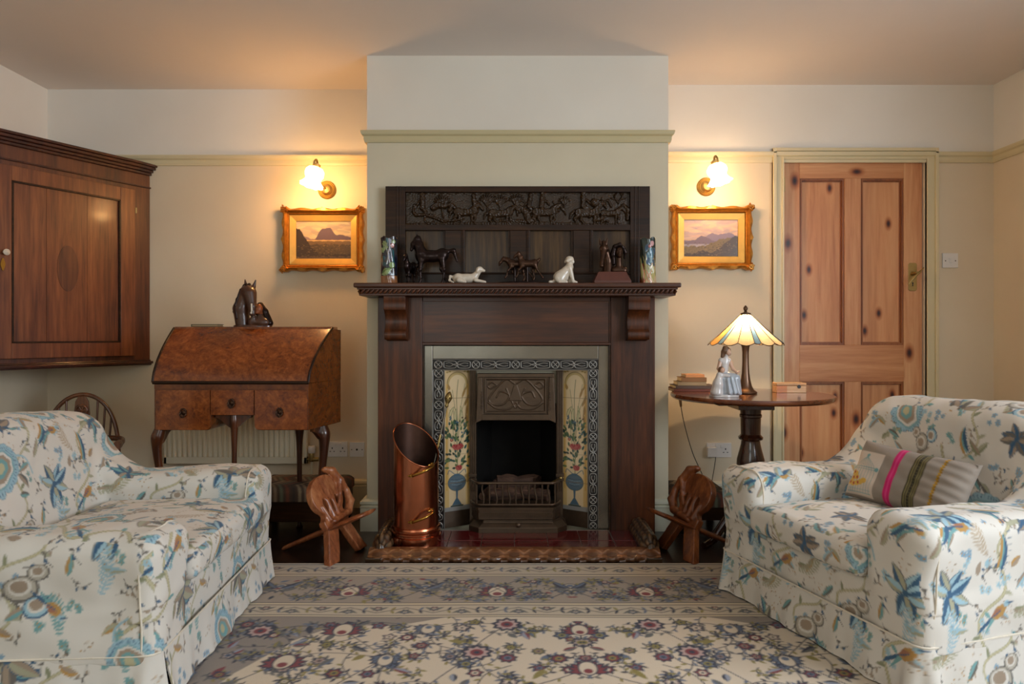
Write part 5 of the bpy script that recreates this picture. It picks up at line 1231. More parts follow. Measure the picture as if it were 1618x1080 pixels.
def drawer(x0, x1, z0, rr0, rr1, hx, hz):
    pts = [(x0, dz1), (x0, z0 + rr0)] + [(x0 + rr0 - rr0 * math.cos(a), z0 + rr0 - rr0 * math.sin(a)) for a in np.linspace(0, math.pi/2, 6)] + [(x1 - rr1 + rr1 * math.sin(a), z0 + rr1 - rr1 * math.cos(a)) for a in np.linspace(0, math.pi/2, 6)] + [(x1, dz1)]
    d = MB().prism(pts, 3.2125, 3.223, 'y').build('drawer', M_BURR, bu, world=True, bevel=.0015)
    m = MB()
    for k in range(12):
        a = k * math.pi / 6; m.tube([(hx + .011 * math.cos(a), 3.209, hz + .006 + .015 * math.sin(a)), (hx + .018 * math.cos(a + .5), 3.207, hz + .004 + .022 * math.sin(a + .5))], [.0035, .002], 6)
    m.tube(spline([(hx - .012, 3.206, hz + .008), (hx - .014, 3.200, hz - .006), (hx, 3.197, hz - .018), (hx + .014, 3.2, hz - .006), (hx + .012, 3.206, hz + .008)], 5), .0028, 8)
    m.lathe([(.012, 0), (.009, .004)], n=14, M=Matrix.Translation((hx, 3.2125, hz + .004)) @ Matrix.Rotation(R(90), 4, 'X'))
    m.build('drop_handle', M_BRONZE, d, smooth=60, world=True)
drawer(fl[0] + .012, kx0 - .002, zb_ + .003, .002, .02, wx(290, 3.21), wz(653, 3.21))
drawer(kx0 + .002, kx1 - .002, kz + .003, .002, .002, wx(366, 3.21), wz(638, 3.21))
drawer(kx1 + .003, fr[0] - .003, zb_ + .003, .02, .002, wx(442, 3.21), wz(652, 3.21))
def cab_leg(x, y, ox_, oy_, h=zb_, ears=((1, 0),), th=1.0, top=.04):
    m = MB(); P = spline([(x, y, h), (x + .012*ox_, y + .012*oy_, h - .05), (x + .010*ox_, y + .010*oy_, h - .12), (x - .004*ox_, y - .004*oy_, h - .28), (x - .002*ox_, y - .002*oy_, .06), (x + .012*ox_, y + .012*oy_, .02), (x + .016*ox_, y + .016*oy_, .0)], 6)
    rr_ = np.interp(np.linspace(0, 1, len(P)), [0, .12, .22, .4, .7, .85, .95, 1], np.array([.026, .030, .024, .017, .013, .014, .022, .018]) * th)
    m.tube(P, [float(a) for a in rr_], 12)
    for ex, ey in ears:
        L = .085; prof = [(0, 0), (L, 0)] + [(L * (1 - t), -.016 - .052 * t * t * (3 - 2 * t)) for t in np.linspace(.0, 1, 9)]
        V = []; 
        for o in (-.011, .011):
            for a, b in prof: V.append((x + ex * a - ey * o, y + ey * a + ex * o, h + b + .001))
        n = len(prof); m.add(V, [tuple(range(n)), tuple(range(n, 2*n))[::-1]] + [(i, n + i, n + (i+1) % n, (i+1) % n) for i in range(n)])
    m.build('leg', M_WALN, bu, smooth=50, world=True)
cab_leg(-1.690, 3.245, -1, -.5, ears=((0, 1),)); cab_leg(-1.345, 3.262, 0, 0, h=kz, ears=((1, 0), (-1, 0)), th=.72)
cab_leg(-.952, 3.355, .9, -.3, ears=((-.30, -.95),), th=1.1); cab_leg(-1.109, 3.50, 0, 0, ears=(), th=.8)

# ------------------------------------------------------------------ radiator
ra = thing('radiator', 'cream panel radiator on the wall behind the writing bureau', 'radiator', (-1.57, 3.85, .26))
rx0, rx1, ry = wx(258, 3.83), wx(484, 3.83), 3.83
m = MB(); n = 27; step = (rx1 - rx0 - .03) / n; pts = []
for k in range(n):
    a = rx0 + .015 + k * step
    pts += [(a + step * f, ry + d) for f, d in ((0, .010), (.16, .010), (.28, .0), (.72, .0), (.84, .010))]
pts += [(rx1 - .015, ry + .010), (rx1 - .015, ry + .03), (rx0 + .015, ry + .03)]
m.prism(pts, .30, .70, 'z'); m.box(rx0, rx1, ry + .004, ry + .034, .262, .300).box(rx0, rx1, ry + .004, ry + .034, .70, .73).box(rx0, rx0 + .016, ry + .004, ry + .034, .262, .73).box(rx1 - .016, rx1, ry + .004, ry + .034, .262, .73)
m.build('panel', M_RAD, ra, world=True, bevel=.002)
for xb in (rx0 + .15, rx1 - .15): MB().box(xb - .02, xb + .02, ry + .03, YL - .001, .3, .66).build('wall_bracket', M_RAD, ra, world=True)
vx = wx(492.5, 3.85); m = MB(); m.lathe([(.016, .37), (.020, .375), (.020, .405), (.017, .41)], (vx, 3.85, -.05), 16); vv = m.build('valve_head', M_WHITE, ra, smooth=40, world=True)
m = MB().tube([(rx1 - .01, 3.85, .285), (vx + .02, 3.85, .285)], .008, 10); m.lathe([(.012, 0), (.014, .01), (.012, .03), (.013, .045), (.011, .05)], (vx, 3.85, .272), 14); m.lathe([(.012, 0), (.012, .04)], n=10, M=Matrix.Translation((vx, 3.85, .285)) @ Matrix.Rotation(R(90), 4, 'Y'))
m.build('valve_body', M_BRASS_D, ra, smooth=40, world=True)
MB().tube([(vx, 3.85, .272), (vx, 3.85, 0)], .0075, 10).build('pipe', M_RAD, ra, smooth=60, world=True)

# ------------------------------------------------------------------ small Windsor armchair behind the left armchair
wc = thing('windsor_chair', 'low hoop-back Windsor armchair in the corner under the cupboard', 'chair', (-2.19, 3.38, 0), R(14))
M_WIND = wood('elm_and_yew', '#2c150a', '#54301a', '#77472a', 'z', .32, 12, .4)
def bowp(a, w=.172, h=.36): return (w * math.cos(a), .10 + .02 * math.sin(a), .32 + h * max(0, math.sin(a)) ** .72)
P = [bowp(a) for a in np.linspace(0, math.pi, 33)]
MB().tube([(.165, .09, .27)] + P + [(-.165, .09, .27)], .0105, 10).build('hoop', M_WIND, wc, smooth=60)
for x in (-.135, -.105, -.072, .072, .105, .135):
    z = .32 + .36 * (1 - (x / .172) ** 2) ** .36; MB().tube([(x * .85, .10, .27), (x, .115, z)], .0055, 8).build('spindle', M_WIND, wc, smooth=60)
m = MB(); 
sp = [(.020, .27), (.032, .34), (.016, .40), (.034, .46), (.020, .51), (.036, .58), (.030, .645), (.016, .672)]
m.prism([(a, b) for a, b in sp] + [(-a, b) for a, b in sp[::-1]], .108, .120, 'y'); 
spl = m.build('back_splat', M_WIND, wc, bevel=.002)
m = MB(); m.tube([(.026 * math.cos(a), .104, .60 + .026 * math.sin(a)) for a in np.linspace(0, 6.283, 25)], .006, 8)
for k in range(6): m.tube([(0, .104, .60), (.022 * math.cos(k * math.pi / 3), .104, .60 + .022 * math.sin(k * math.pi / 3))], .004, 6)
m.build('wheel_boss', M_WIND, spl, smooth=60)
arm_pts = spline([(-.235, -.14, .45), (-.225, -.02, .455), (-.17, .085, .455), (0, .135, .455), (.17, .085, .455), (.225, -.02, .455), (.235, -.14, .45)], 7)
MB().tube(arm_pts, [.022] * 3 + [.014] * (len(arm_pts) - 6) + [.022] * 3, 10, .8).build('arm_bow', M_WIND, wc, smooth=60)
for s in (-1, 1): MB().tube(spline([(s*.19, -.10, .27), (s*.205, -.11, .34), (s*.205, -.10, .40), (s*.232, -.125, .45)], 5), [.010 + .006 * abs(math.sin(k * .45)) for k in range(16)], 8).build('arm_support', M_WIND, wc, smooth=60)
MB().lathe([(.19, .245), (.215, .252), (.215, .268), (.20, .276), (.02, .270)], n=40, M=Matrix.Scale(.92, 4, (0, 1, 0))).build('seat', M_WIND, wc, smooth=35)
for sx_, sy_ in ((-1, -1), (1, -1), (-1, 1), (1, 1)):
    P = [(sx_ * (.13 + .05 * t), sy_ * (.12 + .05 * t) * .9, .255 * (1 - t)) for t in np.linspace(0, 1, 9)]; MB().tube(P, [.011, .014, .011, .017, .013, .018, .012, .013, .010], 10).build('leg', M_WIND, wc, smooth=60)
m = MB()
for s in (-1, 1): m.tube([(s * .155, -.13, .12), (s * .165, 0, .12), (s * .155, .13, .12)], [.007, .011, .007], 8)
m.tube([(-.16, 0, .12), (0, 0, .12), (.16, 0, .12)], [.007, .011, .007], 8); m.build('stretcher', M_WIND, wc, smooth=60)

# ------------------------------------------------------------------ footstools behind the carved chairs
def kilim(w, d):
    c = Canvas(w, d, .003, '#4a3a30'); cs = ['#7d6a55', '#5d6350', '#6d3f30', '#3d342e', '#8a7a60']
    for k in range(-12, 40):
        for j in range(4):
            x = k * .030 + (j % 2) * .0; c.poly([(x, j * d / 4), (x + .015, j * d / 4), (x + .045 * (1 if j % 2 else -1) + .015, (j+1) * d / 4), (x + .045 * (1 if j % 2 else -1), (j+1) * d / 4)], cs[(k + j) % 5])
    return c
M_KIL = attr_mat('kilim_weave', .9, bs=.3, bsc=200)
def footstool(label, x0, x1, y0, y1, zt):
    t = thing('footstool', label, 'footstool', ((x0 + x1)/2, (y0 + y1)/2, 0)); w, d = x1 - x0, y1 - y0
    n1, n2 = 90, 60; U, Wv = np.meshgrid(np.linspace(0, 1, n1), np.linspace(0, 1, n2), indexing='ij'); e = np.minimum(np.minimum(U, 1-U) * w, np.minimum(Wv, 1-Wv) * d)
    Z = zt - .025 * np.clip(1 - e / .03, 0, 1) ** 2; P = np.stack([x0 + U * w, y0 + Wv * d, Z], -1); V, Fc, n = slab(P, (0, 0, -1), .04)
    c = kilim(w, d); C = c.sample(U.ravel() * w, Wv.ravel() * d); make('cushion_top', V, Fc, M_KIL, t, smooth=60, world=True, cols=np.vstack([C, C]))
    MB().box(x0 + .006, x1 - .006, y0 + .006, y1 - .006, .07, zt - .04).build('frame', M_DARK, t, world=True, bevel=.004)
    for a in (x0 + .03, x1 - .03):
        for b in (y0 + .03, y1 - .03): MB().lathe([(.012, 0), (.022, .02), (.026, .04), (.016, .06), (.022, .071)], (a, b, 0), 16).build('foot', M_DARK, t, smooth=50, world=True)
footstool('dark footstool with woven zigzag top, below the writing bureau', -1.33, -.875, 3.33, 3.70, .235)
footstool('dark footstool under the round table, mostly hidden by the right carved chair', .80, 1.08, 3.36, 3.72, .20)

# ------------------------------------------------------------------ carved two-plank chairs
def plank_chair(label, origin, rz, mat, mirror=1, variant=0):
    t = thing('carved_plank_chair', label, 'chair', (*origin, 0), rz)
    s = mirror
    # tall plank: local (u across, w along, v thickness) in the plank's own plane
    L = .52; th = .016
    def plank(X, Y, Z):   # X across, Y thickness, Z along (0 at the feet)
        d = d_ell(X, 0 * Y, Z, (0, 0, .375), (.118, 1, .125)) if 0 else None
        q = np.sqrt((X / .112)**2 + ((Z - .385) / .125)**2); d1 = (q - 1) * .10
        d1 = smin(d1, (np.sqrt((X / .085)**2 + ((Z - .235) / .05)**2) - 1) * .05, .03)            # lower lobe above the slot
        legs = np.abs(np.abs(X) - (.048 + .07 * np.clip((.19 - Z) / .19, 0, 1))) - .036; legs = np.maximum(legs, np.maximum(Z - .24, -Z))
        d1 = smin(d1, legs, .02)
        for (hx, hz, a, b) in ((-.045, .325, .013, .048), (.0, .315, .011, .042), (.045, .330, .013, .046)):
            d1 = np.maximum(d1, -(np.sqrt(((X - hx) / a)**2 + ((Z - hz) / b)**2) - 1) * min(a, b))
        dy = np.abs(Y + .006 * np.cos(X * 18)) - th
        return np.maximum(d1, dy) if 1 else 0
    prims = []
    def f(X, Y, Z):
        d = plank(X * s, Y, Z)
        X = X * s
        # carved figures curling over the front: stooping animal on the inner edge
        for c in ((( .085, -.02, .24), .020, (.125, -.025, .30), .022), ((.125, -.025, .30), .021, (.135, -.02, .37), .016), ((.135, -.02, .37), .015, (.108, -.025, .44), .019), ((.108, -.025, .44), .019, (.075, -.02, .515), .024), ((.075, -.02, .515), .024, (.045, -.015, .535), .018),
                  ((.10, -.025, .43), .013, (.075, -.025, .37), .010), ((.075, -.025, .37), .010, (.04, -.02, .30), .009), ((.03, -.02, .235), .018, (.085, -.025, .245), .020), ((-.03, -.02, .225), .016, (.02, -.024, .235), .020),
                  ((-.05, -.02, .24), .010, (-.07, -.018, .33), .008), ((-.012, -.02, .24), .009, (-.022, -.018, .36), .008), ((.02, -.02, .26), .008, (.022, -.018, .37), .007)):
            d = smin(d, d_cap(X, Y, Z, *c), .008)
        return d
    V, Fc = surface_net(f, (-.19, -.06, -.01), (.19, .04, .57), .0042)
    tilt = R(-24)   # leans back (towards +y)
    M = Matrix.Translation((0, -.06, .004)) @ Matrix.Rotation(tilt, 4, 'X'); Mn = np.array(M); V[:, 2] *= .74; V = V @ Mn[:3, :3].T + Mn[:3, 3]; V[:, 2] = np.maximum(V[:, 2], 0.001)
    make('back_plank', V, Fc, mat, t, smooth=180)
    # seat plank: passes through, rounded seat at the front, narrow tail to the floor at the back
    a0, a1 = Vector((0, .27, .012)), Vector((0, -.175, .212)); n = 40; U = np.linspace(0, 1, n); rows = []
    for u in U:
        p = a0 + (a1 - a0) * float(u); w = .022 + .010 * u if u < .50 else .028 + .072 * math.sin(min(1, (u - .50) / .5) * math.pi * .93 + .02) ** .6 if u < .995 else .02
        rows.append((p, w, .010 + .004 * math.sin(u * math.pi)))
    m = MB(); k = 14
    V = []
    for p, w, h in rows:
        for i in range(k):
            a = 2 * math.pi * i / k; V.append((p[0] + w * math.cos(a), p[1], p[2] + h * math.sin(a) - .05 * 0))
    m.add(V, [(i*k + j, i*k + (j+1) % k, (i+1)*k + (j+1) % k, (i+1)*k + j) for i in range(n-1) for j in range(k)] + [tuple(range(k))[::-1], tuple(range((n-1)*k, n*k))])
    o = m.build('seat_plank', mat, t, smooth=70)
    return t
plank_chair('carved two-plank wooden chair on the floor left of the hearth', (-.800, 3.038), R(72), M_CARVED, 1)
plank_chair('darker carved two-plank wooden chair on the floor right of the hearth', (.765, 3.062), R(-70), M_CARVED_D, -1)

# ------------------------------------------------------------------ round tilt-top table
tx, ty, tr = 1.135, 3.30, .379
tb = thing('pedestal_table', 'round polished mahogany pedestal table to the right of the chimney breast', 'table', (tx, ty, 0))
MB().lathe([(.30, .672), (tr - .012, .676), (tr - .002, .684), (tr, .692), (tr - .004, .700), (.01, .700)], (tx, ty, 0), 96).build('tabletop', M_TABLE, tb, smooth=35, world=True)
m = MB(); m.prism([(tx - .235, .672), (tx - .235, .668), (tx - .17, .648), (tx + .17, .648), (tx + .29, .668), (tx + .29, .672)], ty - .06, ty - .02, 'y'); m.prism([(tx - .235, .672), (tx - .235, .668), (tx - .17, .648), (tx + .17, .648), (tx + .29, .668), (tx + .29, .672)], ty + .02, ty + .06, 'y')
m.box(tx - .085, tx + .085, ty - .085, ty + .085, .630, .650); m.build('underframe', M_TABLE_Z, tb, world=True, bevel=.003)
MB().lathe([(.03, .10), (.062, .115), (.066, .16), (.050, .20), (.040, .235), (.044, .262), (.058, .300), (.066, .345), (.064, .385), (.052, .430), (.045, .460), (.044, .475), (.056, .482), (.058, .492), (.050, .500), (.046, .506), (.047, .560), (.048, .585), (.052, .590), (.052, .600), (.048, .605), (.050, .631)], (tx, ty, 0), 40).build('pedestal', M_TABLE_Z, tb, smooth=30, world=True)
for k in range(3):
    a = R(90 + 120 * k); d = Vector((math.cos(a), math.sin(a), 0)); P = [Vector((tx, ty, 0)) + d * r + Vector((0, 0, z)) for r, z in ((.03, .17), (.10, .165), (.18, .10), (.25, .035), (.29, .016), (.31, .012))]
    MB().tube(spline([tuple(p) for p in P], 5), [.026] * 8 + [.021] * 8 + [.017] * 10, 10).build('leg', M_TABLE_Z, tb, smooth=60, world=True)

# ------------------------------------------------------------------ table lamp
lx, ly = wx(1178, 3.33), 3.33
lp = thing('table_lamp', 'stained glass table lamp with cream and blue panels, lit, on the round table', 'lamp', (lx, ly, .7005))
MB().lathe([(.052, .7005), (.055, .704), (.053, .709), (.040, .718), (.030, .735), (.023, .765), (.018, .80), (.0155, .85), (.0155, .90), (.018, .925), (.022, .935), (.022, .939), (.010, .942), (.008, .96)], (lx, ly, 0), 36).build('lamp_base', plain('bronzed_lamp', '#6f5747', .28, .85, var=.15), lp, smooth=40, world=True)
MB().lathe([(.022, .955), (.03, .965), (.034, .985), (.026, 1.005), (.008, 1.012)], (lx, ly, 0), 20).build('light_bulb', None or plain('bulb_glass', '#fff1d8', .3), lp, smooth=60, world=True)
bpy.data.objects['light_bulb'].visible_shadow = True
# shade
def glass(name, c, tint=1.0):
    m, nt, b = new_mat(name, .35); out = nt.n['Material Output']
    tr_ = nt.add('ShaderNodeBsdfTranslucent'); tr_.inputs[0].default_value = (*col(c), 1); b.inputs['Base Color'].default_value = (*col(c), 1)
    mx = nt.add('ShaderNodeMixShader'); mx.inputs[0].default_value = .62; nt.link(b.outputs[0], mx.inputs[1]); nt.link(tr_.outputs[0], mx.inputs[2]); nt.link(mx.outputs[0], out.inputs[0])
    n = noise(nt, coords(nt), 35, 3, .6, 1.5); cc = tuple(col(c)); r = ramp(nt, n, [(.3, tuple(x * .82 for x in cc)), (.7, cc)]); nt.link(r, tr_.inputs[0]); nt.link(r, b.inputs['Base Color']); return m
G_CR, G_BL, G_OR = glass('cream_glass', '#ecd9b0'), glass('blue_glass', '#6f95b8'), glass('amber_glass', '#e0ab62')
sz0, sz1, sr0, sr1 = .946, 1.083, .172, .024; ng = 18; un = 2 * math.pi / 14.4
edges = [R(270) - .2 * un]
for k in range(18): edges.append(edges[-1] + un * (.4 if k % 3 == 0 else 1.0))
def sp_(ang, t, o=0): r = sr0 + (sr1 - sr0) * t ** .93 + o; return (lx + r * math.cos(ang), ly + r * math.sin(ang), sz0 + (sz1 - sz0) * t)
lead = MB(); shade_e = MB()
mats = {0: (G_CR, MB()), 1: (G_BL, MB()), 2: (G_OR, MB())}
for k in range(ng):
    a0, a1 = edges[k], edges[k+1]; kind = 1 if k % 3 == 0 else (2 if k == 14 else 0)
    for o in (0.0, -.003):
        nb = 7; V = []
        for i in range(nb):
            a = a0 + (a1 - a0) * i / (nb - 1); dip = (.012 if kind != 1 else .005) * math.sin(math.pi * i / (nb - 1)); 
            chord = math.cos((a1 - a0) / 2) / math.cos(a - (a0 + a1) / 2)
            for t in (-dip / (sz1 - sz0), .25, .5, .75, 1.0):
                r = (sr0 + (sr1 - sr0) * max(t, 0) ** .93 + (0 if t >= 0 else -t * .12)) * chord + o; V.append((lx + r * math.cos(a), ly + r * math.sin(a), sz0 + (sz1 - sz0) * t))
        Fc = [(i*5 + j, (i+1)*5 + j, (i+1)*5 + j + 1, i*5 + j + 1) for i in range(nb - 1) for j in range(4)]
        if o: Fc = [f[::-1] for f in Fc]
        if o == 0: mats[kind][1].add(V, Fc); edge = V[::5]
    lead.tube([sp_(a0, t, .0005) for t in (0, .25, .5, .75, 1)], .0016, 6); lead.tube(edge, .0018, 6)
sh = mats[0][1].build('lamp_shade', G_CR, lp, world=True)
mats[1][1].build('blue_pane', G_BL, sh, world=True); mats[2][1].build('amber_pane', G_OR, sh, world=True)
lead.build('lead_came', M_BRONZE, sh, smooth=60, world=True)
MB().lathe([(.002, 0), (.026, .002), (.024, .010), (.010, .014), (.006, .020), (.010, .028), (.011, .034), (.007, .042), (.001, .048)], (lx, ly, 1.081), 20).build('finial', plain('bronzed_finial', '#5d4838', .3, .85), lp, smooth=40, world=True)
point_light('table_lamp_bulb', (lx, ly, 1.02), 11, (1.0, .68, .38), .028)
# flex of the lamp with its switch, and the plug in the socket
m = MB(); cord = spline([(lx - .03, ly + .05, .706), (wx(1100, 3.62), 3.62, .7035), (wx(1077, 3.64), 3.645, .7035), (wx(1073.5, 3.67), 3.67, .68), (wx(1076, 3.67), 3.67, .60), (wx(1082, 3.65), 3.65, .50), (wx(1096, 3.6), 3.62, .36), (wx(1113, 3.6), 3.60, .22), (wx(1119, 3.6), 3.62, .12), (wx(1124, 3.7), 3.7, .18), (wx(1130, 3.8), 3.8, .28), (wx(1130, 3.83), 3.822, .33)], 8)
cd = thing('lamp_flex', 'brown lamp flex hanging from the round table to the wall socket', 'cable', (wx(1100, 3.6), 3.65, .1))
m.tube(cord, .0022, 6); m.build('cable', M_CORD, cd, smooth=60, world=True)
MB().tube([(wx(1073.5, 3.67), 3.67, .665), (wx(1074.5, 3.67), 3.67, .645), (wx(1076, 3.67), 3.67, .60)], [.006, .009, .006], 10, .7).build('inline_switch', plain('tan_switch', '#8f6a45', .4), cd, smooth=60, world=True)
MB().box(wx(1119, 3.8), wx(1134, 3.8), 3.812, 3.8385, wz(722, 3.82), wz(706, 3.82)).build('plug', M_WHITE, cd, world=True, bevel=.005, seg=3)

# ------------------------------------------------------------------ wall lamps
def lamp_glass(e, c=(1.0, .62, .28)):
    m, nt, b = new_mat('lit_opal_glass', .3); b.inputs['Base Color'].default_value = (.9, .8, .65, 1); b.inputs['Emission Color'].default_value = (*c, 1); b.inputs['Emission Strength'].default_value = e; return m
M_OPAL_L, M_OPAL_R = lamp_glass(34, (1.0, .54, .20)), lamp_glass(26, (1.0, .64, .34))
def wall_lamp(label, px, py, sx_, sy_, Yw, side, mo, colr, power):
    cx_, cz_ = wx(px, Yw - .02), wz(py, Yw - .02); t = thing('wall_lamp', label, 'wall lamp', (cx_, Yw, cz_ - .05))
    Mx = Matrix.Translation((cx_, Yw - .0005, cz_)) @ Matrix.Rotation(R(90), 4, 'X')
    MB().lathe([(.052, 0), (.052, .006), (.046, .012), (.044, .010), (.038, .016), (.036, .014), (.026, .022), (.022, .030), (.010, .034), (.002, .036)], n=36, M=Mx).build('backplate', M_BRASS_D, t, smooth=35, world=True)
    Ys = Yw - .19; gx, gz = wx(sx_, Ys), wz(sy_, Ys)
    top = Vector((gx - side * -.012, Ys + .01, gz + .052))
    MB().tube(spline([(cx_, Yw - .03, cz_), (cx_ + side * .01, Yw - .10, cz_ + .02), (gx - side * .012, Ys + .02, gz + .085), (gx - side * .004, Ys, gz + .082), (gx, Ys, gz + .06)], 6), .0055, 10).build('lamp_arm', M_BRASS_D, t, smooth=60, world=True)
    ax = Vector((side * .22, -.12, -1)).normalized(); Ms = Matrix.Translation((gx, Ys, gz)) @ (-ax).to_track_quat('Z', 'Y').to_matrix().to_4x4()
    MB().lathe([(.012, .048), (.020, .052), (.022, .066), (.008, .074)], n=20, M=Ms).build('shade_holder', M_BRASS_D, t, smooth=40, world=True)
    prof = [(.018, .050), (.040, .048), (.054, .030), (.056, .008), (.046, -.014), (.046, -.028), (.056, -.044), (.068, -.058), (.063, -.062), (.052, -.048), (.042, -.030)]
    rip = lambda a, k: 1 + (.10 * math.sin(8 * a) * (k - 4) / 4 if 4 < k < 10 else .03 * math.sin(8 * a))
    sh = MB().lathe(prof, n=64, M=Ms @ Matrix.Scale(.92, 4), rip=rip, cap=False).build('glass_shade', mo, t, smooth=60, world=True)
    b = Vector((gx, Ys, gz)) + ax * .075
    point_light('wall_lamp_bulb', tuple(b), power, colr, .03)
wall_lamp('brass wall lamp with lit frilled glass shade above the left landscape painting', 515.5, 299, 496, 278, YL, -1, M_OPAL_L, (1.0, .54, .19), 2.4)
wall_lamp('brass wall lamp with lit frilled glass shade above the right landscape painting', 1117, 294, 1134, 273, YR, 1, M_OPAL_R, (1.0, .60, .28), 1.8)

# ------------------------------------------------------------------ framed paintings
def scape(v):
    w, h = .30, .20; c = Canvas(w, h, .0013, '#b59a85'); rd = random.Random(v); nz = lambda x, s: .5 * math.sin(x * 37 + s) + .3 * math.sin(x * 83 + 2*s) + .2 * math.sin(x * 171 + s)
    sky = [('#948a84', '#bda98a', '#cdbd9c', '#a3978d')][0] if v == 1 else ('#8b8290', '#c39f8e', '#d0ad92', '#a89698')
    for k in range(70): c.ell(rd.uniform(0, w), rd.uniform(h*.5, h), rd.uniform(.02, .07), rd.uniform(.005, .014), rd.uniform(-.3, .3), rd.choice(sky), .55)
    def ridge(f, cl, al=1): c.poly([(0, 0)] + [(w * k / 60, max(.001, f(k / 60))) for k in range(61)] + [(w, 0)], cl, al)
    if v == 1:
        ridge(lambda x: h * (.50 + .10 * math.exp(-((x-.1)/.18)**2) + .02*nz(x, 1)), '#86737a'); ridge(lambda x: h * (.50 + .28 * math.exp(-((x-.53)/.15)**4) + .14 * math.exp(-((x - .80)/.22)**2) + .012*nz(x, 3)), '#5d4d5c')
        ridge(lambda x: h * (.50 + .006*nz(x, 2)), '#c3a067'); ridge(lambda x: h * (.47 + .012*nz(x, 5)), '#6e5636'); ridge(lambda x: h * (.38 + .03*nz(x, 7)), '#4e3f27')
        ridge(lambda x: h * (.70 * math.exp(-((x)/.24)**2) + .12 + .03*nz(x*1.3, 4)), '#3a2c1d'); ridge(lambda x: h * (.06 + .03*nz(x, 9)), '#5a4634')
    else:
        ridge(lambda x: h * (.44 + .20 * math.exp(-((x-.82)/.22)**2) + .16 * math.exp(-((x-.5)/.14)**2) + .02*nz(x, 1)), '#75697e'); ridge(lambda x: h * (.42 + .14 * math.exp(-((x-.35)/.13)**2) + .02*nz(x, 3)), '#66596a')
        ridge(lambda x: h * .34, '#8d8793'); ridge(lambda x: h * (.28 + .22 * smooth01((x-.3)/.5) + .03*nz(x, 2)), '#6a5a3a'); ridge(lambda x: h * (.08 + .48 * smooth01((x-.35)/.65)**1.5 + .03*nz(x, 5)), '#43352a'); ridge(lambda x: h * (.16 * math.exp(-((x-.35)/.2)**2) + .03*nz(x*2, 7)), '#3a2d24')
    for k in range(260): c.ell(rd.uniform(0, w), rd.uniform(0, h*.4), rd.uniform(.002, .007), rd.uniform(.001, .003), rd.uniform(-.5, .5), rd.choice(['#6d5a3a', '#3a2d1c', '#8a7146', '#4f4430', '#2c2117']), .5)
    return c
M_OIL = attr_mat('oil_paint', .4, 0, .15)
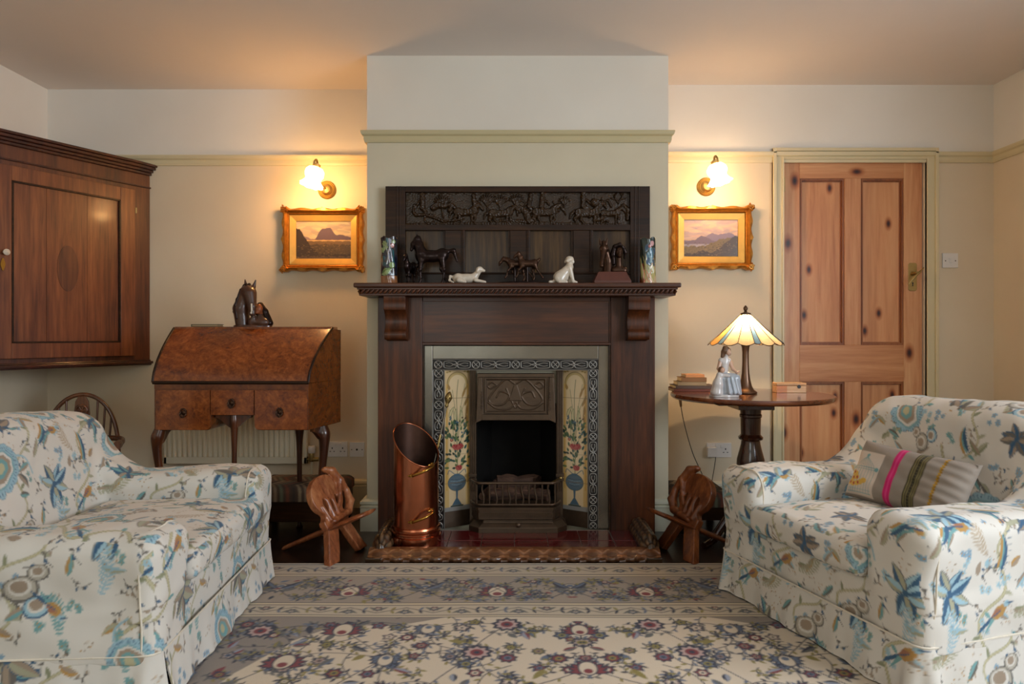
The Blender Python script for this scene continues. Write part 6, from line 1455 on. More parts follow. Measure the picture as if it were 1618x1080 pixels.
def painting(label, px0, px1, py0, py1, Yw, v):
    Yf = Yw - .045; x0, x1, z0, z1 = wx(px0, Yf), wx(px1, Yf), wz(py1, Yf), wz(py0, Yf); w, h = x1 - x0, z1 - z0
    t = thing('framed_painting', label, 'painting', ((x0 + x1)/2, Yw, z0))
    # frame: swept section with wavy outer edge
    def rect(o, n=28):
        pts = []
        for (ax_, ay_, bx_, by_) in ((x0, z0, x1, z0), (x1, z0, x1, z1), (x1, z1, x0, z1), (x0, z1, x0, z0)):
            for k in range(n):
                f = k / n; wv = .008 * math.cos(f * 4 * math.pi) ** 2 * (o < .012) + (.010 if min(f, 1-f) < .10 else 0) * (o < .02) + (.005 if abs(f-.5) < .03 else 0) * (o < .01)
                x, z = ax_ + (bx_ - ax_) * f, ay_ + (by_ - ay_) * f; nx = 0 if ay_ == by_ else (1 if x > (x0+x1)/2 else -1); nz = 0 if ax_ == bx_ else (1 if z > (z0+z1)/2 else -1)
                sx = min(max(x, x0 + o), x1 - o); sz = min(max(z, z0 + o), z1 - o); oo = o + .010 - wv if o < .02 else o
                sx = min(max(x, x0 + oo), x1 - oo); sz = min(max(z, z0 + oo), z1 - oo)
                pts.append((sx, sz))
        return pts
    prof = [(.0, 0.0), (.0, -.020), (.004, -.040), (.012, -.044), (.020, -.034), (.030, -.022), (.036, -.026), (.040, -.022), (.042, -.006), (.044, -.006)]
    m = MB(); V = []; n = None
    for o, d in prof:
        r = rect(o); n = len(r); V += [(a, Yw - .003 + d, b) for a, b in r]
    m.add(V, [(k*n + i, k*n + (i+1) % n, (k+1)*n + (i+1) % n, (k+1)*n + i) for k in range(len(prof) - 1) for i in range(n)]); fr_ = m.build('frame', M_GILT, t, smooth=60, world=True)
    rd = random.Random(v)
    for cx_, cz_ in ((x0 + .016, z0 + .016), (x1 - .016, z0 + .016), (x1 - .016, z1 - .016), (x0 + .016, z1 - .016)):   # corner scrolls
        m = MB()
        for k in range(26):
            a = rd.uniform(0, 6.28); r = rd.uniform(0, .024); m.lathe([(.001, -.005), (.0055, 0), (.001, .005)], (cx_ + r * math.cos(a), Yw - .044 + rd.uniform(-.004, .004), cz_ + r * math.sin(a)), 7)
        m.tube([(cx_ + .014 * math.cos(a) * (1 - a / 12), Yw - .047, cz_ + .014 * math.sin(a) * (1 - a / 12)) for a in np.linspace(0, 9, 26)], .003, 6)
        m.build('corner_scroll', M_GILT, fr_, smooth=60, world=True)
    i0, j0, i1, j1 = x0 + .044, z0 + .044, x1 - .044, z1 - .044; sw = .034
    m = MB()
    for (a, b, c_, d) in ((0, 0, 1, 0), (1, 0, 1, 1), (1, 1, 0, 1), (0, 1, 0, 0)):
        o = lambda u, v_, q: (i0 + q if u == 0 else i1 - q, j0 + q if v_ == 0 else j1 - q)
        A_, B_ = o(a, b, 0), o(c_, d, 0); C_, D_ = o(c_, d, sw), o(a, b, sw)
        m.add([(A_[0], Yw - .020, A_[1]), (B_[0], Yw - .020, B_[1]), (C_[0], Yw - .012, C_[1]), (D_[0], Yw - .012, D_[1]), (D_[0], Yw - .006, D_[1]), (C_[0], Yw - .006, C_[1])], [(0, 1, 2, 3), (3, 2, 5, 4)])
    m.build('gilt_slip', M_GILT_F, t, world=True)
    c = scape(v); n1, n2 = 150, 100; U, Wv = np.meshgrid(np.linspace(0, 1, n1), np.linspace(0, 1, n2), indexing='ij')
    P = np.stack([i0 + sw + (i1 - i0 - 2*sw) * U, Yw - .008 + 0*U, j0 + sw + (j1 - j0 - 2*sw) * Wv], -1); V, Fc, n = slab(P, (0, 1, 0), .003)
    C = c.sample(U.ravel() * .30, Wv.ravel() * .20); make('canvas', V, Fc, M_OIL, t, world=True, cols=np.vstack([C, C * .3]))
painting('gilt-framed brown moorland painting with a single dark mountain, left of the fireplace', 443, 574, 326, 429, YL, 1)
painting('gilt-framed lake painting with pale blue hills, right of the fireplace', 1061, 1191.5, 323, 426, YR, 2)

# ------------------------------------------------------------------ Persian rug
def rug():
    X0, X1, Y0, Y1 = -1.72, 2.14, .75, 2.914; w, h = X1 - X0, Y1 - Y0; ax = w / 2; rs = .0035
    c = Canvas(w, h, rs, '#c4b29c'); rd = random.Random(5)
    CRM, TAU, NV, RD, BLU, OL, GR = '#cfc0aa', '#8b8076', '#23263a', '#7a2a31', '#596479', '#85793a', '#5f5e5c'
    top = h
    def bar(a, b, cl): c.poly([(0, top - b), (w, top - b), (w, top - a), (0, top - a)], cl); 
    def flower(x, y, S, cols, n=8):
        for k in range(n): c.leaf(x, y, k * 2 * math.pi / n + .2, S, S * .62, cols[0], None, 0)
        for k in range(n): c.leaf(x, y, k * 2 * math.pi / n + .2, S * .72, S * .4, cols[1], None, 0)
        c.ell(x, y, S * .34, S * .34, 0, cols[2]); c.ell(x, y, S * .15, S * .15, 0, NV)
    def palmette(x, y, S, rot=math.pi/2, cols=(NV, RD, CRM)):
        for k in range(-4, 5):
            a = rot + k * .42; c.leaf(x, y, a, S * (1.0 - .04 * abs(k)), S * .36, cols[0])
        for k in range(-4, 5):
            a = rot + k * .42; c.leaf(x, y, a, S * (.86 - .04 * abs(k)), S * .26, cols[1])
        c.ell(x + .2*S*math.cos(rot), y + .2*S*math.sin(rot), S * .5, S * .36, rot, NV); c.ell(x + .2*S*math.cos(rot), y + .2*S*math.sin(rot), S * .44, S * .30, rot, cols[2]); c.ell(x, y, S * .16, S * .16, 0, cols[1])
    def vine(pts, wd=.0055, cl=NV, lv=True):
        p = spline(pts, 7); c.stroke(p, wd, cl)
        if lv:
            for i in range(3, len(p) - 2, 4):
                a = math.atan2(*(p[i+1] - p[i])[::-1]); s = 1 if (i // 4) % 2 else -1; c.leaf(p[i][0], p[i][1], a + s * .9, .026, .010, rd.choice([NV, GR, BLU, OL]))
    def curl(x, y, S, a, f=1):
        vine([(x + S * (1 - t/7.5) * math.cos(a + f*t), y + S * (1 - t/7.5) * math.sin(a + f*t)) for t in np.linspace(0, 5.4, 10)], .004)
    # field
    bar(.56, h, CRM)
    half = [(0, .0)]
    # taupe corner with wavy edge on the left (mirrored to the right)
    c.poly([(0, top - .56), (ax - .45, top - .56), (ax - .62, top - .63), (ax - .80, top - .62), (ax - .92, top - .74), (ax - 1.02, top - .95), (ax - 1.12, top - 1.3), (ax - 1.2, top - 1.8), (0, top - 1.9)], TAU)
    FX = [(0, .66), (.24, .62), (.5, .64), (.78, .66), (1.05, .67), (1.35, .68), (0, .92), (.33, .82), (.6, .86), (.9, .88), (1.25, .92), (.2, 1.04), (.48, 1.08), (.75, 1.12), (1.08, 1.14), (1.4, 1.2), (0, 1.26), (.3, 1.3), (.6, 1.34), (.9, 1.4), (1.2, 1.5)]
    for i, (dx, dy) in enumerate(FX):
        for j, (ex, ey) in enumerate(FX):
            if i < j and math.hypot(dx - ex, dy - ey) < .34:
                mx, my = (dx + ex)/2 + .05 * math.sin(i), (dy + ey)/2 + .05 * math.cos(j); vine([(ax - dx, top - dy), (ax - mx, top - my), (ax - ex, top - ey)], .004)
        curl(ax - dx, top - dy, .10 + .02 * (i % 3), i * 1.3, 1 if i % 2 else -1)
    for k in range(25 * 16):
        x, y = (k % 25 + rd.random()) * .078, top - .595 - (k // 25 + rd.random() * .9) * .078; r = rd.random()
        if rd.random() < .5: curl(x, y, rd.uniform(.03, .05), rd.uniform(0, 6), rd.choice((-1, 1)))
        if r < .55: flower(x, y, rd.uniform(.024, .038), (NV, rd.choice([BLU, RD, '#a9968c', OL, RD]), rd.choice([CRM, OL, '#8f7468', BLU])), rd.choice((5, 6, 8)))
        elif r < .95: c.leaf(x, y, rd.uniform(0, 6.28), rd.uniform(.05, .08), .024, rd.choice([NV, BLU, RD, OL, GR]), rd.choice([None, GR, '#8d93a0']))
        else: curl(x, y, rd.uniform(.025, .045), rd.uniform(0, 6), rd.choice((-1, 1)))
    for i, (dx, dy) in enumerate(FX):
        x, y = ax - dx, top - dy
        if i % 3 == 0: palmette(x, y - .02, .085 + .012 * (i % 2), cols=(NV, RD, CRM))
        elif i % 3 == 1: flower(x, y, .062, (NV, '#b59a94', RD), 9)
        else: palmette(x, y, .072, rot=-math.pi/2 + .6 * (i % 2), cols=(NV, BLU, CRM))
    # borders, from the outside inwards
    bar(0, .012, '#d3c8b2'); bar(.012, .020, NV); bar(.020, .135, '#b8a993'); bar(.135, .142, NV); bar(.142, .155, '#cdbf9f'); bar(.155, .160, NV)
    bar(.160, .430, '#9a8d7e'); bar(.430, .435, NV); bar(.435, .450, '#cdbf9f'); bar(.450, .456, NV); bar(.456, .540, '#bcae98'); bar(.540, .545, NV); bar(.545, .556, '#cdbf9f'); bar(.556, .560, NV)
    for (yc, amp, per) in ((.078, .028, .11), (.498, .022, .10)):
        n = int(ax / per) + 2
        for k in range(n):
            x = ax - k * per; s = 1 if k % 2 else -1; vine([(x, top - yc - s*amp), (x - per/2, top - yc), (x - per, top - yc + s*amp)], .0042, NV, False)
            flower(x, top - yc + s * amp * .55, .024, (NV, RD if k % 2 else BLU, CRM), 7)
            for q in (-1, 1): c.leaf(x, top - yc, q * .9 + (1.57 if s > 0 else -1.57), .05, .013, GR); c.leaf(x - per/2, top - yc, q * 1.2, .035, .011, rd.choice([NV, OL, BLU]))
    for k in range(55): c.leaf(rd.uniform(0, ax), top - rd.uniform(.18, .42), rd.uniform(0, 6.28), .045, .017, rd.choice([NV, GR, OL, RD, BLU])); curl(rd.uniform(0, ax), top - rd.uniform(.20, .40), .035, rd.uniform(0, 6))
    for k in range(-1, 8):
        xr_ = ax - k * .28; yc = .295; even = k % 2
        if even: palmette(xr_, top - yc - .050, .108, cols=(NV, RD, CRM))
        else:
            palmette(xr_, top - yc + .03, .082, rot=-math.pi/2, cols=(NV, BLU, '#b7a98f'))
            for q in (-1, 1): c.leaf(xr_, top - yc, math.pi/2 + q * 1.1, .12, .035, NV, BLU, -q * .7); c.leaf(xr_, top - yc - .02, math.pi/2 + q * 1.5, .09, .025, GR, None, -q * .6)
        for q in (-1, 1):
            for s in (-1, 1): vine([(xr_, top - yc), (xr_ + q*.07, top - yc + s*.08), (xr_ + q*.12, top - yc + s*.06), (xr_ + q*.13, top - yc + s*.01)], .0042)
            flower(xr_ + q * .14, top - yc + .075, .022, (NV, RD, CRM), 6); flower(xr_ + q * .14, top - yc - .075, .022, (NV, BLU, OL), 6); flower(xr_ + q*.09, top - yc, .018, (NV, OL, CRM), 5)
            for s in (-1, 1): curl(xr_ + q*.10, top - yc + s*.085, .03, q, s)
        for j in range(7): c.leaf(xr_ + rd.uniform(-.14, .14), top - yc + rd.uniform(-.12, .12), rd.uniform(0, 6.28), .032, .012, rd.choice([NV, GR, OL, RD]))
    a = c.a; hw_ = c.W // 2; a[:, c.W - hw_:] = a[:, :hw_][:, ::-1]
    # the pattern also turns round the side borders
    side = .560; n = int(side / rs)
    for i in range(n):
        rows = slice(0, max(0, c.H - i)); src = a[c.H - 1 - i, :, :]; L = c.H - i; idx = (np.arange(L) * 1.0).astype(int) % c.W
        a[0:L, i] = src[(hw_ - idx) % c.W]; a[0:L, c.W - 1 - i] = src[(hw_ - idx) % c.W]
    n1, n2 = int(w / .0045), int(h / .0045)
    U, Wv = np.meshgrid(np.linspace(0, 1, n1), np.linspace(0, 1, n2), indexing='ij')
    Z = .010 + .0015 * np.sin(U * 31 + 3 * np.sin(Wv * 7)) * np.sin(Wv * 23) * np.clip(np.minimum(Wv, 1 - Wv) * 20, 0, 1)
    P = np.stack([X0 + U * w, Y0 + Wv * h, Z], -1); V, Fc, n = slab(P, (0, 0, -1), .0085); C = c.sample(U.ravel() * w, Wv.ravel() * h)
    o = make('rug', V, Fc, attr_mat('wool_pile', .95, sheen=.2, bs=.5, bsc=350, spec=.1), None, smooth=180, cols=np.vstack([C, C * .5]))
    tag(o, 'cream Persian rug with navy and red floral arabesques and borders on the parquet floor', 'rug')
rug()

# ------------------------------------------------------------------ ornaments
def solid(name, prims, mat, parent=None, k=.01, h=.0025, M=None, cut=None, smooth=180):
    V, Fc = blob(prims, k, h, cut)
    if M is not None: Mn = np.array(M); V = V @ Mn[:3, :3].T + Mn[:3, 3]
    return make(name, V, Fc, mat, parent, smooth=smooth, world=parent is not None)
def horse(S, legs, neck=((.36, .80), (.52, 1.10), (.60, 1.24)), head=((.60, 1.26), (.74, 1.10), (.82, 1.00)), tail=((-.42, .86), (-.56, .82), (-.60, .55)), nk=1.0):
    """prims of a horse, nose to +x, height of withers about S; leg: (top, knee, fetlock, hoof) points as (x, z), and side y"""
    s = S; c = lambda a, ra, b, rb: ('c', tuple(s*v for v in a), s*ra, tuple(s*v for v in b), s*rb)
    P = [('e', (0, 0, .80*s), (.36*s, .16*s, .175*s)), ('e', (-.30*s, 0, .84*s), (.19*s, .16*s, .19*s)), ('e', (.28*s, 0, .80*s), (.18*s, .14*s, .20*s))]
    (a, b), (d, e), (f, g) = neck; P += [c((a, 0, b), .135*nk, (d, 0, e), .095*nk), c((d, 0, e), .095*nk, (f, 0, g), .075)]
    (a, b), (d, e), (f, g) = head; P += [c((a, 0, b), .085, (d, 0, e), .058), c((d, 0, e), .056, (f, 0, g), .044)]
    for q in (-1, 1): P.append(c((a - .02, q*.04, b + .05), .022, (a - .01, q*.055, b + .14), .008))
    (a, b), (d, e) = neck[0], neck[2]                       # crest of the mane
    P += [c((a - .10, 0, b + .10), .03, (neck[1][0] - .09, 0, neck[1][1] + .05), .035), c((neck[1][0] - .09, 0, neck[1][1] + .05), .035, (d - .03, 0, e + .08), .03)]
    (a, b), (d, e), (f, g) = tail; P += [c((a, 0, b), .045, (d, 0, e), .06), c((d, 0, e), .06, (f, 0, g), .03)]
    for (t, kn, fe, ho), y, fore in legs:
        r0 = .075 if fore else .105
        P += [c((t[0], y*.8, t[1]), r0, (kn[0], y, kn[1]), .040), c((kn[0], y, kn[1]), .038, (fe[0], y, fe[1]), .024), c((fe[0], y, fe[1]), .026, (ho[0], y, ho[1]), .030), c((ho[0], y, ho[1]), .030, (ho[0] + .02, y, ho[1] - .035), .036)]
    return P
STAND = [(((.28, .66), (.31, .42), (.30, .12), (.33, .05)), .08, 1), (((.27, .66), (.44, .52), (.36, .30), (.30, .22)), -.08, 1), (((-.30, .72), (-.36, .42), (-.34, .12), (-.31, .05)), .09, 0), (((-.30, .72), (-.26, .44), (-.40, .14), (-.44, .05)), -.09, 0)]
TROT = [(((.28, .66), (.46, .50), (.52, .26), (.58, .18)), .08, 1), (((.27, .66), (.24, .42), (.14, .18), (.12, .06)), -.08, 1), (((-.32, .72), (-.44, .48), (-.62, .24), (-.70, .14)), .09, 0), (((-.30, .72), (-.22, .46), (-.30, .16), (-.26, .06)), -.09, 0)]
SHZ = 1.2292
def face(x, y, z, flip=True, rz=0.0): # local +x (nose) turned towards picture left when flip
    return Matrix.Translation((x, y, z)) @ Matrix.Rotation(math.pi + rz if flip else rz, 4, 'Z')
Ym = 3.31
S1 = .172
o = solid('horse_figurine', horse(S1, STAND, neck=((.30, .88), (.38, 1.10), (.38, 1.26)), head=((.42, 1.28), (.53, 1.14), (.57, .98)), tail=((-.44, .94), (-.62, .96), (-.72, .66)), nk=1.25), M_BRONZE_D, k=.010, h=.0021, M=face(wx(682, Ym), Ym, SHZ - .001))
tag(o, 'large dark bronze horse figurine facing left beside the parrot vase on the mantel', 'figurine', 'bronze horses on the mantel')
del o['group']
Yf_ = 3.335
o = solid('foal_figurine', horse(.112, [(((.24, .66), (.26, .40), (.25, .12), (.27, .05)), .07, 1), (((.24, .66), (.20, .40), (.17, .12), (.19, .05)), -.07, 1), (((-.20, .72), (-.25, .42), (-.22, .12), (-.2, .05)), .08, 0), (((-.2, .72), (-.16, .42), (-.19, .12), (-.17, .05)), -.08, 0)], neck=((.26, .86), (.36, 1.06), (.38, 1.18)), head=((.40, 1.2), (.52, 1.1), (.58, 1.0)), tail=((-.4, .84), (-.46, .76), (-.46, .6))), M_BRONZE_D, k=.008, h=.0019, M=Matrix.Translation((wx(648, Yf_), Yf_, SHZ - .001)) @ Matrix.Rotation(R(-110), 4, 'Z'))
tag(o, 'small dark bronze foal figurine between the parrot vase and the large horse', 'figurine')
# galloping mare and foal on one base
gp = thing('horse_group_figurine', 'dark bronze group of two galloping horses on a base at the middle of the mantel', 'figurine', (wx(820, Ym), Ym, SHZ))
xc = wx(820, Ym)
solid('mare', horse(.105, TROT, neck=((.32, .84), (.52, .98), (.66, 1.02)), head=((.68, 1.02), (.82, .86), (.86, .74)), tail=((-.42, .9), (-.58, .92), (-.70, .78))), M_BRONZE, gp, k=.008, h=.0019, M=face(xc - .005, Ym + .012, SHZ + .016))
solid('galloping_foal', horse(.100, TROT, neck=((.32, .84), (.40, 1.10), (.46, 1.26)), head=((.48, 1.28), (.62, 1.18), (.70, 1.08)), tail=((-.42, .9), (-.52, 1.0), (-.56, 1.06))), M_BRONZE, gp, k=.008, h=.0019, M=face(xc + .045, Ym - .02, SHZ + .018))
m = MB(); m.lathe([(1, 0), (1, .006), (.95, .011), (.5, .015)], n=40, M=Matrix.Translation((xc + .015, Ym, SHZ)) @ Matrix.Diagonal((.115, .04, 1, 1)), rip=lambda a, k: 1 + .05 * math.sin(5*a))
m.tube([(xc - .02, Ym + .01, SHZ + .01), (xc - .02, Ym + .012, SHZ + .09)], .006, 8).tube([(xc + .04, Ym - .02, SHZ + .01), (xc + .04, Ym - .02, SHZ + .085)], .005, 8)
m.build('rough_base', M_BRONZE_D, gp, smooth=50, world=True)
# porcelain dogs
def dog_lying(): # head to +x
    return [('e', (0, 0, .030), (.060, .028, .026)), ('e', (-.045, 0, .030), (.030, .030, .028)), ('c', (.040, 0, .036), .022, (.062, 0, .060), .015), ('e', (.070, 0, .078), (.019, .017, .017)), ('c', (.078, 0, .077), .012, (.095, -.004, .071), .008),
            ('c', (.066, .014, .082), .007, (.060, .018, .066), .007), ('c', (.066, -.014, .082), .007, (.060, -.018, .066), .007), ('c', (.050, -.020, .018), .010, (.102, -.022, .008), .007), ('c', (.050, .020, .018), .010, (.095, .022, .008), .007),
            ('c', (-.040, -.028, .018), .014, (-.005, -.034, .008), .008), ('c', (-.062, 0, .034), .008, (-.088, -.004, .040), .006), ('c', (-.088, -.004, .040), .006, (-.092, -.006, .018), .005), ('c', (-.092, -.006, .018), .005, (-.070, -.018, .006), .005)]
o = solid('dog_figurine', dog_lying(), M_PORC, k=.008, h=.0016, M=Matrix.Translation((wx(737, 3.27), 3.27, SHZ)) @ Matrix.Scale(.88, 4), cut=.0005)
tag(o, 'white porcelain dog figurine lying down on the mantel', 'figurine')
o = solid('dog_figurine', [('e', (-.022, 0, .034), (.040, .030, .034)), ('c', (-.010, 0, .048), .030, (.022, 0, .086), .020), ('c', (.022, 0, .086), .018, (.024, 0, .112), .014), ('e', (.022, -.003, .125), (.020, .018, .018)), ('c', (.018, -.012, .121), .010, (.008, -.024, .115), .008),
    ('c', (.034, -.004, .130), .007, (.040, -.004, .112), .008), ('c', (.008, .012, .130), .006, (.002, .014, .114), .006), ('c', (.022, -.012, .080), .015, (.040, -.014, .012), .008), ('c', (.040, -.014, .010), .008, (.056, -.016, .006), .007), ('c', (.018, .012, .078), .013, (.024, .014, .010), .008), ('c', (.024, .014, .008), .008, (.036, .014, .006), .007),
    ('e', (-.030, -.022, .028), (.026, .014, .026)), ('c', (-.030, -.028, .008), .009, (.004, -.030, .007), .008), ('c', (-.052, 0, .012), .008, (-.078, -.006, .009), .008)], M_PORC, k=.007, h=.0017, M=Matrix.Translation((wx(893, 3.27), 3.27, SHZ)) @ Matrix.Scale(.93, 4), cut=.0005)
tag(o, 'white porcelain dog figurine sitting up on the mantel', 'figurine')
# bust of a woman and a horse on a wooden plinth
Yb_ = 3.30; bcx = wx(966, Yb_)
bs_ = thing('horse_and_woman_bust', 'bronze busts of a horse and a woman on one reddish wooden plinth on the mantel', 'figurine', (bcx, Yb_, SHZ))
m = MB(); b0, b1 = .088, .066
m.add([(bcx - b0, Yb_ - .05, SHZ), (bcx + b0, Yb_ - .05, SHZ), (bcx + b0, Yb_ + .05, SHZ), (bcx - b0, Yb_ + .05, SHZ), (bcx - b0, Yb_ - .05, SHZ + .014), (bcx + b0, Yb_ - .05, SHZ + .014), (bcx + b0, Yb_ + .05, SHZ + .014), (bcx - b0, Yb_ + .05, SHZ + .014),
       (bcx - b1, Yb_ - .036, SHZ + .058), (bcx + b1, Yb_ - .036, SHZ + .058), (bcx + b1, Yb_ + .036, SHZ + .058), (bcx - b1, Yb_ + .036, SHZ + .058)],
      [(0, 3, 2, 1), (0, 1, 5, 4), (1, 2, 6, 5), (2, 3, 7, 6), (3, 0, 4, 7), (4, 5, 9, 8), (5, 6, 10, 9), (6, 7, 11, 10), (7, 4, 8, 11), (8, 9, 10, 11)])
m.build('plinth', M_TERRA, bs_, world=True, bevel=.0015)
zb0 = SHZ + .058
def horse_head(s, x, y, z, tilt=0): # head seen three-quarter from the front, nose down
    g = lambda a, b, c: (x + s*a, y + s*b, z + s*c)
    return [('c', g(.16, .12, 0), .20*s, g(.16, .14, .40), .15*s), ('c', g(.16, .14, .40), .15*s, g(.06, .06, .78), .12*s), ('e', g(0, -.06, .76), (.135*s, .14*s, .13*s)), ('c', g(0, -.10, .72), .115*s, g(-.09, -.30, .30), .052*s), ('c', g(-.09, -.30, .30), .056*s, g(-.10, -.33, .18), .068*s),
            ('c', g(-.09, .0, .92), .045*s, g(-.13, -.02, 1.10), .012*s), ('c', g(.09, .0, .92), .045*s, g(.13, -.02, 1.10), .012*s), ('e', g(.11, -.14, .74), (.03*s, .03*s, .03*s)), ('e', g(-.11, -.14, .74), (.03*s, .03*s, .03*s)), ('c', g(0, .0, .98), .05*s, g(-.01, -.18, .80), .035*s), ('c', g(.16, .16, .1), .09*s, g(.10, .12, .8), .07*s)]
def woman_head(s, x, y, z):
    g = lambda a, b, c: (x + s*a, y + s*b, z + s*c)
    return [('c', g(-.12, 0, .05), .12*s, g(.14, 0, .05), .12*s), ('c', g(0, 0, .12), .10*s, g(.0, 0, .42), .075*s), ('e', g(0, -.02, .58), (.115*s, .125*s, .16*s)), ('c', g(0, -.14, .60), .018*s, g(0, -.15, .54), .024*s), ('e', g(0, -.10, .46), (.05*s, .05*s, .035*s)), ('c', g(-.05, -.12, .635), .016*s, g(-.03, -.13, .63), .016*s), ('c', g(.05, -.12, .635), .016*s, g(.03, -.13, .63), .016*s), ('c', g(-.02, -.14, .505), .014*s, g(.02, -.14, .505), .014*s)]
solid('bronze_horse_head', horse_head(.150, bcx - .038, Yb_, zb0), M_BRONZE, bs_, k=.007, h=.0017, cut=zb0 - .0005)
wm = woman_head(.165, bcx + .036, Yb_ - .005, zb0)
wo = solid('bronze_woman_head', wm, M_BRONZE, bs_, k=.006, h=.0016, cut=zb0 - .0005)
g = lambda a, b, c: (bcx + .036 + .165*a, Yb_ - .005 + .165*b, zb0 + .165*c)
solid('bronze_hair', [('e', g(0, .08, .66), (.026, .020, .026)), ('c', g(-.12, .02, .74), .012, g(-.17, .04, .52), .015), ('c', g(-.17, .04, .52), .014, g(-.15, .06, .26), .010), ('c', g(-.10, -.02, .76), .010, g(.02, -.06, .80), .009), ('c', g(.02, -.06, .80), .010, g(.12, .0, .72), .009), ('c', g(.12, .0, .72), .010, g(.19, .03, .58), .009), ('c', g(.19, .03, .58), .008, g(.17, .05, .42), .005)], M_BRONZE_D, wo, k=.006, h=.0016)

# moulded vases
def vase(label, x, y, h, r, v):
    t = thing('vase', label, 'vase', (x, y, SHZ)); n1, n2 = 150, 150
    w = 2 * math.pi * r; c = Canvas(w, h, .0014, '#8f5a34' if v == 1 else '#c6a886'); rd = random.Random(v); q = w / 2
    # the side facing the room is the middle of the canvas
    if v == 1:
        c.poly([(0, h*.17), (w, h*.17), (w, h), (0, h)], '#1a1a26')
        for k in range(22): c.ell(rd.uniform(0, w), rd.uniform(.3*h, h), .012, .014, rd.random()*3, rd.choice(['#2b2f55', '#20222e', '#245059', '#3a2d28']), .9)
        for (dx, z, s) in ((-.018, .86, 1), (-.03, .72, .9), (-.012, .78, 1), (.03, .9, .7)):
            for k in range(6): c.leaf(q + dx, h*z, k * 1.05, .018*s, .012, '#7d8e5a' if k % 2 else '#94a070')
        c.stroke(spline([(q + .006, h*.97), (q + .010, h*.8), (q + .002, h*.62), (q + .010, h*.45)], 5), .005, '#b9b3bd'); c.stroke(spline([(q - .01, h*.8), (q + .001, h*.6), (q - .006, h*.42)], 5), .004, '#a8a59a')
        c.ell(q + .024, h*.82, .010, .011, 0, '#c08279'); c.poly([(q + .022, h*.75), (q + .034, h*.72), (q + .036, h*.4), (q + .026, h*.35)], '#1f5560')
        c.leaf(q - .036, h*.20, .45, .070, .034, '#6f8a52', '#8ba06a'); c.ell(q + .022, h*.40, .015, .014, 0, '#829a60'); c.stroke([(q - .03, h*.24), (q + .012, h*.36)], .003, '#4d6038')
        for k in range(4): c.stroke([(q - .01 + k*.008, h*.2), (q - .014 + k*.008, h*.08)], .0028, '#5a3620')
    else:
        c.poly([(0, 0), (q - .020, 0), (q - .012, h), (0, h)], '#7a3f1c'); c.poly([(0, h*.45), (w, h*.45), (w, h), (0, h)], '#23322f')
        for k in range(18): c.leaf(rd.uniform(q - .05, q + .05), rd.uniform(0, h*.3), 1.57 + rd.uniform(-.25, .25), rd.uniform(.08, .14), .009, rd.choice(['#b0a868', '#6f7a44', '#c9b990', '#8d8a5a']), None, rd.uniform(-.3, .3))
        for k in range(12): c.ell(q + rd.uniform(-.02, .035), rd.uniform(.45*h, .8*h), .009, .018, rd.uniform(-.3, .3), rd.choice(['#4a7386', '#2f4a5e', '#87a5b0', '#34506a']))
        c.ell(q + .016, h*.88, .011, .013, 0, '#c79a9c'); c.ell(q + .004, h*.82, .008, .008, 0, '#a9605a')
        for k in range(8): c.stroke([(q + rd.uniform(-.03, .03), 0), (q + rd.uniform(-.03, .03), h*.3)], .003, rd.choice(['#cf7b5c', '#d8c9a4', '#b0a868']))
    A_, T = np.meshgrid(np.linspace(0, 2*math.pi, n1), np.linspace(0, 1, n2), indexing='ij')
    C = c.sample(A_ / (2*math.pi) * w, T * h); lum = C.mean(-1)
    rr_ = r * (1 - .05 * np.sin(T * math.pi)) + .006 * (lum - .15) + .0015 * np.sin(A_ * 6 + T * 9)
    th = A_ + math.pi / 2; zr = T * h + .006 * (T > .97) * np.sin(A_ * 5 + v) * (T - .97) / .03
    # theta: canvas middle (A = pi) faces -y
    P = np.stack([x + rr_ * np.cos(th), y + rr_ * np.sin(th), SHZ + zr], -1)
    rin = rr_ - .004; Pi = np.stack([x + rin * np.cos(th), y + rin * np.sin(th), SHZ + .004 + zr * .98], -1)
    V = np.vstack([P.reshape(-1, 3), Pi.reshape(-1, 3)]); n = n1 * n2; Fq = quads(n1, n2); i = np.arange(n1 - 1)
    top = np.stack([i*n2 + n2 - 1, i*n2 + n2 - 1 + n, (i+1)*n2 + n2 - 1 + n, (i+1)*n2 + n2 - 1], 1)
    make('vase_body', V, np.vstack([Fq[:, ::-1], Fq + n, top[:, ::-1]]), M_VASE, t, smooth=180, world=True, cols=np.vstack([C.reshape(-1, 3), C.reshape(-1, 3) * .3]))
    MB().lathe([(r * .96, 0), (r * .96, .003)], (x, y, SHZ), 40).build('vase_bottom', M_TERRA, t, world=True)
M_VASE = attr_mat('majolica_glaze', .2, 0, .6)
vase('cylindrical moulded vase with green bird and leaves at the left end of the mantel', wx(615, 3.29), 3.29, .222, .041, 1)
vase('narrow moulded vase with blue irises at the right end of the mantel', wx(1023.5, 3.29), 3.29, .218, .038, 2)

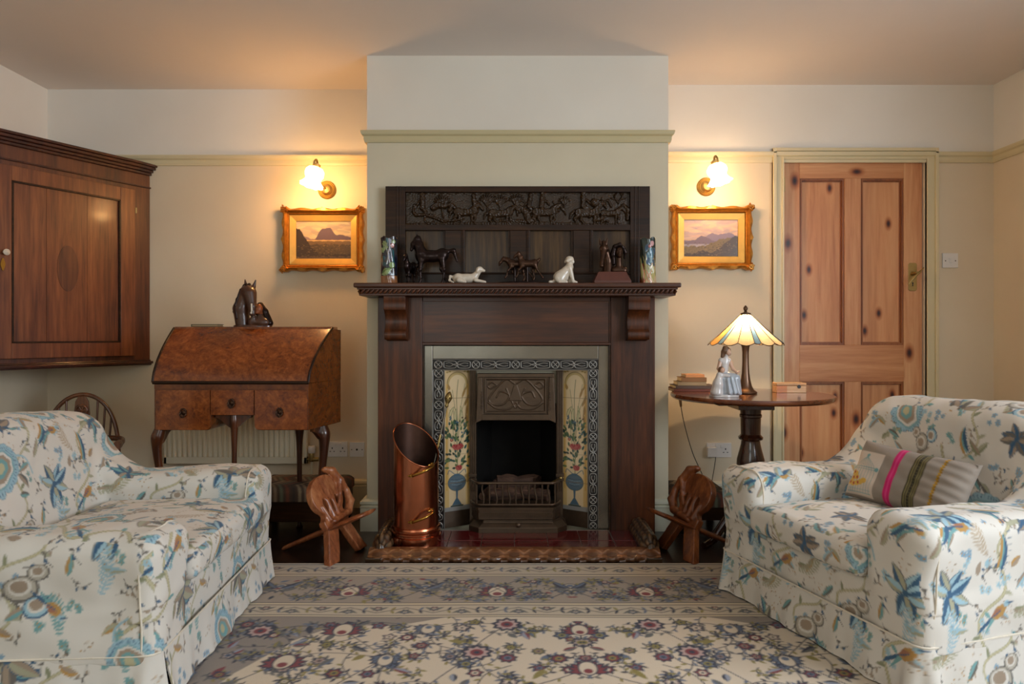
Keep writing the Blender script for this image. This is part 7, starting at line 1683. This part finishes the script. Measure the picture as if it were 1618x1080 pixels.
# ------------------------------------------------------------------ on the bureau
M_HORSE = plain('painted_bronze', '#47291a', .4, .0, var=.4, vs=22, bs=.25, bsc=90, coat=.3)
M_SKIN = plain('bronzed_skin', '#8a4b28', .4, .2, var=.25, vs=40)
by_, bz_ = 3.485, 1.0262; hx_ = wx(398, by_)
hs = thing('horse_and_girl_bust', 'painted bust of a brown horse nuzzling a long-haired girl on top of the writing bureau', 'figurine', (hx_, by_, bz_))
m = MB(); m.lathe([(.1, 0), (.1, .006), (.094, .010), (.02, .011)], n=40, M=Matrix.Translation((hx_ + .005, by_, bz_)) @ Matrix.Diagonal((.98, .38, 1, 1))); m.build('oval_base', M_WALN, hs, smooth=40, world=True)
z = bz_ + .008; g = lambda a, b, c: (hx_ + a, by_ + b, z + c)
hh = solid('bronze_horse_head', [('c', g(-.050, .008, 0), .034, g(-.058, .008, .085), .040), ('c', g(-.058, .008, .085), .038, g(-.030, .006, .165), .036), ('e', g(-.016, -.004, .172), (.034, .030, .034)), ('c', g(-.006, -.012, .160), .034, g(.012, -.026, .095), .021), ('c', g(.012, -.026, .095), .020, g(.014, -.028, .060), .017), ('c', g(-.030, 0, .198), .010, g(-.034, -.002, .232), .003), ('c', g(.010, 0, .198), .010, g(.020, -.002, .230), .003), ('c', g(-.010, -.030, .165), .008, g(.008, -.034, .120), .006)], M_HORSE, hs, k=.010, h=.0022, cut=z - .001)
solid('horse_mane', [('c', g(-.026, -.006, .205), .009, g(-.004, -.036, .172), .005), ('c', g(-.012, -.002, .208), .008, g(.006, -.034, .165), .004), ('c', g(-.036, .002, .200), .012, g(-.070, -.006, .130), .010), ('c', g(-.070, -.006, .130), .010, g(-.086, -.004, .070), .010), ('c', g(-.086, -.004, .070), .009, g(-.070, -.006, .020), .008), ('c', g(-.050, -.016, .180), .007, g(-.074, -.026, .100), .006), ('c', g(-.074, -.026, .100), .006, g(-.066, -.026, .035), .005)], M_BRONZE_D, hh, k=.004, h=.0018); solid('horse_eye', [('e', g(-.022, -.034, .152), (.005, .004, .004))], M_HOLE, hh, k=.002, h=.0011)
solid('white_blaze', [('c', g(.016, -.046, .105), .0045, g(.017, -.046, .072), .0045), ('e', g(.014, -.046, .062), (.006, .005, .006))], M_PORC, hh, k=.004, h=.0015)
gh = solid('bronze_girl_head', [('e', g(.040, -.012, .082), (.020, .020, .027)), ('c', g(.046, -.004, .060), .014, g(.050, 0, .02), .018), ('c', g(.026, -.026, .088), .0045, g(.024, -.028, .080), .005), ('e', g(.034, -.026, .064), (.008, .008, .006))], M_SKIN, hs, k=.008, h=.0018, cut=z - .001); solid('dark_shawl', [('c', g(.008, -.012, .02), .021, g(.074, -.006, .014), .021), ('c', g(.006, -.02, .008), .014, g(.018, -.026, .046), .010), ('c', g(.046, -.008, .045), .018, g(.060, -.01, .015), .024)], M_HORSE, gh, k=.010, h=.0018, cut=z - .001)
solid('long_hair', [('c', g(.044, .004, .106), .012, g(.066, .004, .070), .015), ('c', g(.066, .004, .070), .015, g(.088, .002, .012), .020), ('c', g(.034, .004, .105), .010, g(.022, .006, .06), .010), ('c', g(.03, .01, .02), .018, g(.07, .01, .02), .018)], M_BRONZE_D, gh, k=.008, h=.002, cut=z - .001)
bk = thing('book', 'slim dark green book lying flat on top of the writing bureau', 'book', (wx(326, 3.47), 3.47, 1.0262))
X = wx(326, 3.47); MB().box(X - .068, X + .068, 3.45, 3.52, 1.0263, 1.0285).box(X - .068, X + .068, 3.45, 3.52, 1.0365, 1.039).box(X - .068, X - .065, 3.45, 3.52, 1.0285, 1.0365).build('cover', plain('green_cloth', '#3f4028', .7), bk, world=True)
MB().box(X - .065, X + .064, 3.453, 3.517, 1.0285, 1.0365).build('pages', plain('paper_edge', '#a08a68', .9), bk, world=True)

# ------------------------------------------------------------------ on the round table
TZ = .7003
def book(label, x0, x1, y0, y1, z0, z1, cl, rz=0.0):
    t = thing('book', label, 'book', ((x0+x1)/2, (y0+y1)/2, z0), rz, 'books stacked on the round table'); del t['group']
    hx, hy, h = (x1-x0)/2, (y1-y0)/2, z1 - z0; mt = plain('book_cloth', cl, .6, var=.1)
    MB().box(-hx, hx, -hy, hy, 0.0002, .0022).box(-hx, hx, -hy, hy, h - .0022, h - .0002).box(-hx, hx, -hy, -hy + .003, .0022, h - .0022).build('cover', mt, t, bevel=.0006)
    MB().box(-hx + .003, hx - .003, -hy + .003, hy - .004, .0022, h - .0022).build('pages', M_PAGE, t)
M_PAGE = plain('page_edges', '#d3c3a3', .9, var=.1, vs=200)
zq = TZ; bxs = [(1064, 1146, 3.42, 3.60, .0135, '#5e2c1c', 'dark red book at the bottom of the stack on the round table'), (1068, 1134, 3.425, 3.58, .016, '#4a3a34', 'dark book second from the bottom of the stack on the round table'),
      (1072, 1117, 3.43, 3.56, .018, '#8f7d5e', 'tan book in the middle of the stack on the round table'), (1077, 1117, 3.435, 3.55, .022, '#77542f', 'brown book second from the top of the stack on the round table'), (1083, 1113, 3.44, 3.54, .015, '#b07a4a', 'orange-brown book on top of the stack on the round table')]
for (a, b, y0, y1, hgt, cl, lb) in bxs:
    book(lb, wx(a, y0), wx(b, y0), y0, y1, zq, zq + hgt, cl, R(random.uniform(-3, 3))); zq += hgt + .0002
# wooden box
bx_ = thing('wooden_box', 'small pale wooden box with a notched front on the round table', 'box', (wx(1250, 3.36), 3.39, TZ))
q0, q1 = wx(1227.5, 3.36), wx(1274, 3.36); M_BOX = wood('pale_box_wood', '#b88a58', '#d3a878', '#e3c49a', 'x', .45, 10, .1)
M_BOX2 = wood('orange_box_wood', '#a8602c', '#c47a40', '#d89458', 'x', .4, 10, .1)
xm = q0 + (q1 - q0) * .34
m = MB(); m.box(q0, q1, 3.36, 3.42, TZ, TZ + .034); m.build('box_body', M_BOX, bx_, world=True, bevel=.0015)
m = MB(); m.box(q0 - .001, q1 + .001, 3.359, 3.421, TZ + .036, TZ + .048); m.build('box_lid', M_BOX, bx_, world=True, bevel=.0015)
MB().box(q0 - .001, xm, 3.358, 3.3595, TZ + .001, TZ + .0345).build('side_panel', M_BOX2, bx_, world=True)
m = MB(); m.lathe([(.009, 0), (.009, .0012)], n=20, M=Matrix.Translation((q1 - .036, 3.3585, TZ + .030)) @ Matrix.Rotation(R(90), 4, 'X')); m.build('thumb_notch', M_HOLE, bx_, world=True)
# porcelain figurine: seated woman with a child leaning on her lap
pf = thing('porcelain_figurine', 'pale porcelain figurine of a seated woman and a child beside the table lamp', 'figurine', (wx(1145, 3.14), 3.14, TZ))
M_PF = plain('porcelain_grey_blue', '#aab2bb', .22, var=.18, vs=18, coat=.5); M_PFW = plain('porcelain_cream', '#cfc8c4', .22, var=.12, vs=22, coat=.5); M_PSK = plain('porcelain_skin', '#cda58c', .3, coat=.4); M_PHR = plain('porcelain_hair', '#70513a', .35, var=.2, coat=.3)
px_, py_ = wx(1145, 3.14), 3.14; g = lambda a, b, c: (px_ + a, py_ + b, TZ + c)
m = MB(); m.lathe([(.066, 0), (.068, .006), (.064, .012), (.02, .013)], n=40, M=Matrix.Translation(g(0, 0, .0003)) @ Matrix.Diagonal((1, .62, 1, 1)), rip=lambda a, k: 1 + .04 * math.sin(7 * a)); m.build('flower_base', M_PFW, pf, smooth=50, world=True)
solid('skirt', [('c', g(-.012, 0, .085), .026, g(.045, -.020, .086), .018), ('c', g(.045, -.020, .086), .019, g(.056, -.020, .018), .016), ('c', g(.020, -.034, .090), .006, g(.034, -.044, .020), .007), ('c', g(.004, -.032, .085), .006, g(.010, -.046, .020), .008), ('c', g(.036, -.036, .088), .005, g(.052, -.040, .020), .007), ('c', g(.004, .004, .09), .028, g(.030, -.010, .085), .026), ('c', g(.034, -.012, .082), .024, g(.040, -.014, .030), .026), ('c', g(.006, 0, .08), .030, g(.012, -.006, .022), .036), ('c', g(.040, -.016, .040), .020, g(.052, -.016, .016), .012)], M_PF, pf, k=.007, h=.0018, cut=TZ + .010)
tor = solid('woman_torso', [('c', g(-.004, .006, .100), .020, g(.002, .004, .150), .018), ('c', g(-.014, .004, .165), .014, g(.018, .004, .165), .014), ('c', g(.002, .002, .165), .009, g(.008, -.004, .192), .008)], M_PFW, pf, k=.012, h=.0018)
solid('woman_arm', [('c', g(-.018, .002, .162), .010, g(-.030, -.006, .130), .008), ('c', g(-.030, -.006, .130), .007, g(-.026, -.020, .102), .006), ('c', g(.024, .0, .160), .010, g(.034, -.010, .128), .008), ('c', g(.034, -.010, .128), .007, g(.048, -.026, .112), .005), ('c', g(.048, -.026, .112), .005, g(.060, -.030, .118), .0035)], M_PSK, tor, k=.006, h=.0015)
hd = solid('woman_face', [('e', g(.014, -.008, .205), (.012, .013, .016)), ('c', g(.020, -.018, .205), .003, g(.021, -.019, .200), .003), ('e', g(.018, -.015, .194), (.005, .005, .004))], M_PSK, tor, k=.004, h=.0013)
solid('woman_hair', [('e', g(.006, .0, .212), (.019, .018, .018)), ('c', g(-.006, .002, .205), .010, g(-.010, .002, .185), .008), ('c', g(.020, .0, .215), .008, g(.024, -.002, .195), .005), ('e', g(.004, 0, .228), (.012, .012, .008))], M_PHR, tor, k=.006, h=.0014)
ch = solid('child_dress', [('c', g(-.030, -.020, .100), .013, g(-.036, -.018, .060), .022), ('c', g(-.036, -.018, .060), .022, g(-.040, -.014, .022), .030), ('c', g(-.028, -.020, .100), .009, g(.008, -.034, .098), .007)], M_PFW, pf, k=.012, h=.0018, cut=TZ + .010)
solid('child_head', [('e', g(-.018, -.022, .124), (.012, .012, .013))], M_PSK, ch, k=.003, h=.0013); solid('child_hair', [('e', g(-.021, -.018, .128), (.013, .013, .012)), ('c', g(-.028, -.016, .124), .006, g(-.030, -.014, .108), .004)], M_PHR, ch, k=.004, h=.0013)
